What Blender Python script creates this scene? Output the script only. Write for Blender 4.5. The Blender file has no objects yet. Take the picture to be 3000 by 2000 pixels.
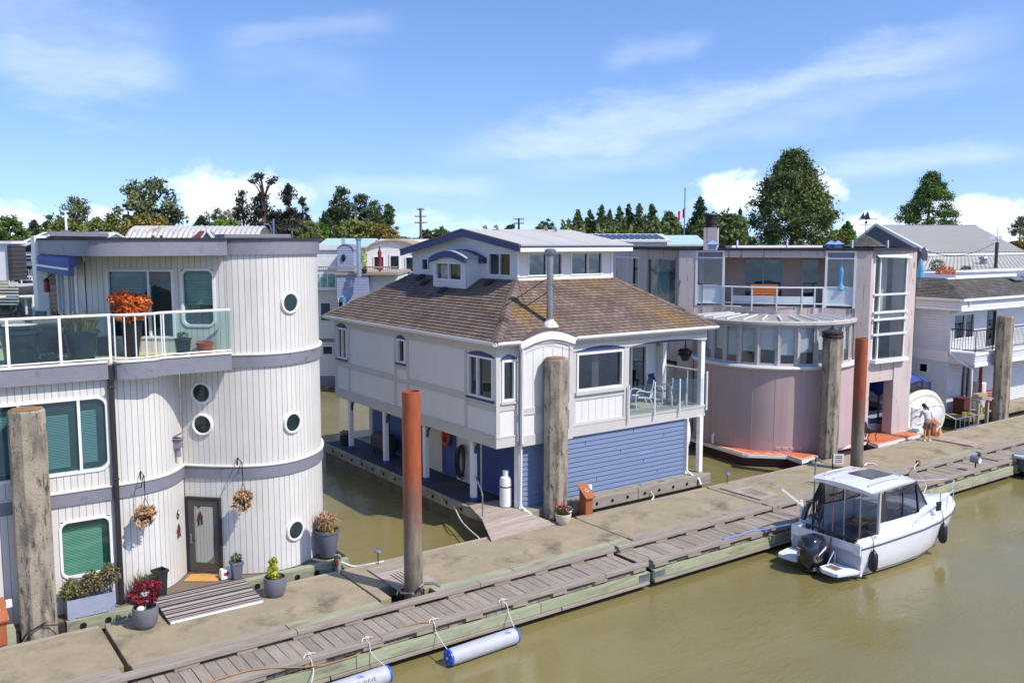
import bpy, math, random
from mathutils import Vector, Matrix
rnd = random.Random(7)
sc = bpy.context.scene
COL = sc.collection
OFF = {}
R = math.radians
pi = math.pi

def S(r, g, b):
    f = lambda c: (c/255/12.92) if c/255 <= .04045 else ((c/255+.055)/1.055)**2.4
    return (f(r), f(g), f(b))

# ------------------------------------------------------------ materials
class NT:
    def __init__(s, tree): s.t = tree
    def n(s, typ, **kw):
        nd = s.t.nodes.new(typ)
        for k, v in kw.items():
            if k.startswith('i_'):
                key = k[2:]
                nd.inputs[int(key) if key.isdigit() else key.replace('_', ' ')].default_value = v
            else: setattr(nd, k, v)
        return nd
    def l(s, a, b): s.t.links.new(a, b)
    def set(s, sock, v):
        if hasattr(v, 'is_output') or isinstance(v, bpy.types.NodeSocket): s.l(v, sock)
        else: sock.default_value = v
    def math(s, op, a, b=0.0, c=None):
        nd = s.n('ShaderNodeMath', operation=op); s.set(nd.inputs[0], a); s.set(nd.inputs[1], b)
        if c is not None: s.set(nd.inputs[2], c)
        return nd.outputs[0]
    def vmath(s, op, a, b=None):
        nd = s.n('ShaderNodeVectorMath', operation=op); s.set(nd.inputs[0], a)
        if b is not None: s.set(nd.inputs[1], b)
        return nd
    def maprange(s, v, a, b, c, d, smooth=False):
        nd = s.n('ShaderNodeMapRange'); nd.interpolation_type = 'SMOOTHSTEP' if smooth else 'LINEAR'
        s.set(nd.inputs[0], v)
        for i, x in enumerate((a, b, c, d)): nd.inputs[i+1].default_value = x
        return nd.outputs[0]
    def mix(s, f, a, b, mode='MIX'):
        nd = s.n('ShaderNodeMix', data_type='RGBA', blend_type=mode)
        s.set(nd.inputs[0], f); s.set(nd.inputs[6], a if not isinstance(a, tuple) else a[:3]+(1,)); s.set(nd.inputs[7], b if not isinstance(b, tuple) else b[:3]+(1,))
        return nd.outputs[2]
    def noise(s, vec, scale, detail=4, rough=.6, stretch=(1, 1, 1)):
        mp = s.n('ShaderNodeMapping'); mp.inputs['Scale'].default_value = stretch; s.l(vec, mp.inputs[0])
        nz = s.n('ShaderNodeTexNoise'); nz.inputs['Scale'].default_value = scale; nz.inputs['Detail'].default_value = detail; nz.inputs['Roughness'].default_value = rough
        s.l(mp.outputs[0], nz.inputs['Vector']); return nz.outputs[0]

MATS = {}
def mat(name, col=(.5, .5, .5), rough=.6, metal=0, var=.1, scale=3, stretch=(1, 1, 1), bump=0, bscale=20, bstretch=(1, 1, 1),
        island=0, spots=(), spec=.5, lap=None, coat=0, sheen=0, trans=0):
    if name in MATS: return MATS[name]
    m = bpy.data.materials.new(name); m.use_nodes = True; MATS[name] = m
    t = NT(m.node_tree); p = m.node_tree.nodes['Principled BSDF']
    tc = t.n('ShaderNodeTexCoord').outputs['Object']
    geo = t.n('ShaderNodeNewGeometry')
    c = t.n('ShaderNodeRGB'); c.outputs[0].default_value = tuple(col)+(1,); c = c.outputs[0]
    if var:
        nz = t.noise(tc, scale, 5, .65, stretch)
        k = t.maprange(nz, .3, .7, 1-var, 1+var)
        c = t.mix(1.0, c, t_rgb(t, k), 'MULTIPLY')
    for sp in spots:
        col2, s2, lo, hi = sp[:4]; st = sp[4] if len(sp) > 4 else (1, 1, 1)
        nz = t.noise(tc, s2, 5, .65, st)
        c = t.mix(t.maprange(nz, lo, hi, 0, 1, True), c, tuple(col2))
    if island:
        k = t.maprange(geo.outputs['Random Per Island'], 0, 1, 1-island, 1+island)
        c = t.mix(1.0, c, t_rgb(t, k), 'MULTIPLY')
    t.l(c, p.inputs['Base Color'])
    p.inputs['Roughness'].default_value = rough; p.inputs['Metallic'].default_value = metal
    p.inputs['Specular IOR Level'].default_value = spec
    if coat: p.inputs['Coat Weight'].default_value = coat; p.inputs['Coat Roughness'].default_value = .05
    h = None
    if lap:
        per, depth = lap
        sx = t.n('ShaderNodeSeparateXYZ'); t.l(geo.outputs['Position'], sx.inputs[0])
        fr = t.math('FRACT', t.math('DIVIDE', sx.outputs[2], per))
        ed = t.math('MINIMUM', t.math('MULTIPLY', fr, 6.0), 1.0)
        h = t.math('MULTIPLY', t.math('SUBTRACT', ed, t.math('MULTIPLY', fr, .6)), depth)
    if bump:
        b = t.math('MULTIPLY', t.noise(tc, bscale, 5, .65, bstretch), bump)
        h = t.math('ADD', h, b) if h is not None else b
    if h is not None:
        bn = t.n('ShaderNodeBump'); bn.inputs['Strength'].default_value = 1; bn.inputs['Distance'].default_value = 1
        t.l(h, bn.inputs['Height']); t.l(bn.outputs[0], p.inputs['Normal'])
    if trans:   # thin leaves let light through
        tr = t.n('ShaderNodeBsdfTranslucent'); t.l(c, tr.inputs[0])
        mx = t.n('ShaderNodeMixShader'); mx.inputs[0].default_value = trans
        t.l(p.outputs[0], mx.inputs[1]); t.l(tr.outputs[0], mx.inputs[2])
        t.l(mx.outputs[0], m.node_tree.nodes['Material Output'].inputs[0])
    return m
def t_rgb(t, k):
    cb = t.n('ShaderNodeCombineColor')
    for i in range(3): t.l(k, cb.inputs[i])
    return cb.outputs[0]

def glass(name, tint, refl=1.0, rough=.02, body=None):
    if name in MATS: return MATS[name]
    m = bpy.data.materials.new(name); m.use_nodes = True; MATS[name] = m
    t = NT(m.node_tree); m.node_tree.nodes.remove(m.node_tree.nodes['Principled BSDF'])
    tr = t.n('ShaderNodeBsdfTransparent'); tr.inputs[0].default_value = tuple(tint)+(1,)
    gl = t.n('ShaderNodeBsdfGlossy'); gl.inputs['Roughness'].default_value = rough
    ge = t.n('ShaderNodeNewGeometry'); cs = t.math('ABSOLUTE', t.vmath('DOT_PRODUCT', ge.outputs['Normal'], ge.outputs['Incoming']).outputs['Value'])
    fr = t.math('ADD', t.math('MULTIPLY', t.math('POWER', t.math('SUBTRACT', 1.0, cs), 5.0), .93), .07)
    nz = t.noise(t.n('ShaderNodeTexCoord').outputs['Object'], .9, 2, .5)
    bn = t.n('ShaderNodeBump'); bn.inputs['Distance'].default_value = .02; t.l(nz, bn.inputs['Height'])
    t.l(bn.outputs[0], gl.inputs['Normal'])
    mx = t.n('ShaderNodeMixShader'); t.l(t.math('MINIMUM', t.math('MULTIPLY', fr, refl), 1.0), mx.inputs[0])
    if body:   # diffuse tint mixed in to lighten dark panes, imitating reflected sky
        df = t.n('ShaderNodeBsdfDiffuse'); df.inputs[0].default_value = tuple(body[:3])+(1,); m0 = t.n('ShaderNodeMixShader'); m0.inputs[0].default_value = body[3]
        t.l(tr.outputs[0], m0.inputs[1]); t.l(df.outputs[0], m0.inputs[2]); tr = m0
    t.l(tr.outputs[0], mx.inputs[1]); t.l(gl.outputs[0], mx.inputs[2])
    t.l(mx.outputs[0], m.node_tree.nodes['Material Output'].inputs[0])
    return m

# ------------------------------------------------------------ mesh builder
class MB:
    def __init__(s, M=None): s.v = []; s.f = []; s.uv = []; s.M = M; s.has_uv = False
    def add(s, vs, fs, uv=None):
        o = len(s.v)
        s.v += [(s.M @ Vector(p)) if s.M else Vector(p) for p in vs]
        for i, f in enumerate(fs):
            s.f.append([o+k for k in f]); u = uv[i] if uv else None
            s.uv.append(u); s.has_uv = s.has_uv or bool(u)
        return s
    def box(s, x0, x1, y0, y1, z0, z1):
        return s.add([(x0, y0, z0), (x1, y0, z0), (x1, y1, z0), (x0, y1, z0), (x0, y0, z1), (x1, y0, z1), (x1, y1, z1), (x0, y1, z1)],
                     [(0, 3, 2, 1), (4, 5, 6, 7), (0, 1, 5, 4), (1, 2, 6, 5), (2, 3, 7, 6), (3, 0, 4, 7)])
    def obox(s, c, size, rx=0, ry=0, rz=0):
        m = Matrix.Translation(c) @ Matrix.Rotation(rz, 4, 'Z') @ Matrix.Rotation(ry, 4, 'Y') @ Matrix.Rotation(rx, 4, 'X')
        a, b, d = size[0]/2, size[1]/2, size[2]/2
        vs = [m @ Vector(p) for p in [(-a, -b, -d), (a, -b, -d), (a, b, -d), (-a, b, -d), (-a, -b, d), (a, -b, d), (a, b, d), (-a, b, d)]]
        return s.add(vs, [(0, 3, 2, 1), (4, 5, 6, 7), (0, 1, 5, 4), (1, 2, 6, 5), (2, 3, 7, 6), (3, 0, 4, 7)])
    def bar(s, p0, p1, w, h):   # a rectangular bar between two points (width across, height up)
        p0 = Vector(p0); p1 = Vector(p1); d = (p1-p0).normalized()
        up = Vector((0, 0, 1)) if abs(d.z) < .95 else Vector((1, 0, 0))
        sd = d.cross(up).normalized()*w/2; u = sd.cross(d).normalized()*h/2
        vs = [p0-sd-u, p0+sd-u, p0+sd+u, p0-sd+u, p1-sd-u, p1+sd-u, p1+sd+u, p1-sd+u]
        return s.add(vs, [(0, 1, 2, 3), (7, 6, 5, 4), (0, 4, 5, 1), (1, 5, 6, 2), (2, 6, 7, 3), (3, 7, 4, 0)])
    def prism(s, poly, a, b, ax='z'):
        n = len(poly)
        g = {'z': lambda p, t: (p[0], p[1], t), 'y': lambda p, t: (p[0], t, p[1]), 'x': lambda p, t: (t, p[0], p[1])}[ax]
        vs = [g(p, a) for p in poly]+[g(p, b) for p in poly]
        return s.add(vs, [list(range(n))[::-1], list(range(n, 2*n))]+[(i, (i+1) % n, n+(i+1) % n, n+i) for i in range(n)])
    def rings(s, rings, caps=True, closed=False):
        n = len(rings[0]); vs = [p for r in rings for p in r]; fs = []
        k = len(rings)
        for i in range(k if closed else k-1):
            j = (i+1) % k
            for q in range(n): fs.append((i*n+q, i*n+(q+1) % n, j*n+(q+1) % n, j*n+q))
        if caps and not closed: fs += [list(range(n))[::-1], list(range((k-1)*n, k*n))]
        return s.add(vs, fs)
    def tube(s, pts, r, n=6, closed=False):
        pts = [Vector(p) for p in pts]; rs = r if isinstance(r, (list, tuple)) else [r]*len(pts); rg = []
        prev = None
        for i, p in enumerate(pts):
            if closed: d = pts[(i+1) % len(pts)]-pts[i-1]
            else: d = pts[min(i+1, len(pts)-1)]-pts[max(i-1, 0)]
            d = d.normalized() if d.length > 1e-9 else Vector((0, 0, 1))
            if prev is None:
                ref = Vector((0, 0, 1)) if abs(d.z) < .9 else Vector((1, 0, 0)); a = d.cross(ref).normalized()
            else:
                a = prev-d*prev.dot(d)
                a = a.normalized() if a.length > 1e-6 else d.orthogonal().normalized()
            prev = a; b = d.cross(a)
            rg.append([p+(a*math.cos(q*2*pi/n)+b*math.sin(q*2*pi/n))*rs[i] for q in range(n)])
        return s.rings(rg, closed=closed)
    def cyl(s, p0, p1, r0, r1=None, n=14): return s.tube([p0, p1], [r0, r0 if r1 is None else r1], n)
    def lathe(s, prof, c=(0, 0, 0), n=20, caps=True, a0=0):
        return s.rings([[(c[0]+r*math.cos(a0+q*2*pi/n), c[1]+r*math.sin(a0+q*2*pi/n), c[2]+z) for q in range(n)] for r, z in prof], caps)
    def quad(s, a, b, c, d, uv=None): return s.add([a, b, c, d], [(0, 1, 2, 3)], [uv] if uv else None)
    def poly(s, pts): return s.add(pts, [list(range(len(pts)))])
    def grid(s, rows, closed=False):
        n = len(rows[0]); vs = [p for r in rows for p in r]; fs = []
        for i in range(len(rows)-1):
            for q in range(n if closed else n-1): fs.append((i*n+q, i*n+(q+1) % n, (i+1)*n+(q+1) % n, (i+1)*n+q))
        return s.add(vs, fs)
    def ball(s, c, r, n=12, m=8):
        rx, ry, rz = r if isinstance(r, (tuple, list)) else (r, r, r)
        return s.rings([[(c[0]+rx*math.sin(a)*math.cos(q*2*pi/n), c[1]+ry*math.sin(a)*math.sin(q*2*pi/n), c[2]-rz*math.cos(a)) for q in range(n)]
                        for a in [max(.02, i*pi/m) if i < m else pi-.02 for i in range(m+1)]])
    def ring(s, c, ux, uz, R0, r, n=28, m=8, R1=None):   # a torus in the plane of ux, uz
        ux = Vector(ux); uz = Vector(uz); c = Vector(c); R1 = R1 or R0
        return s.tube([c+ux*R0*math.cos(i*2*pi/n)+uz*R1*math.sin(i*2*pi/n) for i in range(n)], r, m, closed=True)
    def build(s, name, m, parent=None, smooth=False, bevel=0, autos=None):
        me = bpy.data.meshes.new(name)
        off = OFF.get(parent.name, Vector()) if parent else Vector()
        me.from_pydata([tuple(p-off) for p in s.v], [], s.f)
        if s.has_uv:
            ul = me.uv_layers.new(name='UVMap'); k = 0
            for f, u in zip(s.f, s.uv):
                for q in range(len(f)):
                    if u: ul.data[k].uv = u[q]
                    k += 1
        me.materials.append(m)
        if smooth:
            me.shade_smooth()
            if autos is None: autos = 35
            try: me.set_sharp_from_angle(angle=R(autos))
            except Exception: pass
        me.update()
        o = bpy.data.objects.new(name, me); COL.objects.link(o)
        if parent: o.parent = parent; OFF[o.name] = off
        if bevel:
            b = o.modifiers.new('bevel', 'BEVEL'); b.width = bevel; b.segments = 2; b.limit_method = 'ANGLE'; b.angle_limit = R(40)
        return o

def tag(o, label, cat, group=None, kind=None):
    o['label'] = label; o['category'] = cat
    if group: o['group'] = group
    if kind: o['kind'] = kind
    return o
def struct(o, label=None, cat=None):
    o['kind'] = 'structure'
    if label: o['label'] = label
    if cat: o['category'] = cat
    return o
def thing(name, label, cat, loc=(0, 0, 0), group=None):
    o = bpy.data.objects.new(name, None); COL.objects.link(o); o.location = loc; o.empty_display_size = .3
    OFF[o.name] = Vector(loc); return tag(o, label, cat, group)
def copy_tree(o, loc=None, rz=None, label=None, scale=None, parent=None):
    c = o.copy(); COL.objects.link(c); c.parent = parent
    if loc is not None: c.location = loc
    if rz is not None: c.rotation_euler = (0, 0, rz)
    if scale is not None: c.scale = (scale,)*3 if not isinstance(scale, tuple) else scale
    if label: c['label'] = label
    for ch in [x for x in COL.objects if x.parent == o]: copy_tree(ch, parent=c)
    return c
def text(body, size, m, name, parent, Mx, extrude=.004):
    cu = bpy.data.curves.new(name, 'FONT'); cu.body = body; cu.size = size; cu.extrude = extrude; cu.align_x = 'CENTER'; cu.align_y = 'CENTER'
    to = bpy.data.objects.new(name+'_tmp', cu); COL.objects.link(to)
    bpy.context.view_layer.update()
    me = bpy.data.meshes.new_from_object(to.evaluated_get(bpy.context.evaluated_depsgraph_get()))
    bpy.data.objects.remove(to)
    off = OFF.get(parent.name, Vector()) if parent else Vector()
    me.transform(Matrix.Translation(-off) @ Mx); me.materials.clear(); me.materials.append(m)
    o = bpy.data.objects.new(name, me); COL.objects.link(o)
    if parent: o.parent = parent; OFF[o.name] = off
    return o
def frame(o, u, n=None):   # matrix: local x along u, local y outward along n, local z up
    u = Vector(u).normalized(); n = Vector(n).normalized() if n else Vector((u.y, -u.x, 0))
    m = Matrix.Identity(4); z = Vector((0, 0, 1))
    for i in range(3): m[i][0] = u[i]; m[i][1] = n[i]; m[i][2] = z[i]; m[i][3] = o[i]
    return m
def spline(pts, step):
    P = [Vector(p) for p in pts]; P = [P[0]*2-P[1]]+P+[P[-1]*2-P[-2]]; out = []
    for i in range(1, len(P)-2):
        for k in range(24):
            t = k/24; a, b, c, d = P[i-1:i+3]
            out.append(.5*((2*b)+(c-a)*t+(2*a-5*b+4*c-d)*t*t+(3*b-a-3*c+d)*t**3))
    out.append(P[-2])
    res = [out[0]]; acc = 0
    for a, b in zip(out, out[1:]):
        L = (b-a).length
        while acc+L >= step:
            q = (step-acc)/L; a = a.lerp(b, q); res.append(a); L = (b-a).length; acc = 0
        acc += L
    if (res[-1]-out[-1]).length > step*.3: res.append(out[-1])
    return res

# camera numbers (the drone hovers at house-roof height over the water)
CP = Vector((0, 0, 8.9)); HD = R(54.55); PT = math.atan(293/2640); FPX = 2640.
FW = Vector((math.cos(HD)*math.cos(PT), math.sin(HD)*math.cos(PT), -math.sin(PT)))
RT = Vector((math.sin(HD), -math.cos(HD), 0)); UP = RT.cross(FW)
def far(u, v, w): return CP+(FW*FPX+RT*(u-1500)+UP*(1000-v))*(w/FPX)   # where a distant thing stands, from its bearing and distance
# ------------------------------------------------------------ camera, sky, sun
cam = bpy.data.cameras.new('camera'); co = bpy.data.objects.new('camera', cam); COL.objects.link(co)
co.location = CP; co.rotation_euler = FW.to_track_quat('-Z', 'Y').to_euler()
cam.sensor_width = 36; cam.lens = 31.68; cam.clip_end = 8000; cam.clip_start = .5
sc.camera = co
SUN_AZ, SUN_EL = R(-67), R(50)
sd = Vector((math.cos(SUN_AZ)*math.cos(SUN_EL), math.sin(SUN_AZ)*math.cos(SUN_EL), math.sin(SUN_EL)))
sl = bpy.data.lights.new('sun', 'SUN'); sl.energy = 3.3; sl.angle = R(.5); sl.color = (1, .94, .85)
so = bpy.data.objects.new('sun', sl); COL.objects.link(so); so.rotation_euler = (-sd).to_track_quat('-Z', 'Y').to_euler()
so.location = (0, -40, 60)
wd = bpy.data.worlds.new('World'); sc.world = wd; wd.use_nodes = True
t = NT(wd.node_tree); bg = wd.node_tree.nodes['Background']
sky = t.n('ShaderNodeTexSky'); sky.sky_type = 'NISHITA'; sky.sun_disc = False
vz = t.n('ShaderNodeMapping'); t.l(t.n('ShaderNodeTexCoord').outputs['Generated'], vz.inputs[0]); vz.inputs['Location'].default_value = (0, 0, .13); t.l(vz.outputs[0], sky.inputs[0])
sky.sun_elevation = SUN_EL; sky.sun_rotation = pi/2-SUN_AZ; sky.altitude = 0; sky.air_density = 1.0; sky.dust_density = .35; sky.ozone_density = 2.2
hs = t.n('ShaderNodeHueSaturation'); hs.inputs['Saturation'].default_value = 1.18; hs.inputs['Hue'].default_value = .5; t.l(sky.outputs[0], hs.inputs['Color'])
D = t.n('ShaderNodeTexCoord').outputs['Generated']
def fdir(u, v): return (FW*FPX+RT*(u-1500)+UP*(1000-v)).normalized()
cl = None
def addm(x):
    global cl
    cl = x if cl is None else t.math('MAXIMUM', cl, x)
# wispy cirrus: long streaks across the sky, each along its own great circle
ciN = t.noise(D, 5.0, 7, .62, (1, 1, 3.0)); ciF = t.noise(D, 22.0, 6, .7, (1, 1, 3.5))
for (p, q, wdt, amp) in [((3050, 90), (1250, 470), .034, .62), ((3050, 190), (1400, 520), .03, .3), ((-100, 160), (560, 235), .05, .55),
                         ((-150, 60), (520, 150), .05, .34), ((620, 150), (1180, 60), .025, .3), ((2350, 500), (3050, 440), .02, .5),
                         ((1750, 180), (2100, 110), .02, .3), ((600, 170), (1100, 230), .03, .16), ((850, 560), (1500, 530), .02, .4)]:
    a = fdir(*p); b = fdir(*q); n_ = a.cross(b).normalized(); mid = (a+b).normalized(); hw = (a-b).length/2
    dist = t.math('ABSOLUTE', t.vmath('DOT_PRODUCT', D, tuple(n_)).outputs['Value'])
    jit = t.math('MULTIPLY', t.math('SUBTRACT', ciN, .5), wdt*3.2)
    dist = t.math('ABSOLUTE', t.math('ADD', t.vmath('DOT_PRODUCT', D, tuple(n_)).outputs['Value'], jit))
    m1 = t.maprange(dist, 0, wdt, 1, 0, True)
    along = t.vmath('DISTANCE', D, tuple(mid)).outputs['Value']
    m2 = t.maprange(along, hw*.55, hw*1.1, 1, 0, True)
    fr = t.maprange(ciF, .3, .75, .65, 1.0)
    addm(t.math('MULTIPLY', t.math('MULTIPLY', t.math('MULTIPLY', m1, m2), fr), amp*.5))
# cumulus banks low over the horizon
cuN = t.noise(D, 26.0, 7, .58, (1, 1, 1.5))
for (u, v, rx, rz, amp) in [(640, 585, .07, .028, .95), (560, 545, .06, .02, .45), (780, 570, .07, .025, .5), (2160, 575, .045, .026, .9), (2420, 545, .035, .018, .7),
                            (2900, 650, .065, .026, .9), (2560, 660, .05, .014, .8), (20, 650, .05, .018, .85), (300, 640, .05, .014, .6), (2700, 640, .06, .012, .6),
                            (1150, 640, .1, .01, .25), (1380, 665, .1, .01, .2)]:
    c_ = fdir(u, v)
    dv = t.vmath('SUBTRACT', D, tuple(c_)).outputs[0]
    sv = t.vmath('MULTIPLY', dv, (1/rx, 1/rx, 1/rz)).outputs[0]
    dd = t.vmath('LENGTH', sv).outputs['Value']
    dd = t.math('ADD', dd, t.math('MULTIPLY', t.math('SUBTRACT', cuN, .5), 2.6))
    addm(t.math('MULTIPLY', t.maprange(dd, .3, 1.1, 1, 0, True), amp*.85))
SKYC = t.mix(1.0, hs.outputs[0], (1.14, 1.0, 1.06), 'MULTIPLY')
SKYMIX = t.mix(cl, SKYC, (6.6, 6.75, 7.0))
t.l(SKYMIX, bg.inputs[0]); bg.inputs[1].default_value = .15
sc.view_settings.view_transform = 'Standard'; sc.view_settings.look = 'None'; sc.view_settings.gamma = 1; sc.view_settings.exposure = .52
sc.cycles.max_bounces = 8; sc.cycles.transparent_max_bounces = 16; sc.cycles.caustics_reflective = False; sc.cycles.caustics_refractive = False
sc.cycles.use_denoising = True

# ------------------------------------------------------------ water and land
def water_mat():
    m = bpy.data.materials.new('river_water'); m.use_nodes = True; MATS['water'] = m
    t = NT(m.node_tree); p = m.node_tree.nodes['Principled BSDF']
    g = t.n('ShaderNodeNewGeometry').outputs['Position']
    n1 = t.noise(g, .12, 4, .6, (1, 1.8, 1)); c = t.mix(t.maprange(n1, .3, .7, 0, 1), S(122, 112, 70), S(134, 124, 82))
    t.l(c, p.inputs['Base Color']); p.inputs['Roughness'].default_value = .03; p.inputs['IOR'].default_value = 1.4
    a = t.noise(g, 1.1, 3, .5, (1, 2.6, 1)); b = t.noise(g, 4.2, 4, .6, (1, 2.4, 1)); q = t.noise(g, .22, 3, .55)
    amp = t.maprange(q, .4, .6, .2, 1.0)
    h = t.math('ADD', t.math('MULTIPLY', t.math('MULTIPLY', a, .05), amp), t.math('MULTIPLY', t.math('MULTIPLY', b, .032), amp))
    bn = t.n('ShaderNodeBump'); bn.inputs['Strength'].default_value = .55; bn.inputs['Distance'].default_value = 1; t.l(h, bn.inputs['Height'])
    t.l(bn.outputs[0], p.inputs['Normal']); return m
struct(MB().quad((-600, -400, -.5), (900, -400, -.5), (900, 900, -.5), (-600, 900, -.5)).build('water', water_mat()), 'murky olive green river water between the floating docks', 'water')
gm = mat('field_ground', S(112, 112, 70), .95, var=.3, scale=.05, spots=[(S(130, 120, 88), .03, .45, .6)], bump=.15, bscale=.8)
hF = Vector((math.cos(HD), math.sin(HD), 0))
def gp(w, s, z): return tuple(hF*w+RT*s+Vector((0, 0, z)))
bank = MB(); rowsg = []
for w, z in [(88, -1.2), (91, -.2), (95, 1.2), (100, 1.6), (400, 1.6), (7000, 1.6)]:
    rowsg.append([gp(w, s, z) for s in (-6000, -400, -100, 0, 100, 400, 6000)])
bank.grid(rowsg); struct(bank.build('ground', gm), 'grassy river bank and fields behind the float homes', 'ground')
# ------------------------------------------------------------ materials of the docks
m_conc = mat('dock_concrete', S(160, 147, 121), .92, var=.16, scale=1.2, spots=[(S(112, 103, 86), .8, .5, .72), (S(170, 160, 136), 1.8, .58, .72), (S(104, 95, 80), 7, .6, .76), (S(176, 168, 148), 38, .6, .75), (S(100, 92, 78), 46, .62, .76)], bump=.02, bscale=50)
m_timber = mat('weathered_timber', S(156, 145, 132), .9, var=.22, scale=2.5, stretch=(.4, 4, 4), island=.12, spots=[(S(104, 92, 84), 3, .56, .75, (.3, 5, 5)), (S(172, 162, 152), 5, .62, .8, (.2, 6, 6))], bump=.01, bscale=14, bstretch=(.15, 5, 5))
m_green = mat('green_treated_timber', S(158, 162, 132), .88, var=.2, scale=2, stretch=(.5, 3, 3), island=.1, spots=[(S(126, 118, 98), 1.6, .5, .72, (.4, 2, 2)), (S(176, 182, 152), 3, .58, .75, (.3, 3, 3))], bump=.008, bscale=20, bstretch=(.2, 4, 4))
m_plank = mat('grey_plank', S(150, 139, 126), .9, var=.2, scale=4, stretch=(5, .5, 4), island=.16, spots=[(S(112, 102, 92), 4, .58, .78, (6, .4, 4))], bump=.008, bscale=16, bstretch=(6, .2, 4))
m_plankx = mat('bleached_plank', S(164, 150, 138), .9, var=.2, scale=3, stretch=(.5, 5, 4), island=.14, spots=[(S(118, 104, 96), 3, .56, .76, (.3, 6, 4))], bump=.008, bscale=16, bstretch=(.2, 6, 4))
m_black = mat('black_rubber', (.012, .012, .013), .7, var=.2)
m_dark = mat('dark_wet_wood', S(52, 46, 40), .8, var=.25, scale=2, bump=.01, bscale=20)
m_bolt = mat('rusty_bolt', S(46, 38, 34), .6, metal=.6)
m_galv = mat('galvanised_steel', S(150, 158, 165), .42, metal=.85, var=.15, scale=6)

def bolts(parent, xs, y, z, r=.06):
    for x in xs:
        b = MB(); b.ring((x, y-.012, z), (1, 0, 0), (0, 0, 1), r, .018, 10, 5); b.cyl((x, y, z), (x, y-.03, z), .03, n=8)
        b.build('bolt', m_bolt, parent)

# concrete walkway floats, each its own section between the expansion joints
CX = [(-9, 3.86, 'nearest concrete walkway section at the lower left, left of the open joint'), (3.95, 9.84, 'concrete walkway section in front of the curvy white house, ending at the rusty pole'),
      (9.9, 18.12, 'concrete walkway section with a wooden hatch at the first rusty pole and a grey ramp'), (18.16, 24.3, 'concrete walkway section along the blue clapboard wall'),
      (24.36, 31.0, 'concrete walkway section with a slotted wooden hatch by the white post of the balcony house'), (31.06, 38.6, 'concrete walkway section where the person stands'), (38.66, 62, 'farthest concrete walkway section running out of view on the right')]
PLATES = {2: (10.53, 11.65), 4: (24.6, 25.7), 6: (38.7, 39.75)}
for i, (a, b, lab) in enumerate(CX):
    d = thing('concrete_dock', lab, 'dock', ((a+b)/2, 20.5, 0), 'concrete floating dock sections')
    s = MB()
    if i == 2:   # the notch the steel pole stands in
        s.box(a, b, 20.3, 21.88, -.32, 0); s.box(11.15, b, 19.56, 20.298, -.32, -.001); s.box(a, 10.2, 19.56, 20.298, -.32, -.001)
    elif i == 4: s.box(a, b, 19.56, 21.88, -.32, 0)
    else: s.box(a, b, 19.56, 21.88, -.32, 0)
    s.build('deck_slab', m_conc, d, bevel=.015)
    c = MB(); x = a+.02
    while x < b-.1:
        e = min(x+3.2+rnd.random(), b-.02); c.box(x, e-.015, 21.885, 22.02, -.3, .015); x = e
    c.build('far_curb', m_timber if i % 2 else m_plankx, d, bevel=.01)
    x = a+.02; k = 0
    while x < b-.1:
        e = min(x+2.6+1.6*rnd.random(), b-.02)
        if i == 2 and x < 11.2:
            if x < 11.0: x = 11.3; e = 13.8
        if i == 1: e = b-.02 if x > 6 else 7.4
        g = (i in (1, 2) and x > 7) or (i >= 4 and k % 2)
        w = MB().box(x, e-.02, 19.07, 19.545, -.26, .012).build('edge_timber', m_green if g else m_timber, d, bevel=.015)
        bolts(w, [x+.35+q*(e-x-.7)/max(1, int((e-x)/.75)) for q in range(int((e-x)/.75)+1)], 19.07, -.09)
        x = e; k += 1
    f = MB().box(a+.1, b-.1, 19.3, 21.7, -.75, -.33).build('float_tub', m_black, d)
    if i in PLATES:
        x0, x1 = PLATES[i]; h = MB(); n = 8; y0, y1 = 19.74, 21.6; st = (y1-y0)/n
        for q in range(n):
            ya, yb = y0+q*st, y0+(q+1)*st-.012
            if i != 6 and 1 <= q <= 4:   # slots let the pull handles through
                h.box(x0, x0+.3, ya, yb, .004, .045)
                for k2 in range(4): h.box(x0+.34+k2*.1, x0+.41+k2*.1, ya, yb+.011, .006, .043)
                h.box(x0+.76, x1, ya, yb, .004, .045)
            else: h.box(x0, x1, ya, yb, .004, .045)
        h.build('wooden_hatch', m_plankx, d)
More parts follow.
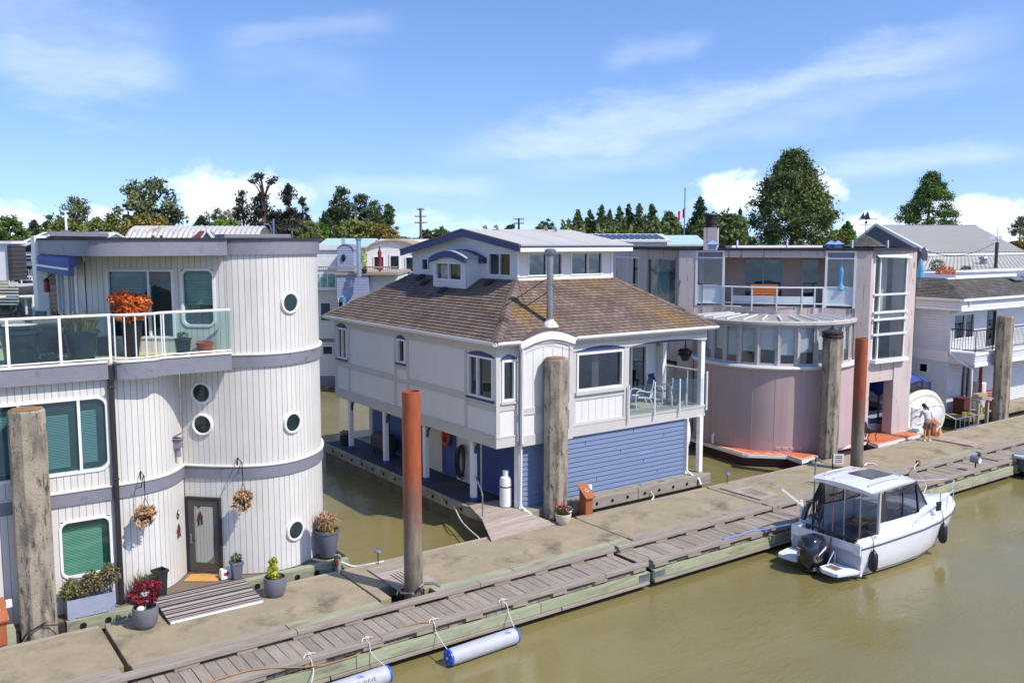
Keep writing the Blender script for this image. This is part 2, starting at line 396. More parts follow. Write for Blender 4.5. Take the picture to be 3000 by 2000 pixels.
# timber walkway floats with raised bull rails on blocks
for i, (a, b, lab) in enumerate([(-9, 16.78, 'grey plank walkway float with bull rails nearest the camera, fenders tied to it'), (16.88, 36.75, 'grey plank walkway float the white motorboat is moored to'), (36.9, 62, 'far plank walkway float on the right beyond the boat')]):
    d = thing('timber_dock', lab, 'dock', ((a+b)/2, 17.9, 0), 'timber plank docks')
    p = MB(); x = a+.02
    while x < b-.05:
        w = .245+rnd.uniform(-.008, .008); e = min(x+w, b-.01); dz = rnd.uniform(-.006, .006)
        p.box(x, e, 17.2+rnd.uniform(-.015, .015), 18.62+rnd.uniform(-.02, .02), .0+dz, .048+dz); x = e+.017
    p.build('deck_planks', m_plank, d)
    for yy, w in ((17.1, .2), (18.5, .2)):
        x = a+.03; xb = a+.1
        while x < b-.2:
            L = rnd.uniform(3.2, 5.0); e = min(x+L, b-.03)
            if b-e < .8: e = b-.03
            o_ = rnd.uniform(-.012, .012)
            rr = MB().box(x, e-.012, yy+o_, yy+w+o_, .145, .255).build('bull_rail', m_timber, d, bevel=.012); x = e
            while xb < e-.1:
                MB().box(xb, min(xb+.42+.1*rnd.random(), b-.05), yy+.012, yy+w-.012, .05, .1435).build('rail_block', m_timber, rr, bevel=.008); xb += 1.32+rnd.uniform(-.1, .1)
    f = MB(); x = a+.03
    while x < b-.2:
        e = min(x+rnd.uniform(3.5, 5.5), b-.03)
        f.box(x, e-.014, 17.06, 17.19, -.25, -.006); x = e
    f.build('fascia_board', m_green, d, bevel=.008)
    f = MB(); x = a+.03
    while x < b-.2:
        e = min(x+rnd.uniform(4, 6.5), b-.03)
        f.box(x, e-.03, 17.03, 17.2, -.34, -.262); x = e
    f.build('rub_board', m_timber, d, bevel=.008)
    MB().box(a+.05, b-.05, 18.66, 18.8, -.3, .0).build('inner_stringer', m_dark, d)
    MB().box(a+.1, b-.1, 17.3, 18.55, -.8, -.03).build('float_tub', m_black, d)
    if i == 0: MB().box(16.35, 16.74, 17.045, 17.058, -.2, -.04).box(16.35, 16.74, 17.0, 17.0585, -.03, -.022).build('hinge_plate', m_galv, d)
    if i == 1:
        MB().box(16.92, 17.3, 17.045, 17.058, -.2, -.04).cyl((16.84, 17.03, -.2), (16.84, 17.03, -.02), .03).build('hinge_plate', m_galv, d)
        MB().box(33.0, 33.14, 18.9, 19.03, -.4, .36).build('end_post', mat('brown_post', S(128, 96, 58), .85, var=.2, stretch=(4, 4, .5)), d, bevel=.01)

# pilings
def pile_conc(x, y, lab, seed, r=.385, top=5.17):
    rr = random.Random(seed)
    m = mat('piling_concrete', S(166, 154, 134), .92, var=.2, scale=1.6, spots=[(S(116, 106, 94), 1.3, .48, .66, (2.5, 2.5, .5)), (S(72, 68, 62), 4, .54, .66, (1.5, 1.5, .4)), (S(60, 56, 52), 14, .6, .7), (S(188, 180, 166), .9, .6, .72, (2, 2, .5))], bump=.03, bscale=22)
    t_ = thing('concrete_piling', lab, 'piling', (x, y, -.5), 'octagonal concrete pilings')
    b = MB(); rows = []
    for z in [-1.2, -.4]+[q*.4 for q in range(0, 13)]+[top-.1, top-.03, top]:
        k = .93 if z >= top-.005 else 1
        rows.append([(x+k*(r+rr.uniform(-.006, .006))*math.cos(pi/8+q*pi/4)/math.cos(pi/8)*.96, y+k*(r+rr.uniform(-.006, .006))*math.sin(pi/8+q*pi/4)/math.cos(pi/8)*.96, z+(rr.uniform(-.02, .02) if z > top-.05 else 0)) for q in range(8)])
    b.rings(rows); b.build('shaft', m, t_, bevel=.02)
    c = MB(); c.lathe([(r*.8, top-.02), (r*.84, top+.02), (r*.7, top+.035), (.05, top+.04)], (x, y, 0), 10)
    c.build('crumbled_top', mat('rusty_concrete', S(150, 116, 80), .95, var=.3, scale=6, bump=.05, bscale=18), t_)
    return t_
pl = pile_conc(2.66, 22.46, 'octagonal concrete piling at the left in front of the green glass windows', 1)
MB().tube([(2.75, 22.03, .35), (2.35, 22.0, .2), (2.2, 22.3, -.2)], .018, 6).tube([(2.6, 22.04, .3), (3.1, 22.02, .22)], .014, 6).build('steel_tie', m_bolt, pl)
pile_conc(17.7, 22.42, 'mottled concrete piling beside the grey ramp in front of the blue clapboard wall', 2, top=5.2)
p3 = pile_conc(32.15, 22.4, 'concrete piling with dark bands around its top in front of the pink round bay', 3, top=5.1)
MB().lathe([(.4, 0), (.43, .02), (.43, .1), (.39, .14), (.42, .18), (.42, .25), (.36, .3), (.1, .36), (.04, .5), (.02, .52)], (32.15, 22.4, 4.95), 12).build('worn_cap', m_dark, p3)
p4 = pile_conc(46.3, 22.34, 'concrete piling at the right in front of the black balcony railing', 4)
def pile_steel(x, y, lab, seed, top=5.2, r=.235):
    m = MATS.get('piling_steel')
    if not m:
        m = bpy.data.materials.new('piling_steel'); m.use_nodes = True; MATS['piling_steel'] = m
        t = NT(m.node_tree); p = m.node_tree.nodes['Principled BSDF']; g = t.n('ShaderNodeNewGeometry').outputs['Position']
        tc = t.n('ShaderNodeTexCoord').outputs['Object']
        sx = t.n('ShaderNodeSeparateXYZ'); t.l(g, sx.inputs[0]); z = sx.outputs[2]
        nz = t.noise(tc, 3, 5, .65, (2, 2, .5)); zz = t.math('ADD', z, t.math('MULTIPLY', t.math('SUBTRACT', nz, .5), 2.2))
        c = t.mix(t.maprange(t.noise(tc, 5, 5, .7, (1, 1, .3)), .35, .65, 0, 1), S(172, 88, 48), S(150, 72, 42))
        c = t.mix(t.maprange(zz, 3.3, 2.3, 0, 1, True), c, S(126, 88, 72))
        g2 = t.mix(t.maprange(t.noise(tc, 4, 5, .7, (2, 2, .3)), .4, .65, 0, 1), S(142, 128, 110), S(104, 94, 82))
        c = t.mix(t.maprange(zz, 2.3, 1.5, 0, 1, True), c, g2); c = t.mix(t.maprange(zz, .6, .1, 0, 1, True), c, S(104, 94, 80))
        t.l(c, p.inputs['Base Color']); p.inputs['Roughness'].default_value = .62
        bn = t.n('ShaderNodeBump'); bn.inputs['Distance'].default_value = .01; t.l(t.noise(tc, 30, 4, .6), bn.inputs['Height']); t.l(bn.outputs[0], p.inputs['Normal'])
    d = thing('steel_piling', lab, 'piling', (x, y, -.5), 'rusty steel pilings')
    b = MB(); n = 28
    b.rings([[(x+rr*math.cos(q*2*pi/n), y+rr*math.sin(q*2*pi/n), z) for q in range(n)] for rr, z in [(r, -1.5), (r, 1), (r, 3), (r, top-.01), (r-.008, top), (r-.025, top), (r-.03, top-.5)]], caps=False)
    b.build('pipe', m, d, smooth=True); MB().cyl((x, y, top-.52), (x, y, top-.49), r-.028, n=20).build('pipe_plug', mat('rust_inside', S(92, 40, 24), .9), d)
    h = MB(); h.tube([(x+.42, y-.62, .26), (x+.3, y-.5, .34), (x+.1, y-.36, .34), (x-.02, y-.36, .27)], .03, 6); h.tube([(x-.35, y-.62, .26), (x-.38, y-.1, .1), (x-.28, y+.22, .06), (x, y+.3, .06), (x+.3, y+.2, .06)], .028, 6)
    h.build('steel_hoop', m_galv, d)
    return d
pile_steel(10.8, 19.5, 'rust orange steel piling standing through the dock left of the blue trimmed house', 1)
pile_steel(31.0, 20.3, 'rust orange steel piling behind the white motorboat roof', 2)
# ------------------------------------------------------------ shared building helpers
m_white = mat('white_paint', S(220, 217, 212), .55, var=.05, scale=2, spots=[(S(205, 203, 200), 1.2, .6, .8, (2, 2, .6))])
m_white2 = mat('white_trim', S(232, 231, 228), .45, var=.04)
m_offw = mat('cream_trim', S(212, 206, 196), .6, var=.06, scale=2)
m_wb = mat('white_boards', S(214, 210, 203), .55, var=.05, scale=1.5, island=.035, spots=[(S(200, 194, 186), .9, .56, .8, (3, 3, .35)), (S(188, 180, 168), 2.2, .66, .84, (4, 4, .3))])
m_groove = mat('board_groove', S(150, 146, 142), .9, var=.1)
m_gband = mat('grey_band_paint', S(128, 128, 138), .55, var=.08, scale=2.5, spots=[(S(108, 107, 116), 3, .58, .7), (S(158, 157, 162), 7, .66, .76)], bump=.004, bscale=12)
m_roofk = mat('black_roof_felt', S(48, 48, 52), .85, var=.2)
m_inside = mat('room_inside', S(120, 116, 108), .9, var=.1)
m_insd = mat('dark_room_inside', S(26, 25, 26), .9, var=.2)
m_blind = mat('blind_slats', S(214, 220, 214), .6, var=.03)
m_curt = mat('curtain', S(206, 200, 192), .85, var=.1, scale=4, stretch=(6, 6, .4))
g_green = glass('green_glass', (.5, .8, .68), 1.3, body=S(70, 128, 110)+(.22,))
g_blue = glass('blue_green_glass', (.44, .7, .72), 1.5, body=S(72, 118, 122)+(.26,))
g_clear = glass('clear_glass', (.80, .86, .86), 1.8)
g_rail = glass('rail_glass', (.60, .80, .78), 1.0)
g_dark = glass('dark_glass', (.30, .33, .34), 1.9)
m_port = mat('porthole_glass', (.015, .03, .03), .06, var=.5, scale=2)
m_steelw = mat('white_metal', S(232, 232, 230), .35, var=.03)

def cells(s0, s1, z0, z1, holes):
    zs = sorted({z0, z1} | {min(max(h[k], z0), z1) for h in holes for k in (2, 3) if h[0] < s1-1e-6 and h[1] > s0+1e-6})
    out = []; run = None
    for a, b in zip(zs, zs[1:]):
        m_ = (a+b)/2
        if any(h[0] < s1-1e-6 and h[1] > s0+1e-6 and h[2] < m_ < h[3] for h in holes): run = None; continue
        if run is not None: out[run][1] = b
        else: out.append([a, b]); run = len(out)-1
    return out
def plank_wall(M, s0, s1, z0, z1, holes=(), pitch=.15, parent=None, m=None, mg=None, gap=.012, name='wall'):
    """vertical boards with open grooves between them, window openings really left open"""
    edges = []; s = s0
    while s < s1-1e-6: edges.append(s); s += pitch
    br = sorted(set([round(e, 4) for e in edges]+[s1]+[round(h[k], 4) for h in holes for k in (0, 1) if s0 < h[k] < s1]))
    es = {round(e, 4) for e in edges}
    w = MB(M); g = MB(M)
    for a, b in zip(br, br[1:]):
        if b-a < .002: continue
        for za, zb in cells(a, b, z0, z1, holes):
            a2 = a+(gap if a in es and b-a > 2*gap else 0)
            w.add([(a2, 0, za), (b, 0, za), (b, 0, zb), (a2, 0, zb), (a2, -.014, za), (b, -.014, za), (b, -.014, zb), (a2, -.014, zb)], [(0, 1, 2, 3), (0, 3, 7, 4), (1, 5, 6, 2)])
            g.quad((a, -.012, za), (b, -.012, za), (b, -.012, zb), (a, -.012, zb))
    o = w.build(name, m or m_wb, parent); g.build('wall_backing', mg or m_groove, o); return o
def flat_wall(M, s0, s1, z0, z1, holes=(), parent=None, m=None, name='wall'):
    br = sorted({s0, s1} | {h[k] for h in holes for k in (0, 1) if s0 < h[k] < s1}); w = MB(M)
    for a, b in zip(br, br[1:]):
        for za, zb in cells(a, b, z0, z1, holes): w.quad((a, 0, za), (b, 0, za), (b, 0, zb), (a, 0, zb))
    return w.build(name, m or m_white, parent)
def lap_wall(M, s0, s1, z0, z1, h=.15, d=.02, holes=(), parent=None, m=None, name='wall'):
    """overlapping horizontal boards, each with its own lower edge"""
    w = MB(M); z = z0
    while z < z1-1e-4:
        zt = min(z+h, z1); br = sorted({s0, s1} | {q[k] for q in holes for k in (0, 1) if s0 < q[k] < s1})
        for a, b in zip(br, br[1:]):
            if any(q[0] < b-1e-6 and q[1] > a+1e-6 and q[2] < (z+zt)/2 < q[3] for q in holes): continue
            w.add([(a, d, z), (b, d, z), (b, .002, zt), (a, .002, zt), (a, 0, z), (b, 0, z), (b, 0, zt), (a, 0, zt)], [(0, 1, 2, 3), (0, 4, 5, 1), (0, 3, 7, 4), (1, 5, 6, 2)])
        z = zt
    return w.build(name, m or m_white, parent)
def rrect(x0, x1, z0, z1, r, n=6):
    P = []
    for cx, cz, a0 in ((x1-r, z0+r, -pi/2), (x1-r, z1-r, 0), (x0+r, z1-r, pi/2), (x0+r, z0+r, pi)):
        for k in range(n+1): P.append((cx+r*math.cos(a0+k*pi/2/n), cz+r*math.sin(a0+k*pi/2/n)))
    return P
def window(parent, M, s0, s1, z0, z1, mull=(), trans=(), fm=None, fw=.06, proud=.03, rec=.06, gm=None, rad=0, blind=None, curtain=None, name='window', depth=.1, inside=None):
    fm = fm or m_white2; gm = gm or g_dark
    f = MB(M)
    if rad:
        i = rrect(s0, s1, z0, z1, rad); o = rrect(s0-fw, s1+fw, z0-fw, z1+fw, rad+fw); n = len(i)
        f.rings([[(p[0], -depth, p[1]) for p in i], [(p[0], proud, p[1]) for p in i], [(p[0], proud, p[1]) for p in o], [(p[0], -.005, p[1]) for p in o]], caps=False)
        sq = []
        for p in i: sq.append((s0-.02 if p[0] < (s0+s1)/2 else s1+.02, z0-.02 if p[1] < (z0+z1)/2 else z1+.02))
        # corner fillers between the square opening and the rounded frame
        for k in range(n):
            q = (k+1) % n; f.add([(i[k][0], -.02, i[k][1]), (i[q][0], -.02, i[q][1]), (sq[k][0], -.021, sq[k][1])], [(0, 1, 2)])
    else:
        f.box(s0, s0+fw, -depth, proud, z0, z1).box(s1-fw, s1, -depth, proud, z0, z1)
        f.box(s0+fw, s1-fw, -depth, proud, z0, z0+fw).box(s0+fw, s1-fw, -depth, proud, z1-fw, z1)
    a = 0 if rad else fw
    for k in mull: f.box(k-fw*.45, k+fw*.45, -depth+.01, proud-.008, z0+a, z1-a)
    for k in trans: f.box(s0+a, s1-a, -depth+.02, proud-.014, k-fw*.4, k+fw*.4)
    fo = f.build(name, fm, parent, smooth=bool(rad), bevel=0 if rad else .006)
    MB(M).quad((s0, -rec, z0), (s1, -rec, z0), (s1, -rec, z1), (s0, -rec, z1)).build('pane', gm, fo)
    if blind:
        b = MB(M)
        for (a0, a1, zt, zb) in blind:
            z = zt
            while z > zb: b.add([(a0, -.2, z), (a1, -.2, z), (a1, -.165, z-.022), (a0, -.165, z-.022)], [(0, 1, 2, 3)]); z -= .038
        b.build('blind', m_blind, fo)
    if curtain:
        c = MB(M)
        for (a0, a1, zb, zt) in curtain:
            n = max(4, int((a1-a0)/.05)); c.grid([[(a0+(a1-a0)*k/n, -.18-.025*math.sin(k*1.9), z) for k in range(n+1)] for z in (zb, zt)])
        c.build('curtain', m_curt, fo, smooth=True, autos=80)
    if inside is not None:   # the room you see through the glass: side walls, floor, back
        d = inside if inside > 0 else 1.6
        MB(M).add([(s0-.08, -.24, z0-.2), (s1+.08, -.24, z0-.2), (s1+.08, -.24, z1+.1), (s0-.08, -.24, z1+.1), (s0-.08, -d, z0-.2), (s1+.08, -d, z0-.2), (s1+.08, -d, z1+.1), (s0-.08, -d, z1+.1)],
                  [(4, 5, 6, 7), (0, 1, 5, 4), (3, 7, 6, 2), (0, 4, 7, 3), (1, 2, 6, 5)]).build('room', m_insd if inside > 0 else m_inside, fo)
    return fo

# ------------------------------------------------------------ the curvy white house
H1 = thing('float_house', 'curvy white house of vertical boards with portholes, grey bands and the number 6', 'house', (5, 25, .1), 'float homes')
LM = spline([(4.52, 22.9), (5.06, 22.93), (5.65, 23.12), (6.04, 23.45), (6.42, 23.98)], .15)
LT = spline([(6.44, 24.02), (7.05, 23.42), (7.69, 22.95), (8.38, 22.7), (9.13, 22.82), (9.95, 23.42), (10.5, 24.4), (10.8, 25.6), (10.9, 27.2), (10.9, 33)], .15)
UT = spline([(7.45, 23.1), (7.69, 22.95), (8.38, 22.7), (9.13, 22.82), (9.95, 23.42), (10.5, 24.4), (10.8, 25.6), (10.9, 27.2), (10.9, 33)], .15)
def nrm(P, i):
    d = (Vector(P[min(i+1, len(P)-1)])-Vector(P[max(i-1, 0)])).normalized(); return Vector((d.y, -d.x))
def curved_planks(P, z0, z1, parent, name='wall'):
    w = MB(); g = MB(); N = [nrm(P, i) for i in range(len(P))]
    for i in range(len(P)-1):
        a, b = P[i], P[i+1]; t_ = (b-a).normalized(); a2 = a+t_*.012
        n = N[i]; n2 = N[i+1]
        bb = b-n2*.013; aa = a2-n*.013
        w.add([(a2.x, a2.y, z0), (b.x, b.y, z0), (b.x, b.y, z1), (a2.x, a2.y, z1), (aa.x, aa.y, z0), (bb.x, bb.y, z0), (bb.x, bb.y, z1), (aa.x, aa.y, z1)], [(0, 1, 2, 3), (0, 3, 7, 4), (1, 5, 6, 2)])
        ag = a-n*.012; bg_ = b-n2*.012
        g.quad((ag.x, ag.y, z0), (bg_.x, bg_.y, z0), (bg_.x, bg_.y, z1), (ag.x, ag.y, z1))
    o = w.build(name, m_wb, parent); g.build('wall_backing', m_groove, o); return o
def band(P, z0, z1, out, m, parent, name, lip=None):
    N = [nrm(P, i) for i in range(len(P))]
    ring = lambda d, z: [(p.x+n.x*d, p.y+n.y*d, z) for p, n in zip(P, N)]
    o = MB().grid([ring(-.03, z0), ring(out, z0), ring(out, z1), ring(-.03, z1)]).build(name, m, parent, smooth=True)
    if lip: MB().grid([ring(out-.02, z1), ring(out+.025, z1+.001), ring(out+.025, z1+lip), ring(-.02, z1+lip+.02)]).build('band_cap', m_offw, o, smooth=True)
    return o
curved_planks(LM, .12, 5.66, H1); curved_planks(LT, .12, 5.66, H1, 'tower_wall'); curved_planks(UT, 5.95, 8.56, H1, 'upper_tower_wall')
FL = frame((-8, 22.9, 0), (1, 0, 0))
holes = [(8+2.3-1.5, 8+4.40, 3.5, 5.24), (11.3-.02, 8+4.36, .98, 2.34)]
plank_wall(FL, 0, 12.52, .12, 5.66, holes, parent=H1)
P2 = lambda pts: [Vector(p) for p in pts]
FLAT = P2([(-8, 22.9), (-2, 22.9), (4.45, 22.9)])
for P, nm in ((FLAT, 'grey_belt'), (LM, 'grey_belt'), (LT, 'grey_belt')): band(P, 2.72, 3.03, .045, m_gband, H1, nm, lip=.03)
band(UT, 5.66, 5.97, .06, m_gband, H1, 'grey_belt', lip=.03)
band(UT, 8.56, 8.93, .07, m_gband, H1, 'roof_fascia')
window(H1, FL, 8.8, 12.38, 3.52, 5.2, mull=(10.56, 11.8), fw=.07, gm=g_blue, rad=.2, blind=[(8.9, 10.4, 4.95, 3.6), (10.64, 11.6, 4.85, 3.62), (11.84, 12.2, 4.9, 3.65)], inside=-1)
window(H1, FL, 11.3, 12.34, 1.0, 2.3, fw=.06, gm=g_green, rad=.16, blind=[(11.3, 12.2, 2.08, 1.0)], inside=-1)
# portholes sit square to the curve of the wall
def porthole(P, x, z, r, zlim=None):
    i = min(range(len(P)), key=lambda k: abs(P[k].x-x)+(9 if P[k].y > 25 else 0)); p, n = P[i], nrm(P, i)
    M = frame((p.x, p.y, z), (-n.y, n.x, 0), (n.x, n.y, 0))
    o = MB(M); k = 32
    pr = [(r*.86, .012), (r*.9, .05), (r, .06), (r*1.12, .045), (r*1.16, -.05)]
    o.rings([[(q*math.cos(a*2*pi/k), d, q*math.sin(a*2*pi/k)) for a in range(k)] for q, d in pr], caps=False)
    w = o.build('porthole', m_white2, H1, smooth=True)
    d = MB(M); d.poly([(r*.9*math.cos(a*2*pi/k), .02, r*.9*math.sin(a*2*pi/k)) for a in range(k)]); d.build('pane', m_port, w)
porthole(UT, 8.97, 7.29, .26); porthole(LT, 8.97, 4.08, .26); porthole(LT, 8.97, 1.12, .26); porthole(LT, 6.9, 4.98, .26); porthole(LT, 6.9, 4.14, .26)
# ground floor door in the tower beside the wave
p0 = Vector((6.5, 23.97)); p1 = Vector((7.13, 23.31)); u_ = (p1-p0).normalized()
FD = frame((p0.x, p0.y, 0), (u_.x, u_.y, 0))
m_doorg = mat('dark_grey_door', S(76, 72, 72), .35, var=.05)
fr_ = MB(FD).box(-.03, .03, -.05, .075, .12, 2.2).box(.89, .95, -.05, .075, .12, 2.2).box(.03, .89, -.05, .075, 2.13, 2.2).build('door_frame', mat('dark_door_trim', S(40, 38, 40), .5), H1, bevel=.006)
dr = MB(FD).box(.03, .2, .02, .06, .16, 2.13).box(.76, .89, .02, .06, .16, 2.13).box(.2, .76, .02, .06, .16, .42).box(.2, .76, .02, .06, 1.95, 2.13).build('door', m_doorg, H1, bevel=.008)
MB(FD).quad((.2, .045, .42), (.76, .045, .42), (.76, .045, 1.95), (.2, .045, 1.95)).build('pane', mat('mirror_glass', (.42, .46, .45), .03, metal=.95, var=.04), dr)
MB(FD).box(.09, .13, .06, .09, 1.02, 1.2).tube([(.11, .09, 1.0), (.11, .12, .98), (.18, .12, .98)], .014).build('handle', m_galv, dr)
MB(FD).box(.0, .92, -.05, .1, .1, .155).build('door_sill', m_galv, H1)
fl6 = LM[int(len(LM)*.74)]; n6 = nrm(LM, int(len(LM)*.74)); F6 = frame((fl6.x, fl6.y, 0), (-n6.y, n6.x, 0), (n6.x, n6.y, 0))
m_num = mat('black_numeral', S(52, 46, 44), .5)
text('6', .36, m_num, 'house_number', H1, F6 @ Matrix.Translation((0, .012, 1.86)) @ Matrix.Rotation(pi/2, 4, 'X') @ Matrix.Rotation(pi, 4, 'Y') if False else F6 @ Matrix.Translation((0, .012, 1.86)) @ Matrix(((1, 0, 0, 0), (0, 0, 1, 0), (0, 1, 0, 0), (0, 0, 0, 1))))
lm_ = MB(F6); lm_.box(-.09, .1, 0, .17, 3.62, 3.86).box(-.13, .13, 0, .22, 3.86, 3.885); lm_.obox((.0, .12, 3.98), (.24, .26, .04), rx=.5); lm_.lathe([(.07, 3.4), (.06, 3.62)], (0, .09, 0), 10); lm_.build('wall_lamp', m_gband, H1, bevel=.008)
MB(FD).box(-.16, -.1, .0, .04, 1.16, 1.32).build('door_bell', m_black, H1)
# balcony with its fascia, curving out over the wave
bal = P2([(-8, 22.73), (4.46, 22.73)]); bump_ = spline([(4.6, 22.72), (4.66, 22.56), (4.9, 22.5), (5.3, 22.5), (5.55, 22.58), (5.72, 22.72), (6.3, 22.73), (7.42, 22.73)], .12)
band(bal, 5.66, 6.05, .0, m_gband, H1, 'balcony_fascia', lip=.035); band(bump_, 5.64, 6.05, .0, m_gband, H1, 'balcony_fascia', lip=.035)
fl = MB(); pts = [(p.x, p.y+.03) for p in bal]+[(p.x, p.y+.03) for p in bump_]+[(7.5, 24.2), (7.5, 33), (-8, 33)]
fl.prism(pts, 5.7, 6.04); fl.build('balcony_deck', mat('balcony_vinyl', S(186, 186, 148), .7, var=.1), H1)
MB().box(4.46, 4.6, 22.72, 22.95, 5.6, 6.0).box(4.47, 4.58, 22.74, 22.86, .12, 5.6).box(4.45, 4.6, 22.73, 22.87, 5.42, 5.47).box(4.45, 4.6, 22.73, 22.87, 3.2, 3.24).build('downspout', mat('dark_brown_metal', S(44, 38, 40), .5, var=.1), H1, bevel=.01)
rl = thing('glass_railing', 'white balcony railing of glass panels with a barred bulge on the curvy house', 'railing', (4, 22.8, 6.05))
tr_ = MB(); tr_.tube([(-8, 22.8, 7.17), (4.5, 22.8, 7.17)], .034, 8); b2 = [Vector((p.x, p.y+.08)) for p in bump_]
tr_.tube([(4.5, 22.8, 7.17)]+[(p.x, p.y, 7.17) for p in b2 if p.x < 7.37]+[(7.42, 22.82, 7.17)], .034, 8)
tr_.build('top_rail', m_steelw, rl, smooth=True)
MB().tube([(-8, 22.8, 6.14), (4.5, 22.8, 6.14)], .02, 6).tube([(p.x, p.y, 6.14) for p in b2]+[(7.42, 22.82, 6.14)], .02, 6).build('bottom_rail', m_steelw, rl, smooth=True)
for x in [4.54-1.06*k for k in range(12)]: MB().box(x-.03, x+.03, 22.775, 22.825, 6.04, 7.16).build('post', m_steelw, rl)
for k, p in enumerate([q for q in b2 if 4.6 < q.x < 5.75]):
    if k % 2 == 0: MB().cyl((p.x, p.y, 6.12), (p.x, p.y, 7.16), .018, n=8).build('baluster', m_steelw, rl)
for x in (5.78, 6.35, 6.98): MB().box(x-.016, x+.016, 22.79, 22.83, 6.04, 7.16 if x < 6 else 6.14).build('post', m_steelw, rl)
for x in [4.54-1.06*k for k in range(12)]: MB().quad((x-1.02, 22.8, 6.18), (x-.04, 22.8, 6.18), (x-.04, 22.8, 7.13), (x-1.02, 22.8, 7.13)).build('glass_panel', g_rail, rl)
MB().quad((5.8, 22.81, 6.18), (7.42, 22.81, 6.18), (7.42, 22.81, 7.13), (5.8, 22.81, 7.13)).build('glass_panel', g_rail, rl)
# upper room behind the balcony
P0 = Vector((4.53, 25.3)); P1 = Vector((7.45, 23.1)); ud = (P1-P0).normalized(); FU = frame((P0.x, P0.y, 0), (ud.x, ud.y, 0)); LU = (P1-P0).length
plank_wall(FU, 0, LU, 6.04, 8.6, [(.54, 2.29, 6.4, 8.19), (2.5, 3.33, 6.74, 8.18)], parent=H1)
window(H1, FU, 2.53, 3.3, 6.77, 8.15, fw=.06, gm=g_green, rad=.14, blind=[(2.56, 3.26, 8.1, 7.3)], inside=1.2)
sd_ = window(H1, FU, .54, 2.29, 6.4, 8.19, mull=(1.63,), fw=.06, gm=g_blue, name='sliding_door', inside=2.2, blind=[(.62, 1.4, 8.1, 6.9)])
MB(FU).box(1.66, 2.23, -.1, -.02, 7.86, 8.1).box(1.66, 2.23, -.08, .0, 7.82, 7.855).build('roller_screen', mat('grey_screen', S(120, 118, 122), .6), sd_)
FS = frame((4.5, 29.6, 0), (0, -1, 0), (-1, 0, 0))
plank_wall(FS, 0, 4.3, 6.04, 8.6, [(.35, 1.6, 6.2, 8.2), (2.0, 3.7, 6.5, 8.2)], parent=H1)
window(H1, FS, .35, 1.6, 6.2, 8.2, mull=(.95,), gm=g_blue, name='patio_door', inside=2); window(H1, FS, 2.0, 3.7, 6.5, 8.2, mull=(2.6, 3.15), gm=g_blue, inside=2)
fasc = spline([(4.1, 29.6), (4.1, 28), (4.1, 25.2), (4.14, 23.9), (4.35, 23.25), (4.9, 22.92), (5.8, 22.82), (7.4, 22.82)], .2)
N_ = [nrm(fasc, i) for i in range(len(fasc))]
band(fasc, 8.55, 8.93, .02, m_gband, H1, 'roof_fascia')
band(fasc, 8.931, 8.99, .06, m_roofk, H1, 'roof_edge'); band(UT, 8.931, 8.99, .11, m_roofk, H1, 'roof_edge')
rp = [(p.x, p.y) for p in fasc]+[(p.x, p.y) for p in UT]
MB().prism(rp, 8.57, 8.6).prism(rp, 8.92, 8.96).build('roof', m_roofk, H1)
sb = MB().prism([(7.6, 23.6), (9.4, 23.55), (9.7, 24.6), (7.7, 24.7)], 8.96, 9.09).build('roof_hatch', m_gband, H1, bevel=.01)
m_awn = mat('blue_awning_cloth', S(76, 90, 146), .7, var=.08, scale=4)
aw = MB().tube([(4.12, 24.4, 8.4), (4.12, 29.4, 8.4)], .13, 12).build('awning', m_awn, H1, smooth=True)
MB().add([(4.02, 24.4, 8.34), (4.02, 29.4, 8.34), (3.98, 29.4, 8.06), (3.98, 24.4, 8.06), (4.12, 24.4, 8.27), (4.12, 29.4, 8.27), (4.08, 29.4, 8.03), (4.08, 24.4, 8.03)], [(0, 1, 2, 3), (7, 6, 5, 4), (0, 3, 7, 4), (1, 5, 6, 2), (2, 6, 7, 3)]).build('awning_valance', m_awn, aw)
MB().box(3.93, 3.985, 24.35, 29.45, 8.2, 8.25).build('awning_bar', m_white2, aw)
MB().box(3.98, 4.3, 29.62, 30.3, 6.04, 9.06).build('end_post', m_white2, H1, bevel=.02)
dp = MB().tube([(4.3, 25.3, 8.5), (4.3, 25.3, 6.9), (4.36, 25.0, 6.7), (4.36, 24.9, 6.3)], .035, 8).build('white_downpipe', m_steelw, H1, smooth=True)
# float under the house
MB().box(-9, 10.3, 22.56, 35, -.7, .1).build('float_deck', mat('float_deck_wood', S(118, 104, 90), .9, var=.25, scale=3, stretch=(1, 5, 1)), H1)
for a, b in ((3.22, 4.72), (7.4, 10.36)): bolts(MB().box(a, b, 22.36, 22.555, -.24, .12 if a < 5 else .16).build('float_timber', m_green, H1, bevel=.015), [a+.35+k*.55 for k in range(int((b-a-.4)/.55)+1)], 22.36, -.05)
MB().box(-9, 3.2, 22.42, 22.555, -.6, .06).box(4.75, 7.38, 22.42, 22.555, -.5, .08).build('float_face', m_dark, H1)
MB().box(1.86, 2.16, 22.12, 22.54, -.28, .3).box(-1, 1.85, 22.2, 22.54, -.3, .22).build('step_block', m_green, H1, bevel=.01)
MB().box(10.3, 10.4, 22.6, 35, -.45, .14).build('side_timber', m_dark, H1)
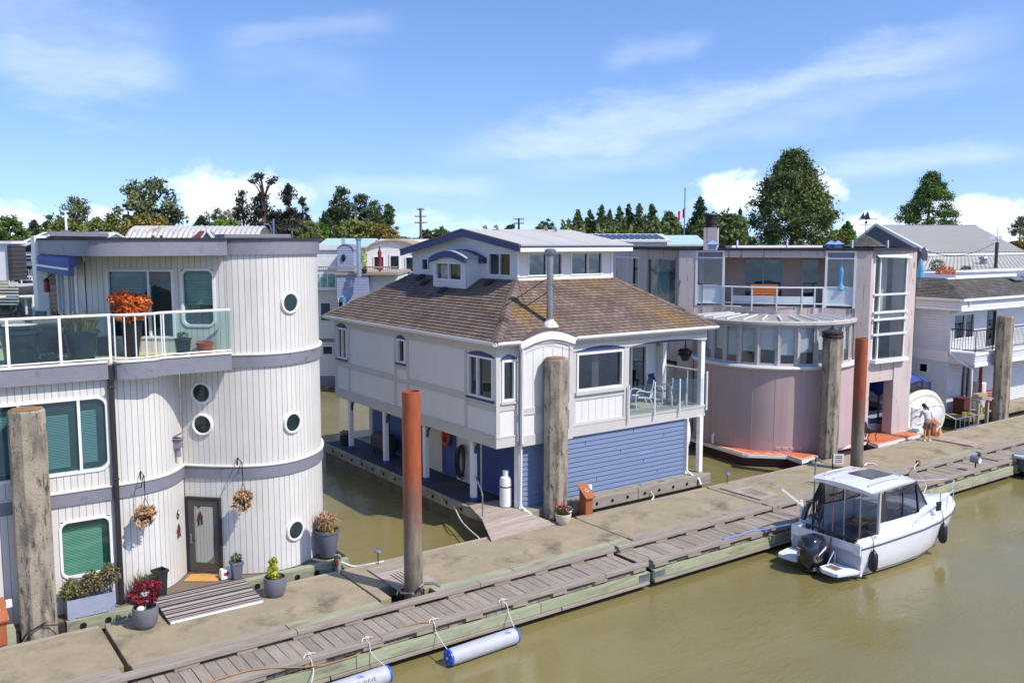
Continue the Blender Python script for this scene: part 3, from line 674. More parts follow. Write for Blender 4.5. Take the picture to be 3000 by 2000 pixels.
# ------------------------------------------------------------ the blue and white house with the hip roof
def shingle_mat(name, c1, c2, moss, tab=.3, mossamt=1):
    m = bpy.data.materials.new(name); m.use_nodes = True; MATS[name] = m
    t = NT(m.node_tree); p = m.node_tree.nodes['Principled BSDF']
    uv = t.n('ShaderNodeUVMap').outputs[0]; sx = t.n('ShaderNodeSeparateXYZ'); t.l(uv, sx.inputs[0])
    row = t.math('FLOOR', sx.outputs[1])
    wn = t.n('ShaderNodeTexWhiteNoise', noise_dimensions='1D'); t.l(row, wn.inputs['W'])
    u = t.math('ADD', t.math('DIVIDE', sx.outputs[0], tab), t.math('ADD', t.math('MULTIPLY', row, .5), t.math('MULTIPLY', wn.outputs[0], .35)))
    cell = t.math('FLOOR', u); fr = t.math('FRACT', u)
    w2 = t.n('ShaderNodeTexWhiteNoise', noise_dimensions='2D'); cb = t.n('ShaderNodeCombineXYZ'); t.l(cell, cb.inputs[0]); t.l(row, cb.inputs[1]); t.l(cb.outputs[0], w2.inputs['Vector'])
    c = t.mix(w2.outputs[0], c1, c2)
    tc = t.n('ShaderNodeTexCoord').outputs['Object']
    k = t.maprange(t.noise(tc, 1.1, 5, .6), .3, .7, .8, 1.18); c = t.mix(1.0, c, t_rgb(t, k), 'MULTIPLY')
    k = t.maprange(t.noise(tc, 40, 3, .7), .3, .7, .82, 1.18); c = t.mix(1.0, c, t_rgb(t, k), 'MULTIPLY')
    if moss:
        for col, s, lo, hi, a in moss:
            c = t.mix(t.math('MULTIPLY', t.maprange(t.noise(tc, s, 5, .62), lo, hi, 0, 1, True), a), c, col)
    gap = t.maprange(t.math('MINIMUM', fr, t.math('SUBTRACT', 1.0, fr)), .02, .06, 1, 0)
    c = t.mix(t.math('MULTIPLY', gap, .75), c, S(48, 42, 40))
    t.l(c, p.inputs['Base Color']); p.inputs['Roughness'].default_value = .95; p.inputs['Specular IOR Level'].default_value = .15
    bn = t.n('ShaderNodeBump'); bn.inputs['Distance'].default_value = .012
    t.l(t.math('SUBTRACT', t.math('ADD', t.math('MULTIPLY', w2.outputs[0], .5), t.math('MULTIPLY', t.noise(tc, 90, 3, .7), .4)), gap), bn.inputs['Height']); t.l(bn.outputs[0], p.inputs['Normal'])
    return m
m_sh = shingle_mat('brown_shingles', S(132, 115, 103), S(108, 95, 87), [(S(146, 120, 74), .55, .58, .72, .4), (S(142, 126, 118), 1.6, .56, .72, .5)])
m_shf = shingle_mat('brown_shingles_with_lichen', S(132, 115, 103), S(108, 95, 87), [(S(150, 118, 62), .42, .47, .64, .6), (S(142, 126, 118), 1.6, .56, .72, .4)])
m_shg = shingle_mat('grey_shingles', S(112, 108, 104), S(92, 88, 86), [(S(128, 120, 108), .9, .5, .7, .5)])
def slope(e0, e1, t0, t1, n, m, parent, name, th=.032):
    e0, e1, t0, t1 = map(Vector, (e0, e1, t0, t1)); u = (e1-e0).normalized(); nr = u.cross((t0-e0)).normalized()
    if nr.z < 0: nr = -nr
    b = MB()
    for i in range(n):
        f0, f1 = i/n, (i+1)/n
        a, c, d, e = e0.lerp(t0, f0)+nr*th, e1.lerp(t1, f0)+nr*th, e1.lerp(t1, f1)+nr*.004, e0.lerp(t0, f1)+nr*.004
        uvq = [((q-e0).dot(u), i+k) for q, k in ((a, .1), (c, .1), (d, .9), (e, .9))]
        b.add([a, c, d, e], [(0, 1, 2, 3)], [uvq])
        a2, c2 = a-nr*th*.98, c-nr*th*.98
        b.add([a2, c2, c, a], [(0, 1, 2, 3)], [[uvq[0], uvq[1], uvq[1], uvq[0]]])
    return b.build(name, m, parent)
def hip_caps(p0, p1, m, parent, n=20, w=.17):
    p0, p1 = Vector(p0), Vector(p1); d = (p1-p0)/n; b = MB(); hd = Vector((d.x, d.y, 0)).normalized(); sd = Vector((-hd.y, hd.x, 0))
    for i in range(n):
        a = p0+d*i+Vector((0, 0, .055)); c = p0+d*(i+1.06)+Vector((0, 0, .03)); dn = Vector((0, 0, -.075))
        uq = [[(i*.8+.2, i+.3)]*4]
        b.add([a-sd*w+dn, a, c, c-sd*w+dn], [(0, 1, 2, 3)], uq); b.add([a, a+sd*w+dn, c+sd*w+dn, c], [(0, 1, 2, 3)], uq)
        b.add([a-sd*w+dn, a+sd*w+dn, a], [(0, 1, 2)], [[(i*.8+.2, i+.3)]*3])
    return b.build('hip_cap', m, parent)

m_navy = mat('navy_trim', S(54, 66, 108), .5, var=.08)
m_blue = mat('blue_clapboard', S(112, 128, 156), .6, var=.06, scale=2, stretch=(1, 1, 6), spots=[(S(120, 139, 176), .8, .56, .75, (.5, 1, 5))])
m_dblue = mat('deep_blue_wall', S(58, 78, 140), .6, var=.08)
m_dblue2 = mat('blue_panel', S(70, 92, 150), .55, var=.08)
m_gtrim = mat('grey_trim_boards', S(196, 192, 186), .6, var=.05, scale=2)
m_pan = mat('white_stucco_panel', S(220, 218, 215), .65, var=.04, scale=1.2, stretch=(1, 1, .5), spots=[(S(210, 210, 214), .7, .58, .78)])
m_carpet = mat('charcoal_deck_carpet', S(60, 64, 72), .95, var=.2, scale=5, bump=.003, bscale=200)
m_oldconc = mat('old_float_concrete', S(150, 144, 128), .92, var=.2, scale=1.5, spots=[(S(98, 92, 80), 1.8, .5, .7, (1, 1, 2)), (S(74, 70, 60), 6, .62, .75)], bump=.015, bscale=18)
m_memb = mat('grey_roof_membrane', S(186, 182, 176), .8, var=.05, scale=.8)
H2 = thing('float_house', 'blue and white two storey house with brown shingle hip roof, upper clerestory and glass balcony', 'house', (20.5, 28.5, .3), 'float homes')
# float
fp = [(15.46, 35.9), (15.46, 24.2), (15.6, 23.5), (15.9, 22.95), (16.35, 22.62), (25.05, 22.62), (25.05, 35.9)]
MB().prism(fp, -.08, .29).build('float_slab', m_oldconc, H2, bevel=.03)
MB().prism([(x+(.12 if x < 20 else -.12), y+(.12 if y < 30 else -.1)) for x, y in fp], -.75, -.085).build('float_hull', mat('wet_float_concrete', S(112, 102, 78), .8, var=.3, scale=2), H2)
MB().box(15.55, 17.0, 24.3, 35.7, .291, .302).build('deck_carpet', m_carpet, H2)
for a, b in ((18.5, 21.4), (21.42, 25.08)): bolts(MB().box(a, b, 22.46, 22.615, -.06, .33).build('float_timber', m_timber, H2, bevel=.015), [a+.3+k*.7 for k in range(int((b-a-.4)/.7)+1)], 22.46, .12, .04)
for k in range(12): MB().obox((15.44, 24.6+k*.92, .12), (.03, .09, .09)).build('bolt', m_bolt, H2)
# ground floor
FG = frame((24.3, 23.05, 0), (1, 0, 0)); FGl = frame((16.77, 23.05, 0), (1, 0, 0))
lap_wall(FGl, 0, 7.44, .2, 2.42, h=.163, d=.036, parent=H2, m=m_blue, name='clapboard_wall')
MB(FGl).box(.24, .94, .0, .033, .22, 2.4).build('wall_end', m_blue, H2) if False else None
for (sx_, rz_) in [(3.2, 3), (5.4, 5), (1.9, 7), (4.3, 8), (6.4, 10), (2.7, 11), (4.9, 12), (6.1, 2)]: MB().box(16.77+sx_, 16.774+sx_, 23.012, 23.045, .2+rz_*.163, .36+rz_*.163).build('board_joint', m_blue, H2)
MB().box(16.6, 16.76, 23.02, 23.2, .28, 2.42).build('corner_board', m_white2, H2, bevel=.008); MB().box(24.22, 24.46, 23.02, 23.2, .28, 2.42).build('corner_board', m_white2, H2, bevel=.008)
MB().box(24.86, 25.04, 22.84, 23.02, .3, 2.42).build('balcony_post', m_white2, H2, bevel=.008)
FW2 = frame((17.0, 34.4, 0), (0, -1, 0), (-1, 0, 0)); s_ = lambda y: 34.4-y
flat_wall(FW2, 0, s_(23.2), .29, 2.75, parent=H2, m=m_offw, name='recessed_wall')
for y0, y1, mm, zt in ((34.05, 33.15, m_dblue2, 1.85), (32.6, 29.6, m_dblue2, 1.85), (28.35, 28.1, m_dblue, 2.05), (26.15, 25.8, m_dblue, 2.05), (25.65, 23.22, m_dblue, 2.2)):
    MB(FW2).box(s_(y0), s_(y1), .0, .02, .32, zt).build('wall_panel', mm, H2)
dd = MB(FW2).box(s_(28.05), s_(27.35), 0, .035, .32, 2.0).build('door', m_dblue2, H2, bevel=.006); MB(FW2).box(s_(27.45), s_(27.4), .035, .08, 1.1, 1.2).build('handle', m_galv, dd)
d2 = MB(FW2).box(s_(27.2), s_(26.25), 0, .03, .32, 2.15).build('white_door', m_white2, H2, bevel=.006)
db = MB(FW2)
for za, zb in ((.45, 1.1), (1.25, 2.0)): db.box(s_(27.08), s_(26.38), .03, .04, za, zb)
db.build('door_panel', m_white2, d2, bevel=.01)
for y in (33.95, 30.85, 27.75, 24.6):
    po = MB().box(15.86, 16.03, y-.09, y+.09, .38, 2.42).build('deck_post', m_white2, H2, bevel=.006); MB().box(15.85, 16.04, y-.1, y+.1, .3, .44).build('post_base', m_dblue2, po)
    MB().tube([(15.95, y-.12, 1.95), (15.95, y-.15, 2.15), (15.95, y-.26, 2.3), (15.95, y-.4, 2.36)], .045, 6).build('bracket', m_navy, po, smooth=True)
MB().box(15.82, 25.2, 23.02, 35.0, 2.43, 2.5).build('soffit', m_offw, H2)
# upper storey: beam, wall, trim
XL = 15.78
FLw = frame((XL, 35.0, 0), (0, -1, 0), (-1, 0, 0)); sy = lambda y: 35.0-y
FFw = frame((0, 23.0, 0), (1, 0, 0))
wl = [(sy(34.72), sy(33.8), 4.07, 5.36), (sy(29.48), sy(28.86), 4.45, 5.34), (sy(24.62), sy(23.16), 3.9, 5.26)]
flat_wall(FLw, 0, 12, 2.45, 5.75, wl, H2, m_pan, 'side_wall')
wf = [(15.97, 16.5, 3.86, 5.2), (19.0, 21.08, 3.9, 5.2)]
flat_wall(FFw, 15.78, 16.66, 2.45, 5.75, wf[:1], H2, m_pan, 'front_wall')
plank_wall(FFw, 18.66, 21.36, 2.45, 5.75, wf[1:], pitch=.3, parent=H2, m=m_pan, gap=.012, name='front_wall')
MB().poly([(25.2, 25.3, 2.5), (25.2, 35, 2.5), (25.2, 35, 5.7), (25.2, 25.3, 5.7)]).poly([(XL, 35, 2.5), (XL, 35, 5.7), (25.2, 35, 5.7), (25.2, 35, 2.5)]).poly([(21.36, 23, 2.8), (21.36, 25.3, 2.8), (21.36, 25.3, 5.7), (21.36, 23, 5.7)]).build('rear_wall', m_pan, H2)
T = MB(FLw)   # timber trim on the long side, each board a little proud of the panels
T.box(-.03, 12.02, 0, .035, 2.4, 2.74); T.box(-.03, 12.02, .0, .05, 2.741, 2.79)
T.box(0, 12, 0, .03, 5.37, 5.62)
for y0, y1 in ((35.0, 34.83), (33.72, 33.56), (29.74, 29.58), (28.78, 28.62), (24.85, 24.7)): T.box(sy(y0), sy(y1), 0, .028, 2.791, 5.369)
for y0, y1 in ((34.82, 33.73), (33.55, 29.75), (28.61, 24.86)): T.box(sy(y0), sy(y1), 0, .026, 3.72, 3.95)
T.box(sy(29.57), sy(28.79), 0, .026, 4.2, 4.3); T.box(sy(29.57), sy(28.79), 0, .026, 3.7, 3.86); T.box(sy(24.69), sy(23.05), 0, .026, 3.55, 3.74)
T.build('side_trim', m_gtrim, H2, bevel=.004)
T = MB(FFw)
T.box(15.74, 16.64, .0, .04, 2.4, 2.72); T.box(15.74, 16.64, 0, .055, 2.721, 2.77); T.box(15.745, 15.9, 0, .03, 2.771, 5.4); T.box(16.56, 16.645, 0, .03, 2.771, 5.4); T.box(15.901, 16.559, 0, .028, 3.58, 3.78); T.box(15.745, 16.645, 0, .034, 5.401, 5.62)
T.box(18.67, 25.24, 0, .05, 2.4, 2.74); T.box(18.67, 21.36, 0, .065, 2.741, 2.79); T.box(21.361, 25.26, -.15, .075, 2.741, 2.83)
T.box(18.67, 18.76, 0, .03, 2.791, 5.3); T.box(18.85, 18.97, 0, .03, 2.791, 5.3); T.box(21.12, 21.36, -.06, .04, 2.791, 5.32); T.box(18.971, 21.119, 0, .028, 3.6, 3.72); T.box(18.971, 21.119, 0, .0275, 2.791, 2.85)
T.build('front_trim', m_gtrim, H2, bevel=.004)
def arch(x0, x1, zb, zt, n=16): return [(x0+(x1-x0)*k/n, zb+(zt-zb)*math.sin(pi*k/n)**.8) for k in range(n+1)]
def eyebrow(M, x0, x1, zb, zt, d=.045): MB(M).prism(arch(x0, x1, zb, zt), 0, d, 'y').build('eyebrow', m_navy, H2)
eyebrow(FLw, sy(34.78), sy(33.74), 5.37, 5.55); eyebrow(FLw, sy(29.52), sy(28.82), 5.35, 5.5); eyebrow(FLw, sy(24.66), sy(23.1), 5.27, 5.42)
eyebrow(FFw, 15.93, 16.54, 5.21, 5.36); eyebrow(FFw, 19.0, 21.14, 5.24, 5.39)
for (a, b, c, d), mu in zip(wl, ((.5,), (), (.38,))):
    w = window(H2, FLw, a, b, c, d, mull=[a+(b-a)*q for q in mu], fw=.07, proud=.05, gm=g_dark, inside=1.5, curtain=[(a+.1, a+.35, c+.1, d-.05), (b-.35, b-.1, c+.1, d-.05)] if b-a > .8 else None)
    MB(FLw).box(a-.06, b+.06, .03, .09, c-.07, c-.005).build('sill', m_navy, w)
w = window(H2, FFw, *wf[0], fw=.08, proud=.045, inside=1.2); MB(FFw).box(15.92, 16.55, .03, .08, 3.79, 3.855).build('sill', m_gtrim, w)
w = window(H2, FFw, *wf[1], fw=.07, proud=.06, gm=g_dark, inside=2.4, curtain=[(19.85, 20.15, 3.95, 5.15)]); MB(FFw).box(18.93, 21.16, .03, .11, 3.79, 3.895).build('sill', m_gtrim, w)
# arched bump-out under the stove pipe
ba = [(16.66, 2.42), (18.66, 2.42), (18.66, 5.82)]+[(18.66-2.0*k/14, 5.82+.26*math.sin(pi*k/14)) for k in range(1, 14)]+[(16.66, 5.82)]
MB().prism(ba, 22.8, 23.4, 'y').build('bump_out', m_pan, H2)
MB().box(16.64, 18.68, 22.76, 22.799, 2.4, 2.74).box(16.64, 18.68, 22.77, 22.799, 3.4, 3.62).box(18.52, 18.685, 22.765, 22.799, 2.741, 5.5).build('front_trim', m_gtrim, H2, bevel=.004)
gv = MB()
for x in (17.05, 17.45, 17.85, 18.25): gv.box(x, x+.01, 22.793, 22.7995, 3.63, 5.5)
gv.build('board_groove', m_groove, H2)
ar = lambda r0: [(18.76-2.2*k/14, 5.8+r0+.27*math.sin(pi*k/14)) for k in range(15)]
MB().prism(ar(.025)+ar(0)[::-1], 22.66, 23.75, 'y').build('arched_roof', mat('brown_roof_roll', S(96, 84, 78), .9, var=.2), H2)
MB().prism(ar(0)+[(16.5, 5.52)]+[(16.6+2.1*k/14, 5.56+.22*math.sin(pi*k/14)) for k in range(15)], 22.69, 22.795, 'y').build('arched_fascia', m_white2, H2)
MB().box(17.72, 17.8, 22.6, 22.8, 4.95, 5.2).build('wall_bracket', m_white2, H2)
# hip roof in four shingled slopes
ZE, ZT = 5.81, 7.545; EL, ER, EF, EB = 15.59, 25.55, 22.75, 35.6; CL, CR, CF, CB = 18.53, 23.0, 25.72, 33.2
slope((EL, EF, ZE), (ER, EF, ZE), (CL, CF, ZT), (CR, CF, ZT), 20, m_shf, H2, 'roof'); slope((EL, EB, ZE), (EL, EF, ZE), (CL, CB, ZT), (CL, CF, ZT), 20, m_sh, H2, 'roof')
slope((ER, EF, ZE), (ER, EB, ZE), (CR, CF, ZT), (CR, CB, ZT), 20, m_sh, H2, 'roof'); slope((ER, EB, ZE), (EL, EB, ZE), (CR, CB, ZT), (CL, CB, ZT), 20, m_sh, H2, 'roof')
for a, b in (((EL, EF, ZE), (CL, CF, ZT)), ((ER, EF, ZE), (CR, CF, ZT)), ((EL, EB, ZE), (CL, CB, ZT)), ((ER, EB, ZE), (CR, CB, ZT))): hip_caps(a, b, m_sh, H2)
MB().box(EL+.02, ER-.02, EF+.02, EB-.02, 5.64, 5.68).build('eave_soffit', m_gtrim, H2)
def gutter(p0, p1, nm='gutter'):
    p0, p1 = Vector(p0), Vector(p1); d = (p1-p0).normalized(); n = Vector((d.y, -d.x, 0)); pr = [(.0, .0), (.0, -.12), (.05, -.13), (.1, -.1), (.12, -.04), (.12, .01), (.135, .015), (.135, -.02), (.12, -.045)]
    return MB().grid([[p+n*a+Vector((0, 0, b)) for a, b in pr] for p in (p0, p1)]).prism([(0, 0), (0, 0), (0, 0)], 0, 0).build(nm, m_white2, H2)
def gut(p0, p1):
    p0, p1 = Vector(p0), Vector(p1); d = (p1-p0).normalized(); n = Vector((d.y, -d.x, 0)); Z = Vector((0, 0, 1))
    pr = [(0, 0), (0, -.13), (.06, -.13), (.12, -.07), (.125, 0), (.11, 0), (.105, -.06), (.05, -.115), (.012, -.115), (.012, 0)]
    MB().rings([[p+n*a+Z*b for a, b in pr] for p in (p0, p1)]).build('gutter', m_white2, H2)
gut((EL, EF, ZE-.005), (16.52, EF, ZE-.005)); gut((18.76, EF, ZE-.005), (ER, EF, ZE-.005)); gut((EL, EB, ZE-.005), (EL, EF+.001, ZE-.005))
# front frieze with the long arch over the balcony, navy soffit behind
fz = [(18.68, 5.66), (25.22, 5.66), (25.22, 5.26)]+[(25.02-3.6*k/20, 5.26+.13*math.sin(pi*k/20)**.7) for k in range(1, 20)]+[(21.36, 5.27)]+[(21.2-2.25*k/16, 5.25+.15*math.sin(pi*k/16)**.8) for k in range(1, 16)]+[(18.68, 5.26)]
MB().prism(fz, 22.93, 22.985, 'y').build('frieze', m_gtrim, H2)
MB().prism([(21.37, 5.3), (25.2, 5.3), (25.2, 5.5), (21.37, 5.5)], 22.99, 25.28, 'y').build('balcony_soffit', m_navy, H2)
st = MB(); pts = [(15.86+.18*k, 22.9, 5.5-.012*(k % 2)) for k in range(5)]
st.tube([(18.9+.2*k, 22.915, 5.535-.014*(k % 2)) for k in range(32)], .008, 4)
for k in range(0, 32): st.ball((18.9+.2*k, 22.9, 5.505), .016, 6, 4)
st.tube([(16.7+.16*k, 22.68, 5.5+.21*math.sin(pi*k/12)) for k in range(13)], .008, 4)
for k in range(13): st.ball((16.7+.16*k, 22.672, 5.47+.21*math.sin(pi*k/12)), .016, 6, 4)
st.build('string_lights', mat('bulb_string', S(170, 168, 166), .4), H2)
# downpipes
MB().tube([(16.5, 22.68, 5.7), (16.5, 22.66, 5.6), (16.6, 22.76, 5.42), (16.6, 22.76, 2.5), (16.66, 22.9, 2.3), (16.66, 22.93, .42), (16.72, 22.75, .3), (16.82, 22.55, .18)], .05, 8).build('downpipe', m_white2, H2, smooth=True)
MB().tube([(24.3, 22.95, 2.4), (24.3, 22.95, .45), (24.34, 22.7, .3), (24.42, 22.42, .2), (24.44, 22.36, .02)], .05, 8).build('downpipe', m_white2, H2, smooth=True)
# balcony
MB().box(21.37, 25.2, 22.98, 25.3, 2.51, 2.8).build('balcony_floor', mat('balcony_tiles', S(176, 170, 158), .7, var=.08), H2)
MB().box(25.0, 25.2, 22.98, 23.16, 2.83, 5.3).build('corner_post', m_white2, H2, bevel=.006)
FBk = frame((0, 25.28, 0), (1, 0, 0))
flat_wall(FBk, 21.37, 25.2, 2.8, 5.5, [(23.0, 24.46, 2.95, 4.95)], H2, m_pan, 'balcony_wall')
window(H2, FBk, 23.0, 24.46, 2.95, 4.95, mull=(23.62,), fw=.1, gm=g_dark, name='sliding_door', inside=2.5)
MB().box(25.02, 25.22, 25.0, 25.3, 2.81, 5.3).build('corner_post', m_white2, H2, bevel=.006)
MB(FBk).ball((24.98, .06, 4.86), .07, 8, 6).build('wall_light', mat('amber_lamp', S(214, 160, 70), .4), H2)
rl = thing('glass_railing', 'frameless glass balcony rail with white stub posts on the blue house', 'railing', (23.2, 22.87, 2.8))
for x in (21.28, 22.53, 23.79): MB().cyl((x, 22.87, 2.62), (x, 22.87, 3.94), .03, n=10).build('post', m_steelw, rl, smooth=True)
MB().cyl((25.25, 22.9, 2.62), (25.25, 22.9, 4.08), .035, n=10).build('post', m_steelw, rl, smooth=True)
for a, b in ((21.32, 22.49), (22.57, 23.75), (23.83, 25.0)): MB().box(a, b, 22.865, 22.873, 2.86, 3.88).build('glass_panel', glass('pale_rail_glass', (.86, .92, .92), 1.0), rl)
MB().tube([(25.2, 23.15, 4.08), (25.2, 25.0, 4.08)], .03, 8).build('top_rail', m_steelw, rl, smooth=True)
MB().cyl((25.2, 23.85, 2.82), (25.2, 23.85, 4.07), .025, n=8).build('post', m_steelw, rl)
MB().box(25.195, 25.203, 23.2, 24.98, 2.9, 4.0).build('glass_panel', MATS['pale_rail_glass'], rl)
# clerestory storey
FC = frame((CL, CB, 0), (0, -1, 0), (-1, 0, 0)); sc_ = lambda y: CB-y
FCf = frame((0, CF, 0), (1, 0, 0)); RY, RZ = 28.76, 9.365
cw = [(sc_(32.45), sc_(31.7), 7.72, 8.22), (sc_(27.52), sc_(26.08), 7.66, 8.5)]
flat_wall(FC, 0, sc_(CF), 7.5, 8.6, cw, H2, m_white, 'clerestory_side')
MB(FC).poly([(0, 0, 8.6), (sc_(CF), 0, 8.6), (sc_(CF), 0, 8.74), (sc_(RY), 0, 9.25), (0, 0, 8.66)]).build('gable', m_white, H2)
cf = [(19.0, 20.56, 7.66, 8.5), (20.95, 22.48, 7.66, 8.5)]
flat_wall(FCf, CL, CR, 7.5, 8.76, cf, H2, m_white, 'clerestory_front')
MB().box(CR-.02, CR, CF, CB, 7.5, 8.7).box(CL, CR, CB-.02, CB, 7.5, 8.6).build('clerestory_rear', m_white, H2)
for (a, b, c, d), k in zip(cw, (.7, .5)): window(H2, FC, a, b, c, d, mull=(a+(b-a)*k,), fw=.05, proud=.025, gm=g_dark, inside=2)
for (a, b, c, d) in cf: window(H2, FCf, a, b, c, d, mull=((a+b)/2+.05,), fw=.05, proud=.03, gm=g_dark, inside=2.2)
MB(FCf).box(CL, CR, 0, .045, 7.52, 7.6).box(CR-.1, CR, 0, .03, 7.61, 8.6).box(CL, CL+.08, 0, .03, 7.61, 8.6).build('clerestory_trim', m_white2, H2)
xa, xb = 18.2, 23.41; yF, zF, yB, zB = 25.09, 8.8, 33.56, 8.56
MB().prism([(yF, zF-.05), (RY, RZ-.05), (yB, zB-.05), (yB, zB), (RY, RZ), (yF, zF)], xa, xb, 'x').build('clerestory_roof', m_memb, H2)
sm = MB()
for x in (19.7, 21.4): sm.add([(x, yF, zF+.006), (x+.02, yF, zF+.006), (x+.02, RY, RZ+.006), (x, RY, RZ+.006)], [(0, 1, 2, 3)])
sm.build('roof_seam', mat('seam_grey', S(160, 156, 150), .8), H2)
MB().prism([(yF-.01, zF-.26), (RY, RZ-.27), (yB+.01, zB-.26), (yB+.01, zB-.04), (RY, RZ-.04), (yF-.01, zF-.04)], xa-.05, xa-.002, 'x').build('gable_fascia', m_navy, H2)
MB().prism([(yF-.02, zF-.05), (RY, RZ-.045), (yB+.02, zB-.05), (yB+.02, zB+.012), (RY, RZ+.015), (yF-.02, zF+.012)], xa-.07, xa-.0005, 'x').build('gable_edge', mat('brown_flashing', S(112, 98, 90), .6), H2)
MB().box(xa, xb, yF-.05, yF-.002, zF-.055, zF+.012).build('eave_flashing', m_memb, H2); MB().box(xa, xb, yF-.035, yF-.003, zF-.12, zF-.056).build('eave_shadow_board', m_navy, H2)
MB().box(xa, xb, yF-.03, yF-.003, zF-.26, zF-.121).build('eave_fascia', m_white2, H2); MB().box(xa, xb, yF, CF-.01, zF-.2, zF-.16).build('eave_soffit', m_white2, H2)
for y, x in ((29.1, 19.5), (28.5, 19.6), (28.4, 21.9), (28.2, 22.2)):
    z0 = RZ-.05-.16*abs(y-RY); MB().tube([(x, y, z0), (x, y, z0+.14), (x-.05, y-.02, z0+.21), (x-.15, y-.05, z0+.17)], .055, 8).build('roof_vent', m_galv, H2, smooth=True)
# arched window dormer
FDm = frame((17.85, 30.35, 0), (0, -1, 0), (-1, 0, 0))
flat_wall(FDm, 0, 2.36, 7.1, 8.3, [(.16, 2.1, 7.43, 8.12)], H2, m_white, 'dormer_front')
MB().poly([(17.85, 27.97, 7.0), (18.6, 27.97, 7.4), (18.6, 27.97, 8.4), (17.85, 27.97, 8.3)]).build('dormer_side', m_white, H2); MB().poly([(17.85, 30.35, 7.0), (18.6, 30.35, 7.4), (18.6, 30.35, 8.4), (17.85, 30.35, 8.3)]).build('dormer_side', m_white, H2)
window(H2, FDm, .16, 2.1, 7.43, 8.12, mull=(1.15,), fw=.06, gm=g_clear, inside=-.9, curtain=[(.3, .9, 7.45, 8.0)])
da = lambda r: [(30.47-2.6*k/14, 8.28+r+.26*math.sin(pi*k/14)) for k in range(15)]
MB().prism(da(.03)+da(-.0)[::-1], 17.75, 18.56, 'x').build('dormer_roof', m_memb, H2)
MB().prism(da(.0)+[(27.87, 8.1)]+[(27.87+2.6*k/14, 8.1+.2*math.sin(pi*k/14)) for k in range(15)], 17.72, 17.81, 'x').build('dormer_fascia', m_navy, H2)
MB().prism([(30.73-3.1*k/14, 8.3+.3*math.sin(pi*k/14)) for k in range(15)]+[(27.63, 8.1), (30.73, 8.1)], 18.38, 18.529, 'x').build('dormer_backing', m_navy, H2)
MB().obox((17.9, 27.5, 8.15), (.5, .2, .3)).build('dormer_corbel', m_white2, H2) if False else None
kL = (ZT-ZE)/(CL-EL)
for y, x in ((32.05, 18.25), (29.25, 17.6), (27.0, 18.2), (31.2, 17.95)): MB().obox((x, y, ZE+(x-EL)*kL+.08), (.34, .3, .1), ry=-math.atan(kL)).build('roof_vent', m_roofk, H2, bevel=.02)
# stove pipe with its guy wires
pp = MB(); pz = 6.12; pp.cyl((18.18, 23.38, pz), (18.18, 23.38, 8.55), .112, n=18)
pipe = pp.build('stove_pipe', mat('stainless_pipe', S(168, 160, 152), .3, metal=.9, var=.12, scale=3, spots=[(S(112, 96, 84), 2.5, .52, .7, (1, 1, .4))]), H2, smooth=True)
for z in (6.75, 7.35, 7.95): MB().cyl((18.18, 23.38, z), (18.18, 23.38, z+.04), .12, n=18).build('pipe_band', m_galv, pipe, smooth=True)
MB().lathe([(.13, 8.42), (.15, 8.44), (.19, 8.5), (.19, 8.62), (.12, 8.66)], (18.18, 23.38, 0), 18).build('pipe_cap', m_galv, pipe, smooth=True)
MB().lathe([(.3, 6.1), (.2, 6.26), (.13, 6.3), (.13, 6.36)], (18.18, 23.38, 0), 8).build('pipe_flashing', m_white2, pipe)
MB().tube([(18.18, 23.38, 7.75), (18.54, 25.7, 7.62)], .012, 5).tube([(18.18, 23.38, 7.75), (17.1, 24.55, 6.72)], .014, 5).tube([(18.18, 23.38, 7.3), (17.75, 24.2, 6.72)], .014, 5).build('guy_wire', m_bolt, pipe)
# ------------------------------------------------------------ the faded pink house with the round bay
m_pink = mat('faded_pink_paint', S(198, 183, 177), .75, var=.07, scale=.8, stretch=(2, 2, .4), spots=[(S(178, 156, 152), 1.1, .55, .75, (4, 4, .25)), (S(98, 86, 84), 1.7, .63, .66, (4, 4, .55)), (S(150, 138, 130), .9, .6, .64, (5, 5, .35)), (S(212, 196, 192), .7, .56, .8, (3, 3, .3))], bump=.003, bscale=20, bstretch=(4, 4, .2))
m_pinkr = mat('pink_stucco_bay', S(188, 164, 160), .8, var=.07, scale=.6, spots=[(S(176, 146, 144), .9, .5, .75, (5, 5, .15)), (S(196, 140, 130), .5, .6, .75, (1, 1, .6)), (S(110, 96, 96), 2.6, .71, .745, (3, 3, .5))])
m_pinkd = mat('pink_recess_wall', S(196, 172, 160), .8, var=.06)
m_alu = mat('white_aluminium', S(222, 222, 222), .4, var=.05, spots=[(S(180, 178, 174), 3, .6, .8)])
m_alug = mat('weathered_window_frame', S(186, 180, 174), .5, var=.1, spots=[(S(140, 134, 130), 2, .55, .75)])
m_tile = mat('orange_deck_tile', S(204, 118, 82), .75, var=.12, scale=1.5, spots=[(S(176, 92, 62), 1.2, .5, .75), (S(214, 146, 112), 2, .6, .8)], island=.06)
m_frost = mat('frosted_panel', S(196, 208, 212), .35, var=.04)
m_shade = mat('roller_shade', S(220, 222, 226), .8, var=.03)
Cc = Vector((30.6, 28.2)); Bb = Vector((34.7, 22.8)); Aa = Vector((38.4, 22.6)); Dd = Vector((32.0, 34.2))
H3 = thing('float_house', 'faded pink flat roofed house with a round windowed bay and peeling paint', 'house', (34, 27, .2), 'float homes')
fr2 = lambda a, b: frame((a.x, a.y, 0), ((b-a).x, (b-a).y, 0))
FB, FA, FDD = fr2(Cc, Bb), fr2(Bb, Aa), fr2(Dd, Cc)
LB, LA, LD = (Bb-Cc).length, (Aa-Bb).length, (Cc-Dd).length
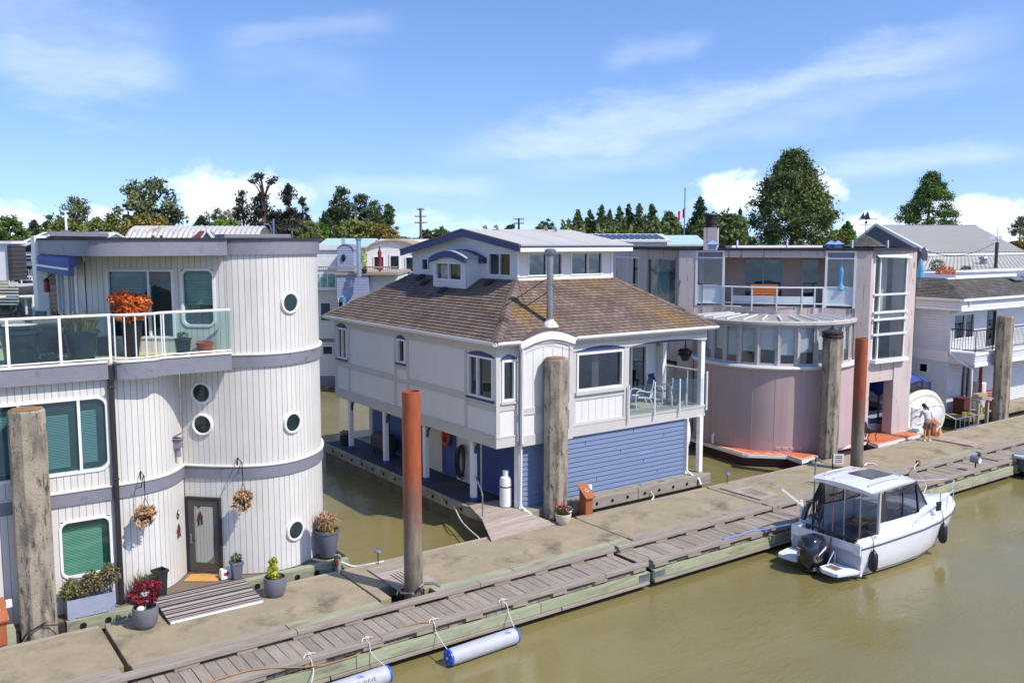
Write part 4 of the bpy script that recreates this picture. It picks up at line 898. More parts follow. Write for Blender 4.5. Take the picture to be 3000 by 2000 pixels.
# facade over the bay
for s0, s1 in ((-1.03, -.3), (6.5, 7.1)): MB(FB).box(s0, s1, -.9, .06, .25, 8.5).build('pillar', m_pink, H3, bevel=.01)
MB(FB).box(.99, 5.23, -.25, .03, 8.19, 8.5).build('header_beam', m_pink, H3, bevel=.01)
nn = lambda a, b, M: [(M @ Vector((a, b, 0))).xy for _ in (0,)][0]
slab = [(-.3, -2.4), (-.3, .02), (1.0, .04)]+[(1.0+4.2*k/12, .04+.42*math.sin(pi*k/12)) for k in range(1, 12)]+[(5.2, .04), (6.5, .02), (6.5, -2.4)]
MB(FB).prism(slab, 5.46, 6.02).build('balcony_slab', m_pink, H3)
MB(FB).box(-.3, 6.5, -.06, .0, 3.2, 5.455).build('facade_wall', m_pink, H3)
flat_wall(FB @ Matrix.Translation((0, -1.9, 0)), -.3, 6.5, 6.02, 8.5, [(1.75, 3.5, 6.1, 8.1), (4.3, 5.05, 6.1, 8.1)], H3, m_pinkd, 'recess_wall')
FR = FB @ Matrix.Translation((0, -1.9, 0))
window(H3, FR, 1.75, 3.5, 6.1, 8.1, mull=(2.6,), fm=m_alug, gm=g_blue, name='sliding_door', inside=2, blind=[(2.65, 3.4, 8.0, 6.6)])
window(H3, FR, 4.3, 5.05, 6.1, 8.1, fm=m_alug, gm=g_dark, name='balcony_door', inside=2)
MB(FB).quad((.8, -1.9, 6.02), (1.5, -.1, 6.02), (1.5, -.1, 8.5), (.8, -1.9, 8.5)).quad((5.2, -.1, 6.02), (5.5, -1.9, 6.02), (5.5, -1.9, 8.5), (5.2, -.1, 8.5)).build('recess_side', m_pinkd, H3) if False else None
for s0, s1 in ((-.3, .99), (5.23, 6.5)):
    w = MB(FB); w.box(s0, s0+.1, -.08, .08, 6.03, 8.5).box(s1-.1, s1, -.08, .08, 6.03, 8.5).box(s0+.1, s1-.1, -.08, .08, 8.42, 8.5).box(s0+.1, s1-.1, -.06, .06, 8.14, 8.2).box(s0+.1, s1-.1, -.06, .06, 6.12, 6.18).box(s0+.1, s1-.1, -.05, .03, 6.92, 6.95)
    fo = w.build('glass_bay', m_alu, H3, bevel=.006)
    MB(FB).quad((s0+.1, 0, 6.95), (s1-.1, 0, 6.95), (s1-.1, 0, 8.14), (s0+.1, 0, 8.14)).build('pane', g_clear, fo)
    MB(FB).box(s0+.1, s1-.1, -.02, .0, 6.18, 6.92).build('frosted_panel', m_frost, fo); MB(FB).box(s0+.1, s1-.1, -.02, .0, 8.2, 8.42).build('top_panel', m_gband, fo)
rl = thing('balcony_railing', 'white metal balcony railing with frosted lower panels on the pink house', 'railing', tuple(FB @ Vector((3.1, .3, 6.0))))
arc = lambda k: (1.0+4.2*k/24, .1+.42*math.sin(pi*k/24))
MB(FB).tube([(arc(k)[0], arc(k)[1], 6.9) for k in range(25)], .035, 8).build('top_rail', m_alu, rl, smooth=True)
MB(FB).tube([(arc(k)[0], arc(k)[1], 6.2) for k in range(25)], .025, 8).build('bottom_rail', m_alu, rl, smooth=True)
for k in (0, 2, 7, 13, 19, 22, 24): MB(FB).box(arc(k)[0]-.03, arc(k)[0]+.03, arc(k)[1]-.03, arc(k)[1]+.03, 5.86, 6.89).build('post', m_alu, rl)
for a, b in ((2, 7), (7, 13), (13, 19), (19, 22)): MB(FB).grid([[(arc(k)[0]+.0, arc(k)[1], z) for k in range(a, b+1)] for z in (6.24, 6.52)]).build('frosted_panel', m_frost, rl)
for s0, s1, z0, z1 in ((6.0, 6.38, 3.15, 5.43), (6.05, 6.4, .7, 2.62)): window(H3, FB @ Matrix.Translation((0, .02, 0)), s0, s1, z0, z1, fm=m_pink, gm=m_port, proud=.05, depth=.02, rec=-.01, fw=.05)
MB(FB).box(5.6, 6.5, -.06, .0, .25, 3.2).build('facade_wall', m_pink, H3)
# facet over the boat slip
for s0, s1, z0 in ((0, .7, .25), (3.05, 3.7, 2.7), (2.4, 3.66, .25)): MB(FA).box(s0, s1, -.7 if z0 > 1 or s0 < 1 else -.45, .05 if s0 != 2.4 else .045, z0, 8.5 if s0 != 2.4 else 3.55).build('pillar', m_pink, H3, bevel=.01)
MB(FA).box(.69, 3.06, -.3, .0, 2.74, 3.6).build('lintel', m_pink, H3); MB(FA).box(.69, 3.06, -.3, .0, 8.38, 8.5).build('lintel', m_pink, H3)
w = MB(FA)
for z0, z1, d in ((6.55, 6.63, .12), (5.77, 5.86, .16), (5.46, 5.55, .16), (4.8, 4.88, .16), (3.6, 3.76, .3)): w.box(.68, 3.08, -.04, d, z0, z1)
w.box(.69, .78, -.04, .05, 3.76, 8.38).box(2.98, 3.06, -.04, .05, 3.76, 8.38).box(1.08, 1.16, -.03, .07, 3.76, 8.2)
w.add([(.68, 0, 8.42), (3.1, 0, 8.36), (3.1, .25, 8.2), (.68, .25, 8.26), (.68, 0, 8.38), (3.1, 0, 8.32), (3.1, .25, 8.16), (.68, .25, 8.22)], [(0, 1, 2, 3), (3, 2, 6, 7), (7, 6, 5, 4), (0, 3, 7, 4), (1, 5, 6, 2)])
fo = w.build('corner_window', m_alu, H3, bevel=.005)
MB(FA).quad((.7, .0, 3.76), (3.05, .0, 3.76), (3.05, .0, 8.3), (.7, .0, 8.3)).build('pane', glass('hazy_glass', (.74, .8, .78), 1.4), fo)
MB(FA).box(.6, 3.1, -1.7, -1.6, 3.6, 8.4).box(.6, 3.1, -1.6, -.05, 3.5, 3.6).box(.6, 3.1, -1.6, -.05, 5.56, 5.74).build('room', mat('pale_room', S(196, 188, 174), .9), fo)
sb = MB(FA).prism([(1.15+.42*math.cos(k*pi/12), 6.75+.95*math.sin(k*pi/12)) for k in range(24)], -.75, -.66, 'y').build('surfboard', mat('cream_board', S(212, 202, 176), .4), bevel=.02); tag(sb, 'cream surfboard standing behind the tall corner window of the pink house', 'surfboard')
MB(FA).box(1.6, 2.2, -1.4, -1.34, 6.9, 8.2).build('white_shutter', m_white2, fo)
MB(FA).box(2.25, 2.8, -.9, -.8, 5.8, 8.3).build('curtain', m_curt, fo)
# left facet behind the neighbour's roof
flat_wall(FDD, -3, LD+.1, .25, 8.5, [(1.4, 4.1, 5.2, 8.1), (-1.9, .6, 4.5, 8.1)], H3, m_pink, 'facade_wall')
window(H3, FDD, 1.4, 4.1, 5.2, 8.1, fm=m_pink, gm=g_blue, inside=-2, fw=.08, curtain=[(1.6, 3.2, 5.3, 8.0)]); window(H3, FDD, -1.9, .6, 4.5, 8.1, mull=(-.6,), trans=(6.7,), fm=m_alu, gm=g_green, inside=2)  # first window's curtain and paler room added to imitate light reflections in the glass
# half round bay
BX, BY = 32.66, 25.8
def cy(r, a, z): return (BX+r*math.cos(R(a)), BY+r*math.sin(R(a)), z)
AN = [128+i*3.0 for i in range(62)]
MB().grid([[cy(3.42, a, .22) for a in AN], [cy(3.42, a, 3.69) for a in AN]]).build('bay_wall', m_pinkr, H3, smooth=True)
for a in (146, 163, 178, 193, 205.5, 221, 238, 252, 268): MB().bar(cy(3.421, a, .24), cy(3.421, a, 3.66), .014, .008).build('panel_seam', m_pinkr, H3)
for a in (222, 227, 232, 237): MB().grid([[cy(r_, a+d, z) for d in (0, 1.2, 2.4, 3.6)] for r_, z in ((3.42, .33), (3.435, .34), (3.435, .44), (3.42, .45))]).build('base_vent', m_pinkd, H3)
MB().tube([cy(3.5, 176, .25), cy(3.5, 176, .62), cy(3.42, 176, .66)], .06, 8).build('vent_elbow', m_white2, H3)
MB().grid([[cy(r_, a, z) for a in AN] for r_, z in ((3.3, 3.66), (3.52, 3.66), (3.56, 3.72), (3.52, 3.8), (3.2, 3.82))]).build('bay_sill', m_alu, H3, smooth=True)
MB().grid([[cy(r_, a, z) for a in AN] for r_, z in ((3.15, 5.42), (3.36, 5.42), (3.48, 5.5), (3.48, 5.6), (3.34, 5.66), (3.2, 5.6))]).build('bay_gutter', m_alug, H3, smooth=True)
MB().grid([[cy(3.3, a, 5.62) for a in AN], [cy(2.2, a, 5.7) for a in AN], [cy(.6, a, 5.74) for a in AN]]).build('bay_roof', mat('glazed_bay_roof', S(168, 164, 156), .3, var=.14, scale=2), H3)
for i in range(14): 
    a = 130+i*13.4; MB().bar(cy(3.36, a, 5.67), cy(1.9, a, 5.79), .06, .06).build('roof_rib', m_alu, H3)
MU = [156.7-13.4, 156.7, 169.5, 181.8, 194.2, 207.8, 221.9, 235.6, 249.6, 263.2, 276.8, 290, 303]
for i in range(len(MU)-1):
    a, b = MU[i]+.7, MU[i+1]-.7; p, q = Vector(cy(3.27, a, 0)), Vector(cy(3.27, b, 0)); L = (q-p).length
    M = frame((p.x, p.y, 0), (q.x-p.x, q.y-p.y, 0))
    w = MB(M); w.box(0, .07, -.05, .04, 3.82, 5.44).box(L-.07, L, -.05, .04, 3.82, 5.44).box(.07, L-.07, -.05, .04, 3.82, 3.9).box(.07, L-.07, -.05, .04, 5.36, 5.44)
    fo = w.build('bay_window', m_alug, H3, bevel=.006)
    MB(M).quad((.07, 0, 3.9), (L-.07, 0, 3.9), (L-.07, 0, 5.36), (.07, 0, 5.36)).build('pane', g_clear, fo)
    MB(M).quad((.05, -.1, 4.25+.1*(i % 3)-(.0 if i > 3 else .1)), (L-.05, -.1, 4.25+.1*(i % 3)-(.0 if i > 3 else .1)), (L-.05, -.1, 5.4), (.05, -.1, 5.4)).build('roller_shade', m_shade, fo)
    po = Vector(cy(3.3, MU[i], 0)); MB().cyl((po.x, po.y, 3.82), (po.x, po.y, 5.44), .06, n=8).build('mullion', m_alug, H3)
MB().prism([cy(3.2, a, 0)[:2] for a in AN], 3.4, 3.5).build('bay_floor', m_insd, H3)
# flat roof, rear and inner walls
back = [(44.6, 27.2), (40, 37), (33, 38)]
rpoly = [tuple(Dd), tuple(Cc+Vector((-.62, .8)) if False else FB @ Vector((-1.05, .07, 0)))[:2], tuple(FB @ Vector((7.1, .07, 0)))[:2], tuple(FA @ Vector((3.72, .06, 0)))[:2]]+back
rpoly = [(p[0], p[1]) for p in rpoly]
MB().prism(rpoly, 8.5, 8.52).build('roof', m_roofk, H3)
for a, b in zip(rpoly, rpoly[1:]+rpoly[:1]): MB().bar((a[0], a[1], 8.56), (b[0], b[1], 8.56), .12, .12).build('roof_edge', m_roofk, H3)
for a, b in zip(rpoly[3:], rpoly[4:]+rpoly[:1]): MB().quad((a[0], a[1], 3.2), (b[0], b[1], 3.2), (b[0], b[1], 8.5), (a[0], a[1], 8.5)).build('rear_wall', m_pink, H3)
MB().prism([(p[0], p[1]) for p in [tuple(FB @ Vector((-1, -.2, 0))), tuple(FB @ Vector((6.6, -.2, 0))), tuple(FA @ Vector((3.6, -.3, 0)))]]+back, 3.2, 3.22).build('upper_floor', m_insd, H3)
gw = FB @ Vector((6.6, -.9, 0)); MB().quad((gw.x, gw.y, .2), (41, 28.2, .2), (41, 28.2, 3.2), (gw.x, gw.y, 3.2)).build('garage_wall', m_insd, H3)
# chimney, vents, skylight on the roof
c0 = far(2083, 712, 40.5); a_ = math.atan2(FB[1][0], FB[0][0])
MB().obox((c0.x, c0.y, 9.0), (.62, .62, 1.0), rz=a_).build('chimney', m_pink, H3, bevel=.01)
MB().lathe([(.26, 9.5), (.24, 9.66), (.27, 9.68), (.24, 9.9), (.3, 10.06), (.28, 10.1), (.1, 10.1)], (c0.x, c0.y, 0), 14).build('chimney_pot', m_black, H3, smooth=True)
for u_, w_ in ((2088, 38.5), (2435, 41), (2456, 40.6)):
    p = far(u_, 712, w_); MB().obox((p.x, p.y, 8.64), (.32, .32, .2), rz=a_).lathe([(.34, 8.74), (.36, 8.77), (.06, 8.92), (.02, 8.94)], (p.x, p.y, 0), 4, a0=a_+pi/4).build('roof_vent', mat('pale_blue_metal', S(150, 176, 214), .5, metal=.3), H3)
a0, a1 = far(2135, 708, 41), far(2400, 708, 43); sk = MB(); sk.bar((a0.x, a0.y, 8.66), (a1.x, a1.y, 8.66), .5, .1); sk.build('skylight', m_white2, H3)
for u_, w_ in ((2160, 40), (2306, 41), (2497, 41.5), (2601, 41)):
    p = far(u_, 712, w_); MB().cyl((p.x, p.y, 8.5), (p.x, p.y, 8.95), .045, n=8).build('vent_pipe', m_white2, H3)
# orange tiled deck with white edge
dk = [(29.6, 29.5), (29.0, 25.6), (28.79, 24.07), (30.04, 22.83), (29.82, 21.95), (30.9, 22.05), (31.7, 22.3), (33.2, 22.55), (35.1, 22.5), (34.83, 21.8), (38.3, 21.92), (38.5, 22.5), (41, 26), (41, 29.5)]
tiles = MB(); 
def inside_(x, y):
    c = False; j = len(dk)-1
    for i in range(len(dk)):
        if ((dk[i][1] > y) != (dk[j][1] > y)) and x < (dk[j][0]-dk[i][0])*(y-dk[i][1])/(dk[j][1]-dk[i][1])+dk[i][0]: c = not c
        j = i
    return c
MB().prism(dk, .07, .2).build('deck_frame', m_white2, H3, bevel=.01)
ctr = Vector((33.5, 26)); sh = [(ctr+(Vector(p)-ctr)*.992) for p in dk]
MB().prism([(p.x, p.y) for p in sh], .2, .235).build('deck_grout', mat('pale_grout', S(218, 156, 124), .85), H3)
dk2 = dk; th = .33
for i in range(-4, 48):
    for j in range(0, 34):
        x, y = 28.5+i*th, 21.6+j*th
        if all(inside_(x+a*th, y+b*th) for a in (.0, 1) for b in (.0, 1)) and y < 27.5: tiles.box(x+.012, x+th-.012, y+.012, y+th-.012, .236, .25)
tiles.build('deck_tiles', m_tile, H3)
MB().prism([(ctr+(Vector(p)-ctr)*.96)[:] for p in dk], -.75, .068).build('float_hull', mat('dark_red_hull', S(84, 48, 42), .8, var=.25), H3)
MB().add([(30.2, 22.25, .25), (30.5, 21.7, .02), (31.45, 21.8, .02), (31.45, 22.35, .25), (30.2, 22.25, .22), (30.5, 21.7, -.0), (31.45, 21.8, -.0), (31.45, 22.35, .22)], [(0, 1, 2, 3), (0, 4, 5, 1), (1, 5, 6, 2)]).build('gang_plate', m_galv, H3)
MB().add([(36.4, 22.2, .27), (36.6, 21.55, .02), (37.75, 21.62, .02), (37.3, 22.25, .27), (36.4, 22.2, .24), (36.6, 21.55, .0), (37.75, 21.62, .0), (37.3, 22.25, .24)], [(0, 1, 2, 3), (0, 4, 5, 1), (1, 5, 6, 2)]).build('gang_plate', m_galv, H3)
MB().obox((29.6, 24.8, .28), (.25, .06, .04), rz=.9).build('cleat', m_black, H3)
H3.location = (34.68, 27.54, .026); H3.scale = (1.02,)*3
rl.location = (rl.location.x*1.02, rl.location.y*1.02, 5.942); rl.scale = (1.02,)*3
# ------------------------------------------------------------ the white house at the right
m_lap = mat('white_lap_siding', S(214, 216, 222), .55, var=.04, lap=(.14, .02), spots=[(S(200, 202, 208), 1, .58, .8)])
H4 = thing('float_house', 'white lap sided house with grey shingle roof and black railed balcony at the right', 'house', (50, 28, .2), 'float homes')
FL4 = frame((44.45, 34, 0), (0, -1, 0), (-1, 0, 0)); FF4 = frame((0, 24.15, 0), (1, 0, 0))
flat_wall(FL4, 0, 9.85, .2, 5.6, [(34-25.75, 34-25.2, 2.1, 2.62)], H4, m_lap, 'side_wall')
window(H4, FL4, 34-25.75, 34-25.2, 2.1, 2.62, inside=1); MB(FL4).box(0, 9.85, 0, .05, 2.82, 3.32).box(0, 9.85, 0, .07, 3.2, 3.34).build('belt_board', m_white2, H4)
flat_wall(FF4, 44.45, 58, .2, 5.6, [(44.75, 46.8, 3.9, 5.2), (48.1, 49.0, 3.35, 5.25), (45.7, 46.7, .3, 2.55)], H4, m_lap, 'front_wall')
window(H4, FF4, 44.75, 46.8, 3.9, 5.2, mull=(45.9,), inside=2); window(H4, FF4, 48.1, 49.0, 3.35, 5.25, name='balcony_door', fm=m_doorg, inside=2); window(H4, FF4, 45.7, 46.7, .3, 2.55, name='patio_door', mull=(46.2,), inside=2, blind=[(45.75, 46.15, 2.0, .4)])
MB().box(44.45, 58, 22.82, 24.15, 2.75, 3.36).build('balcony_slab', m_lap, H4); MB().box(44.4, 58, 22.77, 22.819, 3.24, 3.4).box(44.4, 58, 22.77, 22.819, 2.68, 2.84).build('balcony_trim', m_white2, H4)
rl = thing('balcony_railing', 'black metal balcony railing on the white house at the right', 'railing', (48, 22.9, 3.4))
MB().tube([(44.5, 24.1, 4.5), (44.5, 22.9, 4.5), (58, 22.9, 4.5)], .03, 6).build('top_rail', m_black, rl); MB().tube([(44.5, 24.1, 3.5), (44.5, 22.9, 3.5), (58, 22.9, 3.5)], .022, 6).build('bottom_rail', m_black, rl)
for k in range(9): MB().cyl((44.5, 24.05-k*.14, 3.5), (44.5, 24.05-k*.14, 4.5), .014, n=6).build('baluster', m_black, rl)
for k in range(70):
    x = 44.6+k*.14; MB().cyl((x, 22.9, 3.42 if k % 12 == 0 else 3.5), (x, 22.9, 4.5), .03 if k % 12 == 0 else .014, n=6).build('baluster', m_black, rl)
ce = (43.86, 23.3); zt4 = 6.95
slope((43.86, 23.3, 6.08), (60, 23.3, 6.08), (45.76, 25.2, zt4), (58, 25.2, zt4), 13, m_shg, H4, 'roof'); slope((43.86, 36, 6.08), (43.86, 23.3, 6.08), (45.76, 34, zt4), (45.76, 25.2, zt4), 13, m_shg, H4, 'roof')
hip_caps((43.86, 23.3, 6.08), (45.76, 25.2, zt4), m_shg, H4, 12)
MB().box(43.95, 60, 23.36, 36, 5.5, 6.02).build('eave_box', m_lap, H4); gut((43.86, 36, 6.07), (43.86, 23.3, 6.07)); 
p = Vector((43.86, 23.3, 6.07)); MB().box(43.86, 60, 23.2, 23.34, 5.95, 6.07).build('gutter', m_white2, H4)
MB().box(43.93, 60, 23.32, 23.355, 5.44, 5.6).box(43.9, 43.94, 23.33, 36, 5.48, 5.6).build('fascia_trim', m_white2, H4)
MB().box(45.76, 58, 25.2, 36, 6.9, 6.99).build('roof_terrace', m_gband, H4); MB().box(46.5, 53, 25.1, 25.25, 6.93, 7.1).box(45.7, 46.5, 25.12, 25.25, 6.93, 7.0).build('parapet_cap', m_white2, H4, bevel=.01)
MB().tube([(44.6, 23.25, 6.0), (44.62, 23.4, 5.5), (44.4, 24.1, 5.2)], .05, 6).tube([(44.42, 24.1, 4.4), (44.42, 24.1, 3.3), (44.42, 23.6, 2.9), (44.42, 22.9, 2.6), (44.42, 22.86, .4)], .05, 6).build('downpipe', m_white2, H4)
MB().obox((52.0, 24.6, 6.85), (1.1, .4, .05), rx=.45).build('skylight', m_galv, H4)
MB().box(44.2, 58, 22.75, 34, -.05, .2).build('float_deck', m_conc, H4, bevel=.02); MB().box(44.3, 58, 22.9, 34, -.8, -.055).build('float_hull', m_dark, H4)
MB(FL4).box(0, 9.85, -.1, .02, .2, .3).build('base_board', m_white2, H4)
ch = far(2881, 770, 60); MB().cyl((ch.x, ch.y, 6.9), (ch.x, ch.y, 7.75), .22, n=12).lathe([(.32, 7.75), (.34, 7.8), (.3, 7.86), (.05, 7.9)], (ch.x, ch.y, 0), 10).build('flue', m_galv, H4)
# ------------------------------------------------------------ the white motorboat
m_gel = mat('white_gelcoat', S(230, 231, 234), .22, var=.03, scale=1.5, coat=.5)
m_gelm = mat('white_nonslip', S(222, 224, 228), .5, var=.04)
m_cow = mat('black_cowling', (.008, .009, .014), .12, var=.1, coat=1)
m_ss = mat('stainless_steel', S(214, 214, 214), .4, metal=.55, var=.05)
m_blkp = mat('black_plastic', (.014, .014, .016), .4, var=.1)
BT = thing('motorboat', 'white cabin motorboat with black outboard moored on the near side of the plank dock', 'boat', (22.0, 15.3, -.5))
OFF[BT.name] = Vector((0, 0, 0))       # parts are built in the boat's own axes: bow +x, port +y
ST = [0, .8, 1.8, 2.8, 3.8, 4.7, 5.4, 5.85, 6.12]
SHB = [1.22, 1.26, 1.28, 1.28, 1.2, .98, .66, .34, .03]; SHZ = [1.0, 1.02, 1.06, 1.1, 1.15, 1.18, 1.19, 1.19, 1.18]
CHB = [1.1, 1.12, 1.13, 1.1, .98, .7, .38, .15, .0]; CHZ = [.1, .1, .1, .12, .2, .36, .58, .8, .98]
KZ = [-.3, -.32, -.34, -.34, -.3, -.14, .14, .5, .94]
rows = []
for x, hb, hz, cb, cz, kz in zip(ST, SHB, SHZ, CHB, CHZ, KZ):
    side = [(x, hb, hz), (x, hb*.99+.005, hz-.09), (x, (hb+cb)/2+.05*hb, (hz+cz)/2), (x, cb+.02, cz+.03), (x, cb, cz), (x, cb*.5, (cz+kz)/2), (x, 0, kz)]
    rows.append(side+[(p[0], -p[1], p[2]) for p in side[-2::-1]])
hull = MB().grid(rows).poly([r for r in rows[0]]).build('hull', m_gel, BT, smooth=True, autos=28)
def side_line(dz, r, out, m, nm, x0=0):
    for sg in (1, -1):
        MB().tube([(x, sg*(hb+out), hz+dz) for x, hb, hz in zip(ST, SHB, SHZ)], r, 6).build(nm, m, BT, smooth=True)
side_line(-.09, .022, .005, mat('grey_rub_rail', S(70, 72, 78), .5), 'rub_rail')
for sg in (1, -1): MB().tube([(x, sg*(cb+.03), cz+.06) for x, cb, cz in zip(ST, CHB, CHZ)], .012, 5).build('chine_stripe', m_blkp, BT)
# deck, cockpit well and coamings
dk_ = MB(); top = [(x, hb, hz) for x, hb, hz in zip(ST, SHB, SHZ)]
for sg in (1, -1): dk_.grid([[(x, sg*hb, hz), (x, sg*(hb-.06), hz+.035), (x, sg*(hb-.26 if x < 2.5 else max(hb-.3, 0)), hz+.045)] for x, hb, hz in zip(ST[:5], SHB, SHZ)])
dk_.grid([[(x, hb*k, hz+(.05 if abs(k) < 1 else 0)+.14*max(0, 1-abs(k)*1.1)*(1 if x < 5 else .6)) for k in (1, .9, .6, .3, 0, -.3, -.6, -.9, -1)] for x, hb, hz in zip(ST[3:], SHB[3:], SHZ[3:])])
dk_.build('deck', m_gel, BT, smooth=True, autos=50)
MB().box(.02, 3.0, -.98, .98, .3, .4).build('cockpit_floor', mat('grey_cockpit_sole', S(150, 146, 142), .6, var=.08), BT)
MB().box(.05, 2.9, .97, 1.03, .4, 1.1).build('cockpit_liner', m_gel, BT); MB().box(.05, 2.9, -1.03, -.97, .4, 1.1).build('cockpit_liner', m_gel, BT)
MB().box(-.0, .1, -1.2, 1.2, .1, .78).build('transom', m_gel, BT, bevel=.03)
MB().prism([(-.02, .9), (.16, .9), (.2, 1.2), (-.06, 1.2)], .7, 1.03, 'z').build('quarter_block', m_gel, BT, bevel=.03); MB().prism([(-.06, -1.2), (.2, -1.2), (.16, -.95), (-.02, -.95)], .7, 1.02, 'z').build('quarter_block', m_gel, BT, bevel=.03)
for y0, y1, nm in ((-1.22, -.36, 's'), (.36, 1.2, 'p')):
    pl = [(-.05, y0), (-.78, y0+(.16 if y0 < 0 else .0)), (-.84, y0+.3), (-.84, y1-.2), (-.7, y1-(.0 if y0 < 0 else .12)), (-.05, y1)]
    MB().prism(pl, .2, .32).build('swim_platform', m_gelm, BT, bevel=.03)
MB().box(-.6, -.36, -.85, -.5, .321, .328).build('platform_hatch', mat('teak_inset', S(128, 92, 72), .7), BT); MB().box(-.63, -.33, -.88, -.47, .318, .325).build('hatch_rim', m_ss, BT)
MB().tube([(-.1, -.42, .3), (-.1, -.42, .62), (-.16, -.42, .66), (-.42, -.42, .34)], .018, 6).build('boarding_handle', m_ss, BT, smooth=True)
MB().tube([(.08, -1.0, 1.08), (.08, .75, 1.08)], .045, 8).build('stern_rail', m_blkp, BT, smooth=True)
for y in (-.95, -.45, .2, .7): MB().box(.04, .12, y-.05, y+.05, .76, 1.1).build('rail_bracket', m_blkp, BT)
# outboard
ob = MB(); prof = [(.18, .12, -.62, .16), (.26, .2, -.62, .2), (.31, .25, -.62, .34), (.33, .27, -.62, .6), (.34, .27, -.6, .8), (.32, .25, -.58, .96), (.25, .2, -.56, 1.06), (.12, .1, -.55, 1.1), (.01, .01, -.55, 1.105)]
ob.rings([[(cx+1.18*rx*(abs(math.cos(a))**.75)*(1 if math.cos(a) >= 0 else -1), 1.22*ry*(abs(math.sin(a))**.75)*(1 if math.sin(a) >= 0 else -1), z) for a in [k*2*pi/24 for k in range(24)]] for rx, ry, cx, z in prof])
mo = ob.build('outboard', m_cow, BT, smooth=True, autos=60)
MB().prism([(-.72, .2), (-.5, .2), (-.44, -.5), (-.62, -.9), (-.74, -.5)], -.07, .07, 'y').box(-.5, -.02, -.16, .16, .1, .5).lathe([(.3, .1), (.31, .16), (.25, .19)], (-.6, 0, 0), 20).build('outboard_leg', m_blkp, mo, bevel=.02)
M150 = Matrix(((0, 0, -1, -.955), (0, 1, 0, .14), (-1, 0, 0, .66), (0, 0, 0, 1)))
M150 = Matrix(((0, 0, -1, -1.03), (0, -1, 0, .12), (-1, 0, 0, .68), (0, 0, 0, 1)))
text('150', .17, m_white2, 'power_numeral', mo, M150, .006)
MB().add([(-.68, -.336, .66), (-.36, -.318, .84), (-.36, -.318, .74), (-.72, -.335, .58)], [(0, 1, 2, 3)]).build('cowling_stripe', mat('silver_decal', S(210, 206, 206), .3), mo)
# wheelhouse
rf = MB(); xs = [.62, .8, 1.6, 2.5, 2.9, 3.02]; hw = [1.0, 1.08, 1.1, 1.02, .9, .78]; zz = [2.36, 2.4, 2.45, 2.44, 2.38, 2.32]
rf.rings([[(x, w*k, z+.07*(1-k*k)) for k in (-1, -.7, -.35, 0, .35, .7, 1)]+[(x, w*k, z-.07) for k in (.97, .3, -.3, -.97)] for x, w, z in zip(xs, hw, zz)])
roof = rf.build('wheelhouse_roof', m_gel, BT, smooth=True, autos=40)
MB().add([(1.45, -.42, 2.53), (2.5, -.4, 2.52), (2.5, .4, 2.52), (1.45, .42, 2.53)], [(0, 1, 2, 3)]).build('roof_hatch', mat('smoked_hatch', S(86, 92, 96), .15), roof)
for y in (-.75, .75): MB().tube([(.85, y, 2.44), (.92, y, 2.55), (2.0, y*.98, 2.58), (2.35, y*.95, 2.48)], .016, 6).build('roof_rail', m_ss, roof, smooth=True)
MB().tube([(2.6, -.6, 2.5), (2.62, .2, 2.52)], .014, 6).build('wiper_rail', m_ss, roof)
MB().tube([(.66, -1.0, 2.31), (.64, 0, 2.33), (.66, 1.0, 2.31)], .02, 6).build('roof_gutter', m_blkp, roof)
m_smoke = glass('smoked_window', (.24, .26, .29), 1.3)
for sg in (-1, 1):
    sp = [(1.0, sg*1.04, 1.4), (2.9, sg*1.0, 1.42), (3.85, sg*.66, 1.42), (2.95, sg*.8, 2.3), (1.0, sg*1.04, 2.33)]
    MB().add([(1.32, sg*1.035, 1.46), (2.86, sg*1.0, 1.47), (2.86, sg*.9, 2.26), (1.22, sg*1.03, 2.28)], [(0, 1, 2, 3)]).build('side_window', m_smoke, BT)
    MB().add([(2.9, sg*.99, 1.47), (3.74, sg*.72, 1.47), (3.0, sg*.82, 2.22), (2.9, sg*.88, 2.24)], [(0, 1, 2, 3)]).build('quarter_window', m_smoke, BT)
    MB().add([(.98, sg*1.06, .95), (3.9, sg*.95, 1.2), (3.78, sg*.72, 1.46), (2.9, sg*1.01, 1.46), (1.0, sg*1.05, 1.45)], [(0, 1, 2, 3, 4)]).build('cabin_side', m_gel, BT)
    MB().bar((2.88, sg*1.01, 1.46), (2.88, sg*.9, 2.28), .05, .05).bar((3.78, sg*.7, 1.46), (3.0, sg*.8, 2.3), .05, .05).bar((2.1, sg*1.02, 1.46), (2.1, sg*.99, 2.28), .03, .03).bar((1.3, sg*1.04, 1.46), (2.88, sg*1.005, 1.46), .03, .03).build('window_frame', m_blkp, BT)
    MB().add([(1.02, sg*1.06, 1.45), (1.32, sg*1.045, 1.45), (1.22, sg*1.035, 2.3), (1.02, sg*1.04, 2.3)], [(0, 1, 2, 3)]).build('dark_side_panel', m_cow, BT)
    MB().add([(1.9, sg*1.08, 2.2), (2.95, sg*.9, 2.26), (2.95, sg*.88, 2.36), (1.9, sg*1.1, 2.34)], [(0, 1, 2, 3)]).build('brow_strip', m_blkp, BT)
MB().grid([[(3.78, .7*k, 1.47+.03*(1-k*k)) for k in (-1, -.5, 0, .5, 1)], [(3.0, .78*k, 2.28) for k in (-1, -.5, 0, .5, 1)]]).build('windscreen', m_smoke, BT)
MB().bar((3.8, 0, 1.5), (3.0, 0, 2.3), .05, .05).build('screen_bar', m_gel, BT)
for y in (-1.02, -.42, .12, 1.0): MB().bar((.98, y, .42), (.98, y, 2.32), .07 if abs(y) > .9 else .035, .07 if abs(y) > .9 else .035).build('door_post', m_ss if abs(y) < .9 else m_alug, BT)
